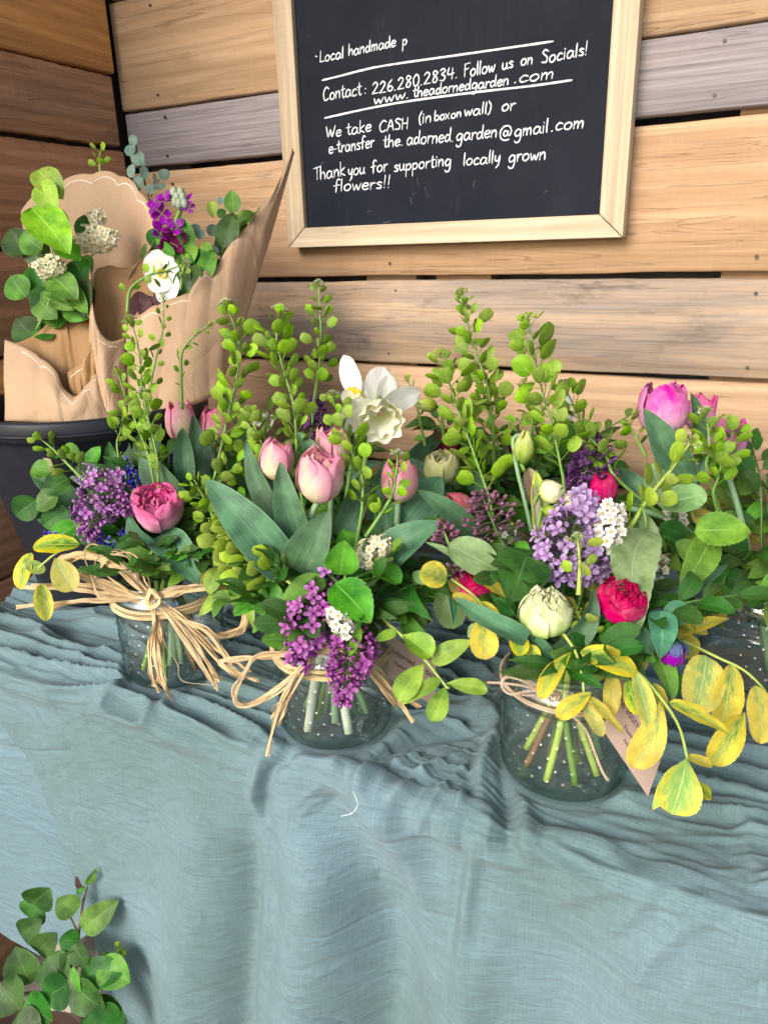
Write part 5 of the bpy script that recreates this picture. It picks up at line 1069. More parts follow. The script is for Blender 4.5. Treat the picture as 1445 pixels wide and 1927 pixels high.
for k in range(3): raffia_strand(rb, 'loop', jit([K, (550, 1232, .675), (485, 1234, .68), (462, 1262, .68), (442, 1300, .685), (448, 1324, .69), (480, 1322, .69), (530, 1288, .68), (575, 1245, .675)], 3) + [K], .0036)
for e in ([(575, 1250, .672), (540, 1300, .672), (520, 1340, .68), (503, 1420, .69)], [(570, 1255, .672), (545, 1290, .675), (522, 1330, .682), (512, 1350, .688)], [(580, 1255, .672), (545, 1310, .674), (528, 1350, .682), (518, 1368, .688)],
          [(650, 1228, .672), (700, 1265, .675), (745, 1315, .685), (778, 1356, .69)], [(655, 1232, .672), (700, 1258, .675), (740, 1300, .685), (790, 1328, .70)], [(660, 1225, .672), (705, 1250, .676), (735, 1290, .685), (752, 1316, .69)], [(650, 1240, .672), (690, 1262, .675), (730, 1310, .68), (748, 1330, .69)]):
    for q in range(2): raffia_strand(rb, 'tail', [K] + jit(e, 2.5), .0036)
part('knot', ribbon_mb([P(598, 1205, .67), P(616, 1208, .667), P(618, 1224, .667), P(600, 1228, .67), P(596, 1212, .668), P(612, 1206, .666)], .005, 26, seed=9), M_RAF, rb)
tw = thing('twine_bow', 'thin brown jute twine bow tied round the neck of the right jar', 'bow', P(1040, 1310, .60))
def rope(parent, name, pts, r=.0011, n=120, fuzz=True):
    p = spl(pts, n); t = np.gradient(p, axis=0); t /= np.linalg.norm(t, axis=1)[:, None] + 1e-9; a1 = np.cross(t, [.3, .5, .8]); a1 /= np.linalg.norm(a1, axis=1)[:, None]; a2 = np.cross(t, a1); L = np.sum(np.linalg.norm(np.diff(p, axis=0), axis=1)); mb = MB()
    for k in (0, math.pi):
        an = np.linspace(0, L / .0055 * 2 * math.pi, n) + k; mb.tube(p + (np.cos(an)[:, None] * a1 + np.sin(an)[:, None] * a2) * r * .55, r * .62, 5)
    if fuzz:
        for i in range(int(L / .0022)):
            j = RND.randint(0, n - 1); q = p[j]; e = q + NR.normal(0, 1, 3) * .0028; mb.tube([q, (q + e) / 2 + NR.normal(0, .0006, 3), e], .00009, 3)
    return part(name, mb, M_TWINE, parent)
for k in range(2): rope(tw, 'band', [np.array(p) + [0, 0, k * .0024] for p in jar_ring('R', .80, .97, off=.0035)], n=260)
K = (1040, 1308, .595)
rope(tw, 'loop', [P(*q) for q in (K, (1000, 1300, .60), (960, 1306, .605), (944, 1290, .61), (952, 1274, .61), (985, 1282, .605), (1015, 1300, .598), K)])
rope(tw, 'loop', [P(*q) for q in (K, (1010, 1290, .60), (975, 1272, .606), (948, 1278, .61), (950, 1298, .61), (990, 1308, .603), K)])
rope(tw, 'tail', [P(*q) for q in (K, (990, 1292, .60), (950, 1286, .61), (916, 1284, .615))])
rope(tw, 'tail', [P(*q) for q in (K, (1075, 1345, .59), (1102, 1375, .59), (1118, 1415, .592), (1132, 1450, .597), (1143, 1468, .602))])
rope(tw, 'tail', [P(*q) for q in (K, (1090, 1330, .592), (1130, 1340, .60), (1160, 1345, .605))], .0009)
rope(tw, 'knot', [P(*q) for q in ((1030, 1300, .593), (1048, 1302, .591), (1050, 1316, .591), (1034, 1318, .593), (1032, 1306, .59), (1046, 1304, .589))], .0013, 40)
# ================================================================= TULIPS
TL = dict(curl=.10, foldz=.35, nv=24, wav=.02)
def tl(bx, by, bd, tx, ty, td, w, hx=0, hy=0.2, mat=None, **kw): return ((bx, by, bd, tx, ty, td, w, hx, hy), mat or M_TUL, dict(TL, **kw))
tulip('open pink double tulip facing forward low in the left jar', 298, 958, .80, 84, 84, M_PINKH, 'L', (.05, .95), 'open', leaves=[
    tl(300, 1008, .80, 376, 1100, .775, 66, .3, .5, curl=.12), tl(298, 1030, .80, 243, 968, .79, 40, -.8, .2, bend=-.1), tl(258, 1010, .81, 253, 918, .80, 24, -.5), tl(345, 955, .84, 266, 848, .86, 56, -.5, .3)])
tulip('pink and cream closed tulip standing tallest in the left bouquet', 341, 794, .93, 56, 80, M_PINKY, 'L', (-.03, .15), 'closed', stem=[(338, 880, .93)], leaves=[
    tl(306, 905, .88, 303, 797, .90, 28, -.4), tl(352, 905, .86, 344, 805, .87, 38, .1, .2, foldz=.5), tl(364, 880, .90, 364, 780, .91, 26, .6), tl(250, 880, .92, 232, 782, .95, 26, -.3), tl(210, 860, .93, 201, 782, .95, 16)])
tulip('pink closed tulip half hidden behind green pods beside the left bouquet', 405, 803, .95, 56, 78, M_PINK, 'L', (.08, .15), 'closed', stem=[(400, 880, .95)], leaves=[
    tl(375, 905, .93, 384, 775, .97, 40, .2, .1, M_TULD), tl(412, 920, .94, 466, 800, .98, 40, .4, .1, M_TULD), tl(190, 905, .93, 127, 803, .96, 50, -.3, .4, M_TULD)])
tulip('dull pink tulip mostly hidden by stalks left of the tallest tulip', 270, 812, .98, 40, 60, M_SALM, 'L', (-.05, .15), 'closed')
tulip('cream-white tulip cut by the left edge behind thin stems', 108, 862, .92, 62, 62, M_CRG, 'L', (-.3, .5), 'half', leaves=[tl(150, 955, .90, 60, 895, .90, 44, 0, .6, M_TULD), tl(165, 1010, .88, 60, 965, .88, 46, 0, .6, M_TUL)])
tulip('big pink and cream tulip front centre with cupped frilled petals', 603, 897, .70, 86, 106, M_PINKY, 'M', (.10, .42), 'half', stem=[(588, 965, .71), (574, 1020, .72)], spin=.4, leaves=[
    tl(563, 1075, .70, 621, 960, .665, 84, .15, .3, curl=.16, foldz=.28), tl(570, 1040, .715, 528, 868, .70, 58, .1, .2, bend=-.05), tl(540, 1075, .70, 388, 902, .70, 80, -.2, .5, curl=.14, foldz=.25)])
tulip('pink tulip with open frilled top left of the big centre tulip', 521, 866, .735, 64, 80, M_PINKY, 'M', (.1, .35), 'closed', stem=[(524, 940, .74), (530, 1010, .74)], spin=1.2, leaves=[
    tl(535, 1005, .735, 463, 828, .75, 40, -.4, .1), tl(548, 960, .74, 470, 880, .76, 34, -.1, .2, M_TULD)])
tulip('peach-pink tulip directly behind the big centre tulip', 625, 842, .78, 66, 80, M_PINKY, 'M', (.05, .25), 'half', leaves=[tl(612, 888, .755, 557, 812, .76, 30, .2, .3), tl(652, 900, .78, 716, 868, .79, 22), tl(640, 1010, .75, 690, 880, .77, 46, .3, .1)])
tulip('pink tulip seen behind a white-topped stalk right of the centre tulip', 751, 905, .74, 68, 86, M_PINK, 'M', (.05, .25), 'closed', stem=[(747, 980, .745), (742, 1030, .745)], spin=.2, leaves=[
    tl(728, 1020, .76, 832, 898, .77, 92, .1, .2, curl=.12), tl(706, 1070, .715, 829, 982, .70, 74, .1, .6, curl=.13), tl(748, 1040, .74, 722, 965, .74, 16, -.5), tl(892, 1008, .74, 786, 922, .72, 44, -.2, .5), tl(700, 985, .79, 724, 865, .82, 26)])
tulip('small salmon-pink tulip pointing left beside loose lilac buds', 865, 947, .76, 38, 66, M_SALM, 'B', (-1.5, .5), 'tight', spin=.3)
tulip('greenish cream tulip in shade behind the middle bouquet', 830, 882, .82, 66, 66, M_CRG, 'B', (0, .45), 'half', leaves=[tl(840, 935, .84, 768, 862, .85, 40, -.3, .3, M_TULD), tl(760, 880, .86, 838, 812, .90, 30, .3, .4, M_TULD), tl(900, 930, .85, 880, 880, .88, 34)])
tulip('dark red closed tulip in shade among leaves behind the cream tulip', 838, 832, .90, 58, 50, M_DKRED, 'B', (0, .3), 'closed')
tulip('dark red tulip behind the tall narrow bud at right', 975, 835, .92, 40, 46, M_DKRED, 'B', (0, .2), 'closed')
tulip('deep red tulip half hidden beside the lavender lilac', 1135, 920, .76, 50, 62, M_CRIM, 'FR', (0, .3), 'closed')
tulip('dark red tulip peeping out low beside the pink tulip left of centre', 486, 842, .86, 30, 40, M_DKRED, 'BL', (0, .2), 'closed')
tulip('white-green double tulip low in front of the right jar', 1025, 1151, .60, 92, 94, M_WG, 'R', (-.05, .55), 'ball', spin=.3, leaves=[
    tl(1042, 1228, .60, 1117, 1106, .60, 44, .5, .3, bend=.12), tl(990, 1205, .585, 850, 1124, .60, 46, 0, .9, bend=-.10, foldz=.4), tl(1030, 1245, .60, 975, 1180, .60, 44, -.3, .3, M_TULD)])
tulip('big magenta-pink tulip at upper right against the planks', 1247, 769, .79, 88, 100, M_MAG, 'FR', (.02, .22), 'half', stem=[(1252, 850, .80), (1262, 900, .80)], spin=.9, leaves=[
    tl(1290, 925, .80, 1210, 768, .775, 66, -.2, .1, curl=.08), tl(1310, 850, .82, 1299, 738, .84, 30, .2, .1), tl(1222, 955, .80, 1163, 880, .82, 40, -.2, .3), tl(1110, 890, .80, 1132, 820, .81, 14, .6, 0, M_TUL), tl(1300, 905, .79, 1330, 860, .79, 20)])
tulip('dark pink tulip behind the big magenta one near the right edge', 1318, 778, .87, 50, 76, M_PINKH, 'FR', (.1, .2), 'half')
tulip('pale pink and cream tulip at the right edge behind pods', 1368, 825, .80, 66, 84, M_MAG, 'FR', (.15, .25), 'closed', leaves=[tl(1270, 1128, .69, 1370, 1062, .69, 24, 0, .4)])
# ranunculus
def ranun(*a, **k): return tulip(*a, group='crimson ranunculus flowers', cat='ranunculus', name='ranunculus', smat=M_STALK, **k)
ranun('crimson ranunculus bloom at right beside the white-green tulip', 1170, 1128, .61, 90, 80, M_CRIM, 'R', (.1, 1.0), kind='ranun')
ranun('crimson ranunculus partly covered by the pale oval leaf', 890, 1090, .665, 72, 60, M_CRIM, 'R', (-.1, 1.0), kind='ranun')
# ================================================================= DAFFODILS and buds
daffodil('large white daffodil with frilled drooping trumpet in the middle bouquet', 712, 770, .765, 58, -UPC * .65 + VIEW * .8 + RTC * .12, 'M', [(722, 690, .79, 64), (792, 738, .775, 52), (640, 778, .76, 60), (742, 712, .80, 50), (648, 806, .75, 50)], corona=.78, clen=.85)
daffodil('white daffodil with yellow cup facing left behind the frilled one', 672, 752, .80, 40, RTC * -.55 + VIEW * .8 + UPC * .1, 'M', [(646, 668, .80, 44), (702, 724, .80, 52), (640, 745, .79, 30), (690, 800, .79, 36), (655, 790, .785, 34), (715, 768, .80, 34)], cmat=M_YCOR, double=False, corona=.55, clen=.4)
daffodil('small white flower with green throat behind the tall pods at right', 1066, 775, .84, 26, VIEW * .5 + UPC * .2, 'B', [(1068, 738, .85, 20), (1080, 790, .84, 20), (1055, 800, .84, 20)], double=False, corona=.3, clen=.4)
daffodil('white poppy-like flower with orange centre in the wrapped bouquet', 308, 515, .975, 42, VIEW * .9 - UPC * .2, 'BL', [(286, 472, .975, 54), (326, 478, .975, 52), (270, 510, .97, 44), (322, 568, .955, 56), (340, 520, .97, 48), (296, 552, .96, 46), (305, 478, .98, 50)], cmat=M_YCOR, double=False, corona=.22, clen=.3)
bud('yellow-green daffodil bud bent over beside its dry sheath', 985, 842, .73, 38, 64, 5, M_BUDG, None, stem=[(986, 885, .735), (978, 870, .74)])
bth = [o for o in COL.objects if o.get('label') == 'yellow-green daffodil bud bent over beside its dry sheath'][0]
stem_part(bth, [P(*q) for q in ((987, 872, .735), (968, 850, .735), (966, 825, .735), (980, 818, .735), (966, 830, .738), (972, 880, .74), (984, 930, .74), (1000, 1000, .73))], .0022, M_STALKT)
leaf_part(bth, P(992, 885, .735), P(1012, 1000, .72), .018, M_DRY, name='dry_sheath', shape='lance', foldz=.5, curl=.05, twist=1.2); leaf_part(bth, P(996, 880, .735), P(1002, 960, .725), .012, M_DRY, name='dry_sheath', shape='lance', foldz=.6, twist=2.0)
bud('green daffodil bud leaning left above the middle bouquet', 803, 762, .82, 26, 42, -80, M_BUDG, None, stem=[(830, 772, .83), (835, 830, .85)])
bud('green bud standing behind the tall pods right of centre', 1008, 778, .86, 28, 46, 5, M_BUDG, 'B')
bud('creamy white double bud above the lavender lilac', 1037, 924, .655, 46, 46, 70, M_CREAM, None, name='narcissus_bud', stem=[(1012, 930, .66), (1003, 960, .665), (1015, 1010, .67)])
bud('cream narcissus bud pointing right above the lavender lilac', 1081, 947, .65, 34, 44, 110, M_CREAM, None, name='narcissus_bud', stem=[(1058, 935, .655), (1040, 960, .66), (1035, 1010, .67)])
bud('smallest yellow-green bud left above the lavender lilac', 1035, 961, .65, 20, 28, 95, M_BUDG, None, name='narcissus_bud', stem=[(1018, 960, .655), (1012, 1000, .665), (1020, 1030, .67)])
th = thing('narcissus_sheath', 'thin papery sheath standing left of the cream narcissus buds', 'sheath', P(1010, 1020, .67)); leaf_part(th, P(1018, 1030, .67), P(1008, 885, .68), .016, M_YELP, name='sheath_blade', shape='strap', foldz=.3); leaf_part(th, P(1015, 1025, .665), P(1002, 910, .668), .007, M_DRY, name='dry_edge', shape='strap', foldz=.6)
# ================================================================= LILACS
lilac('drooping purple lilac head low in the left bouquet', [(215, 905, .82), (185, 950, .79), (165, 1010, .785)], (42, 54, 40, 12), 'purple', 180, .16, 'L')
lilac('small purple lilac lobe pointing right beside the open pink tulip', [(195, 930, .81), (220, 945, .79), (240, 960, .785)], (26, 34, 24, 10), 'purple', 90, .14, 'L')
lilac('magenta-purple lilac head hanging left over the middle jar', [(612, 1118, .685), (585, 1165, .665), (562, 1245, .655)], (40, 58, 46, 14), 'mag', 230, .17, 'M')
lilac('magenta-purple lilac head hanging lowest over the middle jar', [(680, 1190, .675), (660, 1240, .655), (645, 1322, .645)], (40, 52, 44, 12), 'mag', 230, .07, 'M')
lilac('lavender lilac head in the right bouquet under the cream buds', [(1062, 1075, .665), (1075, 1010, .65), (1095, 935, .655)], (60, 66, 58, 22), 'lav', 250, .33, 'R', size=1.05)
lilac('lower lobe of lavender lilac above the crimson ranunculus', [(1120, 1010, .66), (1115, 1050, .645), (1110, 1085, .64)], (36, 44, 36, 14), 'lav', 100, .35, 'R')
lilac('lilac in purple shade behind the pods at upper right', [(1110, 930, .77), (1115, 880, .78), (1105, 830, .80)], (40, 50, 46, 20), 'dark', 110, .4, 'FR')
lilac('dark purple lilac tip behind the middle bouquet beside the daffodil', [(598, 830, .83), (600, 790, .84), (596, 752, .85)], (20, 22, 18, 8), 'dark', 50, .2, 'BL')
lilac('loose dusky pink lilac buds above the pale oval leaf', [(938, 1010, .70), (918, 960, .70), (905, 925, .70)], (50, 58, 44, 20), 'bud', 62, .04, 'R', facing=.2)
lilac('small cluster of dusky lilac buds left of the pale oval leaf', [(848, 1035, .69), (838, 1010, .69), (835, 985, .69)], (26, 32, 26, 10), 'bud', 30, .0, 'R')
lilac('tiny lilac bud sprig over the mustard leaf', [(868, 1068, .66), (855, 1075, .655), (842, 1082, .65)], (16, 18, 12, 8), 'bud', 12, .1, None)
lilac('few violet florets above the hanging lilac in the middle bouquet', [(640, 1100, .68), (618, 1080, .68), (605, 1068, .68)], (18, 18, 12, 8), 'purple', 9, .7, None)
lilac('single pale lilac floret sprig above the left lilac head', [(176, 905, .80), (165, 898, .80), (155, 886, .80)], (10, 8, 8, 4), 'lav', 4, 1, None, size=1.1)
for lab, pts in (('upright blue grape hyacinth left of the tall leaves', [(238, 922, .85), (238, 890, .85), (236, 862, .85)]), ('blue grape hyacinth leaning right beside the first', [(264, 930, .85), (256, 905, .85), (246, 880, .85)]), ('blue grape hyacinth between tulip leaves in the left bouquet', [(328, 900, .88), (328, 870, .89), (327, 845, .89)]),
                 ('blue grape hyacinth under the left lilac head', [(175, 1000, .80), (200, 1018, .79), (222, 1030, .785)]), ('blue grape hyacinth at the left edge above the yellow leaf', [(130, 1022, .82), (105, 1012, .82), (85, 1006, .82)]), ('grape hyacinth just below the open pink tulip', [(250, 1028, .80), (238, 1012, .80), (228, 1000, .80)])):
    muscari(lab, pts, 30, None, 22)
# ================================================================= WHITE RACEMES
raceme('cream blossom raceme in the middle bouquet right of the tulip leaves', [(680, 1058, .69), (705, 1035, .685), (738, 1018, .685)], (20, 26, 22, 8), 46, 'c', None)
raceme('small white blossom raceme lying across the hanging lilacs', [(625, 1150, .65), (642, 1175, .645), (662, 1195, .643)], (12, 16, 14, 8), 20, 'w', None, size=1.05)
raceme('bright white blossom raceme beside the lavender lilac', [(1128, 1040, .64), (1145, 990, .64), (1158, 945, .645)], (26, 30, 26, 14), 46, 'w', 'R', size=1.15)
raceme('white blossoms half hidden under leaves at right', [(1240, 1080, .70), (1222, 1055, .69), (1205, 1035, .69)], (26, 26, 20, 10), 22, 'w', 'FR')
raceme('white blossoms between pale leaves at far right', [(1290, 975, .76), (1265, 965, .76), (1250, 905, .77)], (12, 20, 16, 10), 16, 'w', 'FR')
raceme('cream blossom raceme lying across the open kraft wrap', [(150, 458, .955), (185, 450, .95), (226, 444, .95)], (16, 26, 22, 8), 60, 'c', None, size=1.15)
raceme('short cream blossom raceme rising in the open kraft wrap', [(175, 432, .96), (182, 412, .96), (188, 395, .96)], (20, 18, 14, 8), 26, 'c', None, size=1.1)
raceme('cream blossom cluster at the left edge among bright leaves', [(75, 505, .93), (100, 502, .93), (122, 492, .93)], (18, 20, 18, 10), 34, 'c', None, size=1.1)
for lab, a in (('white blossom flecks deep among the leaves beside the purple shade lilac', (1100, 900)), ('white blossom flecks in the dark left of the middle daffodils', (500, 790)), ('white blossom flecks near the dusky lilac buds', (960, 1000))):
    raceme(lab, [(a[0] - 10, a[1] + 12, .83), (a[0], a[1], .82), (a[0] + 10, a[1] - 12, .82)], (14, 14, 10, 6), 9, 'w', None, size=.8, buds=.4)
# ================================================================= PENNYCRESS
pc = pennycress
pc('tall stalk left of the wrapped bouquet with a dome of white florets', [(246, 600, .84), (262, 660, .83), (270, 750, .83), (290, 850, .83), (305, 940, .83)], jar='L', dense=.85)
pc('stalk with white head leaning left in front of the kraft wrap', [(268, 735, .80), (280, 790, .80), (296, 860, .80), (300, 930, .81)], jar='L', dense=.5, size=.85)
pc('curved stalk arching right to a white head before the white flower', [(352, 494, .88), (318, 508, .88), (278, 520, .88), (246, 545, .88), (240, 590, .88)], jar=None, dense=.55, size=.7)
pc('slender stalk bent right above the tallest left tulip', [(398, 610, .88), (372, 628, .88), (345, 658, .88), (341, 700, .88), (343, 770, .88)], jar=None, dense=.45, size=.6, white=False)
pc('thin upright stalk crossing the middle of the kraft wrap', [(308, 560, .89), (308, 610, .89), (300, 650, .89), (285, 720, .88), (280, 800, .87)], jar='L', dense=.5, size=.65)
pc('thick pod stalk climbing in front of the right side of the wrap', [(424, 570, .82), (440, 610, .82), (452, 660, .82), (444, 720, .82), (428, 790, .82), (410, 870, .82), (400, 910, .82)], jar='L', dense=1.15, size=1.15)
pc('pod stalk leaning from the left bouquet toward the bucket rim', [(222, 700, .85), (238, 750, .84), (262, 810, .83), (285, 880, .82)], jar='L', dense=.6, size=.9, white=False)
pc('short pod stalk with round pods before the bucket', [(235, 770, .88), (228, 810, .87), (224, 860, .87)], jar='L', dense=.8, size=1.05, white=False, head=False)
pc('pod stalk crossing the cream tulip at the left edge', [(70, 820, .86), (100, 845, .86), (130, 875, .855), (165, 910, .85)], jar=None, dense=.7, size=.9, white=False)
pc('pod stalk with tiny white tip second from the left in the middle bouquet', [(528, 580, .78), (520, 630, .78), (532, 690, .775), (552, 760, .77), (558, 830, .76), (562, 900, .75)], jar='M', dense=1.1, size=1.1)
pc('tallest thin pod stalk rising above the middle bouquet', [(599, 532, .84), (602, 580, .84), (604, 640, .84), (600, 700, .83), (590, 770, .82)], jar='BL', dense=.95, size=.9)
pc('low bushy pod stalk at the left shoulder of the middle bouquet', [(468, 770, .80), (482, 810, .79), (500, 850, .78), (520, 910, .77)], jar='M', dense=.9, size=.9)
pc('pods hanging beside the dark leaves below the kraft wrap', [(470, 830, .84), (452, 870, .83), (420, 900, .82), (380, 950, .80)], jar=None, dense=.9, size=1.05, head=False)
pc('stalk with white dome beside the daffodils', [(625, 742, .75), (640, 790, .74), (662, 850, .72), (680, 890, .71), (682, 950, .705), (672, 1015, .70)], jar='M', dense=.9, size=.95)
pc('stalk with white tip crossing the pink tulip right of centre', [(748, 852, .70), (746, 890, .70), (738, 930, .70), (715, 970, .70), (688, 1010, .70)], jar=None, dense=.8, size=.8)
pc('thin twiggy stalk right of the daffodil against the planks', [(765, 712, .86), (780, 745, .86), (790, 790, .86), (800, 840, .86)], jar=None, dense=.45, size=.55, white=False)
pc('tallest pod stalk right of centre against the planks', [(868, 548, .86), (878, 600, .86), (890, 650, .855), (912, 710, .85), (924, 770, .84), (930, 840, .84)], jar='B', dense=.95, size=1.15, white=False)
pc('bushy pod stalk left of the tallest one right of centre', [(828, 665, .80), (842, 710, .79), (864, 780, .785), (890, 850, .78), (918, 930, .77), (930, 975, .75)], jar='B', dense=1.0, size=1.3, white=False)
pc('short dense pod stalk between the two tall ones', [(905, 720, .87), (918, 760, .87), (926, 820, .87), (930, 880, .87)], jar='B', dense=1.0, size=1.05, white=False)
pc('pod stalk with big pods standing over the daffodil bud', [(993, 596, .76), (1002, 650, .76), (1018, 730, .755), (1038, 800, .75), (1055, 880, .74), (1062, 930, .73)], jar='R', dense=.9, size=1.4, white=False)
pc('smaller pod stalk just left of the one with big pods', [(985, 718, .85), (992, 760, .85), (1000, 810, .85)], jar='B', dense=.7, size=.7, white=False)
pc('pod stalk leaning left toward the small white flower', [(1058, 722, .80), (1080, 765, .79), (1100, 810, .78), (1140, 860, .77), (1175, 915, .76)], jar='FR', dense=.95, size=1.1)
pc('small pod stalk left of the big magenta tulip', [(1180, 795, .80), (1195, 820, .80), (1215, 860, .80)], jar=None, dense=.7, size=.95, white=False, head=True)
pc('bright slanting stalk crossing the right bouquet below the magenta tulip', [(1300, 830, .70), (1265, 880, .69), (1225, 930, .68), (1190, 985, .67), (1160, 1030, .66)], jar='R', dense=.5, size=1.15, r=.0024, lime=True)
pc('dense white-topped pod stalk in front of the dark pink tulip', [(1325, 772, .76), (1332, 810, .76), (1334, 850, .76), (1332, 900, .76)], jar='FR', dense=.9, size=1.0)
pc('pod stalk at the far right edge below the pale tulip', [(1385, 800, .77), (1365, 850, .76), (1350, 900, .75), (1345, 950, .75)], jar='FR', dense=1.0, size=1.1, white=False)
pc('short yellow-green stalk in front of the lavender lilac', [(1086, 1010, .615), (1090, 1050, .61), (1090, 1085, .605), (1088, 1120, .60)], jar=None, dense=.7, size=.8, lime=True)
pc('bushy lime pod stalk lying left in the middle bouquet', [(402, 985, .72), (440, 1010, .71), (480, 1045, .70), (520, 1080, .695), (560, 1110, .695)], jar='M', dense=1.7, size=1.15, lime=True, white=False)
pc('second lime pod stalk lying beneath the big left leaf', [(420, 1040, .73), (455, 1055, .72), (495, 1080, .71), (540, 1105, .70)], jar='M', dense=1.6, size=1.1, lime=True, white=False, head=False)
pc('lime pod sprig under the white-green tulip', [(1085, 1150, .60), (1098, 1180, .60), (1100, 1215, .60)], jar='R', dense=1.2, size=.75, lime=True, white=False)
pc('pods tucked at the right edge of the left bouquet', [(365, 900, .80), (380, 930, .80), (398, 965, .80), (412, 1005, .79)], jar=None, dense=1.2, size=1.0, white=False, head=False)
pc('little pod sprig peeping above the kraft wrap at the corner', [(190, 284, 1.03), (188, 300, 1.03), (190, 330, 1.03)], jar=None, dense=1.1, size=.85, head=False)
pc('pod sprig at the top right corner of the tall kraft wrap', [(492, 398, 1.06), (478, 420, 1.055), (462, 445, 1.05), (440, 480, 1.04)], jar=None, dense=.7, size=.8)
pc('white-tipped pod sprig above the maroon leaves in the wrap', [(352, 488, .94), (345, 510, .94), (340, 545, .94)], jar=None, dense=.8, size=.7)
# ================================================================= LEAFY BRANCHES (leaf by leaf)
S1 = dict(serr=.03); S2 = dict(serr=.02)
def L_(mat, shape, *spec, **kw): return (spec, mat, shape, kw)
branch('glossy serrated green leaves above the hanging lilacs of the middle jar', 'leafy branch', [[(640, 1150, .69), (648, 1100, .68), (652, 1050, .68)], [(648, 1095, .68), (700, 1075, .69)]], [
    L_(M_LEAF, 'ovate', 640, 1082, .675, 648, 1016, .66, 64, .1, .3, **S1), L_(M_LEAF, 'ovate', 668, 1060, .70, 645, 996, .71, 54, .3, .3, **S1), L_(M_LEAF, 'ovate', 612, 1090, .67, 531, 1130, .655, 50, -.1, .6, **S1),
    L_(M_LEAF, 'ovate', 630, 1098, .665, 698, 1172, .645, 78, .2, .5, **S1), L_(M_LEAF, 'ovate', 478, 1098, .70, 540, 1165, .68, 62, -.3, .5), L_(M_LEAF, 'ovate', 560, 1205, .68, 491, 1204, .67, 50, -.1, .6),
    L_(M_LEAFD, 'ovate', 645, 1092, .70, 706, 1065, .70, 50, .1, .6), L_(M_LEAF, 'round', 700, 1072, .68, 754, 1098, .67, 46, .4, .8, foldz=.5), L_(M_LEAFD, 'ovate', 692, 1165, .69, 690, 1248, .67, 38, .3, .2),
    L_(M_LIME, 'ovate', 676, 1178, .65, 656, 1236, .645, 18, .6, .2), L_(M_LEAFD, 'oval', 708, 1110, .72, 780, 1150, .71, 34, .2, .9), L_(M_PALE, 'oval', 610, 1068, .69, 600, 1042, .69, 24),
    L_(M_LEAFD, 'ovate', 700, 1150, .72, 760, 1110, .72, 46), L_(M_LEAFD, 'ovate', 560, 1120, .71, 520, 1180, .70, 50), L_(M_LEAFD, 'ovate', 680, 1110, .71, 640, 1150, .70, 50)], jar='M')
branch('lime-green branch hanging right of the middle jar across the name card', 'leafy branch', [[(690, 1120, .70), (722, 1165, .68), (757, 1197, .665), (800, 1242, .655), (838, 1290, .65), (845, 1294, .65)]], [
    L_(M_LIME, 'obovate', 757, 1195, .66, 813, 1237, .645, 50, .2, .6, foldz=.5, **S2), L_(M_LIME, 'lance', 746, 1190, .665, 703, 1207, .66, 22, -.1, .7, **S2), L_(M_LIME, 'obovate', 797, 1250, .655, 748, 1318, .64, 46, -.2, .4, **S2),
    L_(M_LIME, 'lance', 828, 1279, .65, 754, 1327, .64, 26, -.1, .6, **S2), L_(M_LIME, 'obovate', 838, 1292, .65, 812, 1358, .635, 40, .1, .4, **S2), L_(M_LIME, 'obovate', 840, 1286, .65, 918, 1300, .64, 32, .2, .7, **S2), L_(M_LIME, 'lance', 812, 1246, .655, 890, 1205, .65, 40, .1, .6, **S2)], smat=M_STALKY)
branch('green leaves spilling over the dark cloth between the middle and right jars', 'leafy branch', [[(800, 1080, .72), (790, 1110, .71), (830, 1130, .71)], [(800, 1095, .72), (740, 1130, .70)]], [
    L_(M_PALE, 'round', 835, 1112, .71, 852, 1184, .70, 60, .2, .4, **S2), L_(M_PALE, 'obovate', 800, 1128, .72, 772, 1186, .71, 44, .1, .3, **S2), L_(M_PALE, 'obovate', 876, 1130, .70, 900, 1165, .70, 34), L_(M_LEAFD, 'lance', 722, 1138, .71, 798, 1118, .70, 26, .1, .9),
    L_(M_LEAF, 'oval', 770, 1100, .72, 816, 1128, .72, 34), L_(M_PALE, 'oval', 780, 1075, .70, 800, 1100, .69, 26), L_(M_BLUE, 'lance', 845, 1105, .69, 852, 1180, .68, 14, .9, .1), L_(M_LEAFD, 'oval', 740, 1090, .74, 790, 1060, .74, 46), L_(M_LEAFD, 'oval', 760, 1140, .75, 810, 1170, .74, 50)], jar='M')
branch('pale oval leaf and dark heart-shaped leaf between the dusky buds and white tulip', 'leafy branch', [[(985, 1120, .66), (945, 1080, .655), (900, 1060, .66), (860, 1050, .67), (835, 1000, .68)], [(985, 1100, .66), (990, 1048, .65)]], [
    L_(M_PALE, 'oval', 938, 1078, .64, 842, 1026, .645, 72, -.1, .6), L_(M_LEAFD, 'heart', 990, 1046, .64, 957, 1134, .615, 104, .1, .4), L_(M_LEAFD, 'lance', 940, 1040, .69, 1010, 1040, .69, 20), L_(M_LEAF, 'round', 975, 1020, .70, 990, 1045, .69, 26), L_(M_PALE, 'lance', 860, 1050, .67, 800, 1020, .67, 14, .2, .5)], jar='R')
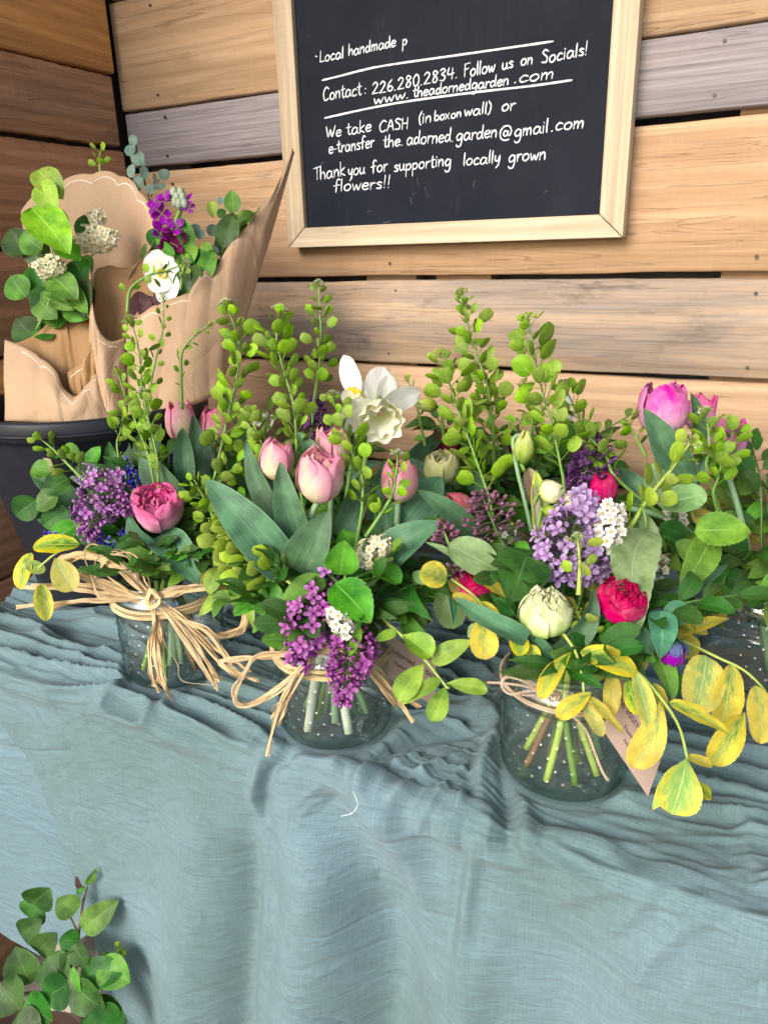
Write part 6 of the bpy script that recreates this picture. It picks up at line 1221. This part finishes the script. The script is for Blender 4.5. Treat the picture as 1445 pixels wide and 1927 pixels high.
branch('yellow variegated leaves left of the white-green tulip', 'leafy branch', [[(1010, 1235, .61), (975, 1205, .60), (925, 1160, .60), (890, 1120, .61), (850, 1090, .635)]], [
    L_(M_YEL, 'obovate', 903, 1158, .595, 913, 1242, .58, 54, 0, .3, **S2), L_(M_YEL, 'oval', 905, 1150, .60, 850, 1120, .60, 28, 0, .8), L_(M_YEL, 'oval', 905, 1132, .60, 938, 1182, .595, 30, .4, .4), L_(M_YEL, 'round', 968, 1192, .59, 981, 1234, .585, 38, .2, .3), L_(M_YEL, 'oval', 988, 1215, .595, 1015, 1240, .59, 26),
    L_(M_MUST, 'round', 840, 1090, .63, 790, 1076, .63, 52, -.1, .4, **S2), L_(M_YEL, 'lance', 905, 1088, .65, 954, 1128, .64, 26, .3, .6), L_(M_PALE, 'lance', 900, 1175, .62, 880, 1200, .62, 22), L_(M_MUST, 'oval', 850, 1085, .66, 865, 1120, .66, 26)], smat=M_STALKY, jar='R')
branch('yellow-edged leaves hanging over the front of the right jar', 'leafy branch', [[(1055, 1190, .60), (1080, 1222, .585), (1094, 1265, .575), (1098, 1303, .57)]], [
    L_(M_YEL, 'obovate', 1074, 1228, .58, 1015, 1316, .565, 34, -.3, .3, bend=.05, **S2), L_(M_YEL, 'oval', 1092, 1226, .58, 1200, 1268, .57, 52, .1, .7, **S2), L_(M_YEL, 'obovate', 1112, 1303, .567, 1046, 1350, .56, 36, -.1, .5, **S2), L_(M_YELP, 'oval', 1096, 1322, .57, 1134, 1386, .562, 30, .1, .3, **S2), L_(M_YEL, 'lance', 1102, 1310, .568, 1175, 1384, .562, 22, .4, .4, **S2),
    L_(M_MUST, 'oval', 1110, 1160, .62, 1102, 1205, .61, 18, -.3, .2), L_(M_LEAFD, 'oval', 1070, 1215, .60, 1040, 1240, .60, 30), L_(M_LIME, 'oval', 1150, 1225, .60, 1175, 1262, .60, 26)], smat=M_STALKY, jar='R')
branch('long drooping branch of big yellow variegated leaves at lower right', 'leafy branch', [[(1150, 1235, .60), (1195, 1262, .575), (1240, 1310, .57), (1276, 1365, .57), (1292, 1425, .572), (1297, 1450, .575)]], [
    L_(M_YELP, 'obovate', 1291, 1428, .567, 1262, 1532, .56, 84, 0, .3, **S2), L_(M_YELP, 'lance', 1284, 1440, .575, 1226, 1525, .575, 30, -.5, .3, **S2), L_(M_YEL, 'obovate', 1243, 1320, .567, 1189, 1446, .56, 56, -.3, .3, bend=-.06, **S2), L_(M_YELP, 'oval', 1193, 1266, .57, 1222, 1380, .562, 40, .2, .2, **S2),
    L_(M_YEL, 'oval', 1152, 1262, .585, 1148, 1350, .575, 32, -.2, .2, **S2), L_(M_YEL, 'oval', 1228, 1285, .58, 1240, 1345, .575, 36, .6, .2), L_(M_YEL, 'oval', 1180, 1280, .585, 1200, 1345, .58, 30, -.4, .2), L_(M_YEL, 'lance', 1258, 1322, .567, 1372, 1382, .56, 34, .2, .8, **S2), L_(M_YEL, 'oval', 1290, 1424, .575, 1340, 1442, .575, 22, .2, .9), L_(M_YEL, 'oval', 1305, 1478, .58, 1338, 1502, .58, 26, .3, .7),
    L_(M_LIME, 'oval', 1135, 1250, .60, 1120, 1280, .60, 24), L_(M_MUST, 'oval', 1175, 1215, .62, 1215, 1260, .61, 34)], smat=M_STALKY, jar='R')
branch('soft yellow leaves on the branch at the right edge above the cloth', 'leafy branch', [[(1250, 1180, .68), (1300, 1212, .65), (1345, 1235, .63), (1400, 1262, .62), (1440, 1300, .62)]], [
    L_(M_YELP, 'round', 1328, 1234, .625, 1305, 1342, .61, 80, 0, .2, **S2), L_(M_YEL, 'lance', 1275, 1192, .66, 1372, 1164, .65, 30, 0, .9, **S2), L_(M_YEL, 'oval', 1375, 1250, .62, 1352, 1372, .61, 60, .1, .2, **S2), L_(M_YEL, 'obovate', 1400, 1340, .61, 1336, 1438, .60, 56, 0, .3, **S2), L_(M_YEL, 'oval', 1275, 1195, .69, 1306, 1238, .68, 46, -.2, .3), L_(M_YEL, 'oval', 1420, 1290, .61, 1430, 1400, .60, 60), L_(M_MUST, 'oval', 1320, 1130, .72, 1360, 1170, .71, 50)], smat=M_STALKY, jar='FR')
branch('large drooping pale green leaf between the ranunculus and the right edge', 'leafy branch', [[(1200, 1040, .68), (1215, 985, .665), (1205, 950, .67)]], [
    L_(M_PALE, 'ovate', 1222, 1000, .66, 1202, 1188, .60, 88, .1, .5, bend=.16, curl=.12, **S1), L_(M_PALE, 'lance', 1235, 1040, .67, 1200, 955, .68, 32, -.2, .4, **S1), L_(M_OLIVE, 'lance', 1340, 1005, .68, 1275, 1118, .66, 62, .2, .4, **S2), L_(M_OLIVE, 'ovate', 1306, 1000, .66, 1412, 1002, .65, 72, .1, .5, **S1),
    L_(M_PALE, 'oval', 1240, 952, .70, 1330, 930, .69, 58, 0, .5, **S2), L_(M_PALE, 'ovate', 1243, 945, .71, 1225, 872, .72, 50, -.1, .2, **S2), L_(M_LEAFD, 'oval', 1210, 1030, .72, 1160, 990, .72, 50), L_(M_LEAF, 'oval', 1270, 1020, .72, 1330, 1060, .72, 44), L_(M_LEAFD, 'oval', 1240, 990, .74, 1290, 1010, .74, 40),
    L_(M_MUST, 'oval', 1300, 960, .74, 1350, 1000, .73, 34), L_(M_LEAFD, 'oval', 1300, 1060, .70, 1360, 1100, .70, 60)], jar='R', smat=M_STALK)
b = branch('blue-green round leaves of a honeywort sprig with one purple bell', 'honeywort', [[(1150, 1180, .64), (1200, 1165, .63), (1240, 1165, .625), (1262, 1215, .62)]], [
    L_(M_BLUE, 'heart', 1243, 1150, .615, 1242, 1240, .60, 56, 0, .3), L_(M_BLUE, 'oval', 1245, 1158, .63, 1302, 1152, .625, 48, .1, .5), L_(M_BLUE, 'lance', 1190, 1170, .62, 1228, 1250, .61, 34, -.3, .3), L_(M_BLUE, 'oval', 1150, 1180, .62, 1200, 1190, .62, 40, -.1, .6), L_(M_LEAF, 'lance', 1232, 1225, .62, 1268, 1322, .60, 44, .2, .2), L_(M_LEAF, 'lance', 1262, 1262, .63, 1288, 1318, .62, 26),
    L_(M_LEAF, 'lance', 1258, 1195, .62, 1290, 1225, .62, 12), L_(M_BLUE, 'round', 1160, 1195, .61, 1150, 1225, .61, 26), L_(M_LEAF, 'lance', 1160, 1165, .615, 1120, 1210, .605, 22, .4, .3)], jar='R')
flower_head(b, P(1265, 1212, .612), -UPC, [(5, .0095, .018, .8, CLOSED, dict(ruff=.02))], M_STOCK, name='bell_petal'); flower_head(b, P(1266, 1205, .612), -UPC + RTC * .1, [(5, .0108, .013, .5, HALF, dict(ruff=.02))], petal_mat('sepal_blue', [(0, (.10, .18, .30)), (1, (.12, .12, .38))], .2), name='sepal')
branch('yellow leaves at the left edge beside the raffia bow', 'leafy branch', [[(200, 1030, .83), (150, 1022, .82), (108, 1040, .80), (60, 1080, .80)]], [
    L_(M_YEL, 'oval', 150, 1026, .81, 62, 1030, .80, 42, 0, .7, **S2), L_(M_YELP, 'obovate', 104, 1050, .79, 140, 1112, .775, 50, 0, .4, **S2), L_(M_MUST, 'oval', 78, 1100, .80, 90, 1168, .79, 34, .2, .3), L_(M_YEL, 'oval', 60, 1040, .81, 40, 1110, .80, 40), L_(M_YEL, 'oval', 185, 1035, .81, 160, 1050, .80, 26), L_(M_LIME, 'oval', 50, 1060, .80, 86, 1075, .80, 24)], smat=M_STALKY)
branch('yellow and lime sprigs hanging at the right side of the left jar', 'leafy branch', [[(345, 1045, .83), (372, 1020, .81), (400, 1060, .79), (435, 1105, .78), (470, 1140, .78)]], [
    L_(M_LIME, 'ovate', 410, 1068, .785, 395, 1120, .775, 38, -.2, .3, **S2), L_(M_LIME, 'lance', 430, 1112, .78, 374, 1160, .77, 32, 0, .7, **S2), L_(M_LIME, 'ovate', 437, 1108, .78, 458, 1148, .775, 30, .3, .3, **S2), L_(M_LIME, 'lance', 470, 1130, .78, 477, 1182, .775, 16), L_(M_YEL, 'oval', 348, 1010, .82, 358, 1045, .81, 20), L_(M_YEL, 'lance', 366, 1050, .81, 378, 1100, .80, 24, .5, .2),
    L_(M_LIME, 'lance', 350, 1076, .80, 316, 1106, .79, 24, -.2, .4), L_(M_YEL, 'oval', 395, 1080, .80, 430, 1098, .79, 30), L_(M_YEL, 'oval', 300, 1050, .83, 270, 1070, .82, 34), L_(M_YEL, 'oval', 250, 1045, .82, 225, 1062, .82, 30), L_(M_YEL, 'oval', 280, 1030, .84, 240, 1035, .84, 30), L_(M_LIME, 'oval', 385, 1010, .82, 400, 1045, .81, 34), L_(M_LEAF, 'oval', 210, 965, .84, 258, 1012, .82, 56), L_(M_LEAF, 'oval', 150, 985, .85, 100, 1020, .84, 46),
    L_(M_LIME, 'oval', 428, 1000, .80, 470, 1040, .79, 40), L_(M_LIME, 'oval', 440, 1040, .79, 420, 1080, .78, 34), L_(M_YEL, 'oval', 400, 1120, .80, 440, 1130, .79, 20)], jar='L', smat=M_STALKY)
branch('dark and mid green leaves before the bucket above the left lilac', 'leafy branch', [[(215, 960, .86), (190, 900, .88), (150, 860, .89), (110, 840, .90)], [(190, 900, .88), (230, 850, .89)]], [
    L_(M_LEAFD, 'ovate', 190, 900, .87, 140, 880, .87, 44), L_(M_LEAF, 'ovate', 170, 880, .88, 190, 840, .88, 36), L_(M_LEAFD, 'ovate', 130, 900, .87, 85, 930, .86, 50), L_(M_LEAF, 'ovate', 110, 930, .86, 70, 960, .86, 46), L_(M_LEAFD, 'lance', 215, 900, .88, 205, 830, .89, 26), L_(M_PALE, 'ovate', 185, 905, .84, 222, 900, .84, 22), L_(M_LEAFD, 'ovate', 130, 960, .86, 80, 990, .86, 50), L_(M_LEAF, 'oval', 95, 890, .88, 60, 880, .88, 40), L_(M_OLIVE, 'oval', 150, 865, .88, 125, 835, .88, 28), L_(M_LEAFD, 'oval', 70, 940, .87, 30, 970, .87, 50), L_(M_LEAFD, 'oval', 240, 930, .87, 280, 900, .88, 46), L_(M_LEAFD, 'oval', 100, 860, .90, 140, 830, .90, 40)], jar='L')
# ---- wrapped bouquets
branch('bright green leaves at the left edge of the open kraft wrap', 'leafy branch', [[(70, 620, .95), (95, 560, .94), (100, 480, .93), (80, 400, .93)]], [
    L_(M_LIME, 'ovate', 70, 320, .93, 120, 376, .92, 54, 0, .4), L_(M_LIME, 'ovate', 75, 345, .92, 110, 398, .91, 50, -.3, .3), L_(M_LIME, 'ovate', 60, 392, .91, 132, 480, .895, 76, .2, .4), L_(M_LEAFD, 'ovate', 118, 442, .94, 112, 392, .94, 42, -.2, .2), L_(M_LEAFD, 'ovate', 154, 448, .95, 160, 404, .95, 28, .2, .2), L_(M_LEAF, 'ovate', 112, 464, .93, 152, 492, .92, 44, .2, .5),
    L_(M_LEAFD, 'oval', 108, 462, .94, 140, 455, .94, 26), L_(M_LEAFD, 'ovate', 140, 490, .95, 162, 530, .95, 46), L_(M_LEAF, 'ovate', 98, 520, .935, 148, 565, .925, 54), L_(M_LEAF, 'lance', 155, 572, .94, 86, 556, .93, 34, -.1, .6), L_(M_LEAFD, 'ovate', 150, 520, .95, 160, 600, .94, 50), L_(M_LEAF, 'ovate', 155, 572, .945, 132, 606, .94, 44), L_(M_LIME, 'lance', 166, 562, .945, 171, 604, .94, 14), L_(M_LEAFD, 'ovate', 90, 540, .95, 75, 600, .95, 50), L_(M_LEAFD, 'ovate', 150, 505, .965, 120, 560, .96, 50), L_(M_LEAF, 'ovate', 100, 500, .96, 135, 545, .95, 46), L_(M_LEAF, 'ovate', 70, 560, .95, 110, 600, .94, 50), L_(M_LEAFD, 'ovate', 60, 500, .96, 100, 560, .955, 60), L_(M_OLIVE, 'ovate', 130, 540, .94, 165, 590, .935, 36), L_(M_LEAF, 'lance', 95, 565, .935, 140, 585, .93, 26), L_(M_LEAFD, 'oval', 120, 500, .96, 80, 530, .96, 50), L_(M_LEAFD, 'oval', 60, 440, .96, 90, 500, .96, 60), L_(M_LEAFD, 'oval', 130, 560, .965, 100, 620, .96, 60)])
th = thing('eucalyptus_sprig', 'grey-green eucalyptus sprig standing against the grey plank', 'eucalyptus', P(275, 370, 1.02)); stem_part(th, [P(*q) for q in ((288, 400, 1.02), (275, 350, 1.02), (262, 310, 1.02), (255, 262, 1.02))], .0012, M_TWIG); stem_part(th, [P(*q) for q in ((285, 370, 1.02), (295, 345, 1.015), (311, 325, 1.015))], .0009, M_TWIG)
for (x, y, w, h, hx) in ((253, 264, 16, 22, 0), (246, 283, 24, 22, -.3), (262, 298, 26, 28, .1), (249, 322, 20, 26, -.4), (270, 326, 16, 26, .5), (262, 345, 22, 30, -.2), (292, 337, 9, 22, .9), (311, 329, 22, 22, .1), (303, 351, 24, 13, .1), (283, 356, 20, 20, 0), (270, 308, 9, 9, 0)):
    leaf_part(th, P(x, y + h / 2, 1.015), P(x + RND.uniform(-4, 4), y - h / 2, 1.015), w * 1.015 / F, M_EUC, hint(hx, .2), shape='round', foldz=.1)
th = thing('stock_flower', 'violet stock flowers with grey buds in the wrapped bouquet', 'stock', P(312, 480, .985)); stem_part(th, [P(*q) for q in ((305, 500, .985), (322, 440, .98), (340, 395, .98))], .003, M_STALK)
M_STOCKD = petal_mat('petal_maroon', [(0, (.12, .005, .07)), (1, (.20, .01, .10))], .2, (.4, .05, .2))
for k, (x, y, r, m) in enumerate(((296, 388, 17, 0), (312, 378, 16, 0), (305, 402, 17, 0), (352, 378, 13, 0), (325, 375, 13, 0), (303, 440, 19, 0), (328, 432, 20, 0), (320, 455, 22, 1), (334, 462, 20, 1), (356, 392, 11, 0))):
    q = P(x, y, .975 + .002 * (k % 3)); ax = nrm(VIEW + RTC * RND.uniform(-.7, .7) + UPC * RND.uniform(-.5, .6)); R = r * .975 / F
    flower_head(th, q, ax, [(4, R, R * .5, .62, [(0, .1), (.4, .5), (1, 1.05)], dict(ruff=.18, tip=.6))], M_STOCKD if m else M_STOCK)
mb = MB()
for x, y in ((328, 362), (341, 362), (334, 372), (345, 372), (338, 384), (348, 384), (330, 380)): mb.ball(P(x, y, .972), .0052, 8, 6, (1, 1, 1.3))
part('bud_cluster', mb, M_SEPAL, th)
branch('mixed green leaves filling the back of the open kraft wrap', 'leafy branch', [[(170, 620, .97), (160, 560, .97), (150, 500, .97)]], [
    L_(M_LEAFD, 'ovate', 160, 560, .97, 120, 520, .965, 40), L_(M_LEAF, 'ovate', 150, 520, .965, 172, 480, .965, 34), L_(M_LEAFD, 'ovate', 165, 590, .965, 178, 540, .965, 34), L_(M_LEAF, 'ovate', 120, 610, .96, 80, 590, .955, 40), L_(M_LEAFD, 'ovate', 110, 620, .965, 60, 630, .96, 50), L_(M_OLIVE, 'ovate', 155, 600, .95, 115, 575, .945, 34), L_(M_LEAF, 'ovate', 80, 470, .94, 40, 440, .94, 50), L_(M_LEAFD, 'ovate', 70, 640, .965, 30, 600, .96, 60), L_(M_LEAF, 'ovate', 50, 560, .95, 20, 520, .95, 50), L_(M_LEAFD, 'ovate', 50, 480, .955, 20, 430, .95, 60)])
branch('broad green leaves and dark eucalyptus standing in the tall kraft wrap', 'leafy branch', [[(408, 520, 1.03), (420, 470, 1.02), (434, 410, 1.02)], [(425, 460, 1.02), (470, 410, 1.03)]], [
    L_(M_LEAF, 'ovate', 440, 402, 1.0, 436, 358, 1.0, 32, .1, .2), L_(M_LEAF, 'oval', 436, 380, 1.01, 448, 370, 1.01, 22), L_(M_LEAFD, 'ovate', 420, 468, 1.01, 440, 400, 1.01, 44, .2, .3), L_(M_LEAF, 'oval', 440, 430, 1.03, 478, 400, 1.03, 34), L_(M_LIME, 'oval', 402, 410, 1.02, 398, 378, 1.02, 20), L_(M_EUC, 'round', 417, 385, 1.02, 416, 370, 1.02, 14), L_(M_EUC, 'round', 400, 445, 1.015, 402, 422, 1.015, 22), L_(M_EUC, 'round', 412, 475, 1.01, 388, 468, 1.01, 18),
    L_(M_LEAFD, 'oval', 412, 410, 1.02, 424, 395, 1.02, 20), L_(M_LEAF, 'ovate', 358, 470, .98, 340, 408, .98, 32, .2, .2), L_(M_EUC, 'round', 366, 440, 1.0, 372, 422, 1.0, 20), L_(M_LEAFD, 'ovate', 340, 560, .97, 375, 500, .97, 50), L_(M_LEAFD, 'ovate', 350, 545, .975, 330, 480, .975, 46), L_(M_LEAFD, 'oval', 300, 470, .99, 285, 430, .99, 30), L_(M_LEAFD, 'oval', 385, 520, .98, 370, 470, .985, 40), L_(M_LEAF, 'lance', 330, 480, .97, 292, 450, .975, 18), L_(M_LEAF, 'ovate', 300, 520, 1.0, 272, 460, 1.0, 40), L_(M_LEAF, 'ovate', 380, 530, .975, 402, 470, .98, 34), L_(M_LEAF, 'ovate', 360, 530, .985, 350, 460, .985, 30), L_(M_EUC, 'round', 374, 450, .99, 380, 432, .99, 18), L_(M_OLIVE, 'oval', 395, 500, .985, 388, 455, .985, 26), L_(M_LEAFD, 'ovate', 330, 500, .98, 372, 470, .98, 34), L_(M_LIME, 'oval', 372, 500, .985, 366, 470, .985, 20), L_(M_LEAFD, 'oval', 310, 500, .99, 345, 480, .99, 40), L_(M_LEAF, 'ovate', 330, 560, .975, 365, 540, .97, 34), L_(M_LEAFD, 'ovate', 390, 530, .99, 420, 490, 1.0, 40), L_(M_OLIVE, 'ovate', 345, 500, .98, 372, 462, .98, 26), L_(M_LEAFD, 'ovate', 290, 560, .985, 262, 500, .99, 50), L_(M_LEAFD, 'ovate', 410, 480, 1.03, 455, 440, 1.04, 44), L_(M_LEAF, 'ovate', 440, 450, 1.04, 470, 425, 1.04, 30)])
MAR = leaf_mat('leaf_maroon', (.05, .012, .02), (.08, .02, .025), (.12, .04, .04), .5)
branch('dark maroon leaves sunk inside the tall kraft wrap', 'leafy branch', [[(300, 640, .98), (290, 590, .975), (330, 545, .985)]], [L_(MAR, 'ovate', x, y, .98 + (k % 3) * .006, x2, y2, .98, 46) for k, (x, y, x2, y2) in enumerate(((300, 600, 265, 560), (300, 600, 290, 545), (310, 590, 335, 545), (280, 620, 250, 580), (330, 560, 370, 520), (295, 610, 310, 560), (270, 600, 262, 548), (355, 540, 345, 500), (80, 560, 100, 600)))], smat=M_TWIG)
# ---- dense greenery filling each bouquet
def fill(key, n, specs, grp, seed, lab):
    global RND; keep = RND; RND = random.Random(seed)
    for i in range(n):
        an = 2 * math.pi * (i + RND.random() * .6) / n; el = RND.uniform(.25, 1.15); d = np.array([math.cos(an) * math.cos(el), math.sin(an) * math.cos(el), math.sin(el)])
        m, sh, sz, L0 = specs[i % len(specs)]
        if d[2] < .55 and d[1] < .2 and key in 'LMR': continue
        if d.dot(VIEW) > .30 and key in 'LMR': L0 = L0 * .62
        L = L0 * RND.uniform(.8, 1.15) * (.75 if d.dot(VIEW) > .55 else 1)
        sprig(lab, key, d, L, m, sh, sz, 10, grp, 'greenery', droop=RND.uniform(.05, .3))
    RND = keep
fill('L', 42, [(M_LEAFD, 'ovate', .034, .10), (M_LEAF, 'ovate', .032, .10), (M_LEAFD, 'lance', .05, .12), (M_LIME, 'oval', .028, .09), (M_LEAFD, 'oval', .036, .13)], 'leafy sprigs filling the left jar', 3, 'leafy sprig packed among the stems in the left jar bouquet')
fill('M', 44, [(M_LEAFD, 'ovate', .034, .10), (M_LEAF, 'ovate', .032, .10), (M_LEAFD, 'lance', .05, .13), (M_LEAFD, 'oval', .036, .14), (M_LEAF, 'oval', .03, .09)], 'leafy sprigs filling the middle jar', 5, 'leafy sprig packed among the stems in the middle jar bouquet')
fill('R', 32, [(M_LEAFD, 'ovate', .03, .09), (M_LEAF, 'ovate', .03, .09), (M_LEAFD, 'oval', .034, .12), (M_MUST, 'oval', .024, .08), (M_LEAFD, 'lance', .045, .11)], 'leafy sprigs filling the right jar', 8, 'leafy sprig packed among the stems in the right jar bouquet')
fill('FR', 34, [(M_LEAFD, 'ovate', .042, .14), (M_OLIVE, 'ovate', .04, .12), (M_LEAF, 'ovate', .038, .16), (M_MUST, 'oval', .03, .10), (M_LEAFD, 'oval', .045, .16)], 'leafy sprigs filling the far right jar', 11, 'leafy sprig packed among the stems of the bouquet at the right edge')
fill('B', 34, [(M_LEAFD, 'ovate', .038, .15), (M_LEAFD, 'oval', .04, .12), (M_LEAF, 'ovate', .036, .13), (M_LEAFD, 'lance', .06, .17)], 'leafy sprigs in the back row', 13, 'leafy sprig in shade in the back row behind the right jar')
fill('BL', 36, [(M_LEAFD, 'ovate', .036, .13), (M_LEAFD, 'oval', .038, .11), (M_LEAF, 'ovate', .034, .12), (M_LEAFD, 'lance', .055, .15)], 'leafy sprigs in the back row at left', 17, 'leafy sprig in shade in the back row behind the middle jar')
fill('L', 9, [(M_OLIVE, 'oval', .022, .15), (M_LIME, 'oval', .018, .12)], 'fine lime sprigs in the left jar', 23, 'fine lime-green sprig between the blooms of the left jar bouquet')
fill('M', 9, [(M_OLIVE, 'oval', .022, .16), (M_LIME, 'oval', .018, .13)], 'fine lime sprigs in the middle jar', 25, 'fine lime-green sprig between the blooms of the middle jar bouquet')
fill('B', 12, [(M_OLIVE, 'oval', .026, .19), (M_LIME, 'oval', .022, .16)], 'fine lime sprigs in the back row', 27, 'fine lime-green sprig rising in the back row behind the right jar')
fill('BL', 12, [(M_OLIVE, 'oval', .026, .19), (M_LIME, 'oval', .022, .16)], 'fine lime sprigs in the back row at left', 29, 'fine lime-green sprig rising in the back row behind the middle jar')
# extra stems standing in the water of the clear jars
for key, lab, cols in (('M', 'cut stem standing in the water of the middle jar', (M_STALKT, M_WSTEM := flat_mat('pale_stalk', (.50, .56, .42), .5, .05), M_WSTEM, M_STALKY)), ('R', 'cut stem standing in the water of the right jar', (M_STALKY, M_TWIG, M_STALKY, M_STALK, M_STALKY, M_STALKT, M_STALKY)), ('L', 'cut stem standing in the water of the left jar', (M_WSTEM, M_STALK, M_STALK, M_TWIG, M_STALKT))):
    c, r, h = JARS[key]
    for i, m in enumerate(cols):
        a = -2.6 + i * 5.2 / len(cols) - .6; b0 = c + np.array([math.cos(a) * r * .6, math.sin(a) * r * .6 - .004, .008]); t0 = c + np.array([-math.cos(a) * r * .3, math.sin(a) * r * .1, h + .01]); mb = MB(); mb.tube(spl([b0, (b0 + t0) / 2 + NR.uniform(-.004, .004, 3), t0], 12), .0046 if m in (M_WSTEM, M_STALKT) else .0032, 8)
        top('cut_stem', mb, m, lab, 'stem', 'cut stems in the ' + {'M': 'middle', 'R': 'right', 'L': 'left'}[key] + ' jar')
# ---- plant below the table at lower left
fb = thing('floor_bucket', 'dark brown bucket holding leafy branches below the table at lower left', 'bucket', (-.69, -.80, 0)); mb = MB(); a = np.linspace(0, 2 * math.pi, 48, endpoint=False)
mb.grid(np.array([np.stack([-.69 + np.cos(a) * r, -.80 + np.sin(a) * r, np.full(48, z)], -1) for r, z in ((0, .002), (.08, .002), (.085, .01), (.108, .305), (.113, .307), (.113, .320), (.105, .320), (.104, .305), (.080, .02), (0, .02))]), wrapu=True); part('bucket_body', mb, flat_mat('brown_plastic', (.05, .03, .022), .5), fb)
w3 = thing('paper_wrap', 'pale pinkish paper wrap among the green leaves at the lower left corner', 'paper wrap', P(170, 1800, .95), 'pale paper at the floor bucket')
paper(w3, [(88, 1790, .93), (110, 1775, .935), (150, 1765, .94), (175, 1752, .95), (196, 1751, .955)], [(95, 1900, .93), (120, 1900, .935), (150, 1900, .94), (180, 1880, .945), (205, 1850, .955)], M_PINKP, .01)
branch('dark green leafy branches in the floor bucket at the lower left corner', 'leafy branch', [[(140, 1880, .90), (147, 1780, .89), (155, 1710, .89), (165, 1668, .89)], [(150, 1760, .89), (120, 1700, .89)], [(140, 1860, .89), (200, 1830, .88)]], [
    L_(M_LEAF, 'ovate', 146, 1715, .885, 108, 1690, .88, 50, 0, .3), L_(M_LEAF, 'ovate', 156, 1750, .885, 224, 1694, .88, 50, .1, .4), L_(M_LEAF, 'lance', 164, 1665, .89, 184, 1632, .885, 14, .5, .2), L_(MAR, 'lance', 152, 1672, .885, 145, 1648, .885, 12), L_(M_LEAF, 'lance', 160, 1668, .89, 144, 1684, .885, 14), L_(M_LEAFD, 'ovate', 150, 1770, .885, 112, 1768, .88, 46), L_(M_LEAFD, 'ovate', 145, 1810, .88, 115, 1795, .87, 40), L_(M_LEAFD, 'ovate', 140, 1775, .875, 166, 1818, .87, 44),
    L_(M_LEAFD, 'ovate', 60, 1700, .90, 96, 1670, .89, 60), L_(M_LEAFD, 'ovate', 70, 1790, .89, 108, 1755, .88, 50), L_(M_LEAFD, 'ovate', 150, 1840, .87, 240, 1820, .865, 56, .1, .6), L_(M_LEAF, 'ovate', 190, 1810, .87, 245, 1850, .86, 60, .2, .3), L_(M_LEAFD, 'ovate', 90, 1800, .88, 125, 1850, .87, 70), L_(M_LEAFD, 'ovate', 130, 1850, .87, 80, 1880, .86, 70), L_(M_LEAFD, 'ovate', 140, 1850, .865, 200, 1900, .855, 70), L_(M_LEAF, 'lance', 138, 1820, .865, 155, 1870, .86, 20), L_(M_LEAFD, 'ovate', 60, 1730, .91, 80, 1690, .91, 60), L_(M_LEAFD, 'ovate', 230, 1930, .86, 150, 1930, .85, 80), L_(M_LEAFD, 'ovate', 20, 1930, .86, 80, 1960, .85, 80),
    L_(M_LEAFD, 'ovate', 60, 1850, .88, 30, 1780, .88, 70), L_(M_LEAFD, 'ovate', 40, 1760, .90, 80, 1730, .89, 50), L_(M_LEAFD, 'ovate', 50, 1880, .87, 100, 1920, .86, 80), L_(M_LEAFD, 'ovate', 0, 1850, .88, 40, 1900, .87, 80), L_(M_LEAFD, 'ovate', 170, 1890, .87, 240, 1925, .86, 60)], smat=M_TWIG, r=.0018)
pc('small round pod sprig low in the floor bucket beside the cloth hem', [(225, 1785, .88), (215, 1800, .88), (205, 1830, .88)], jar=None, dense=1.0, size=.8, white=False, head=True)
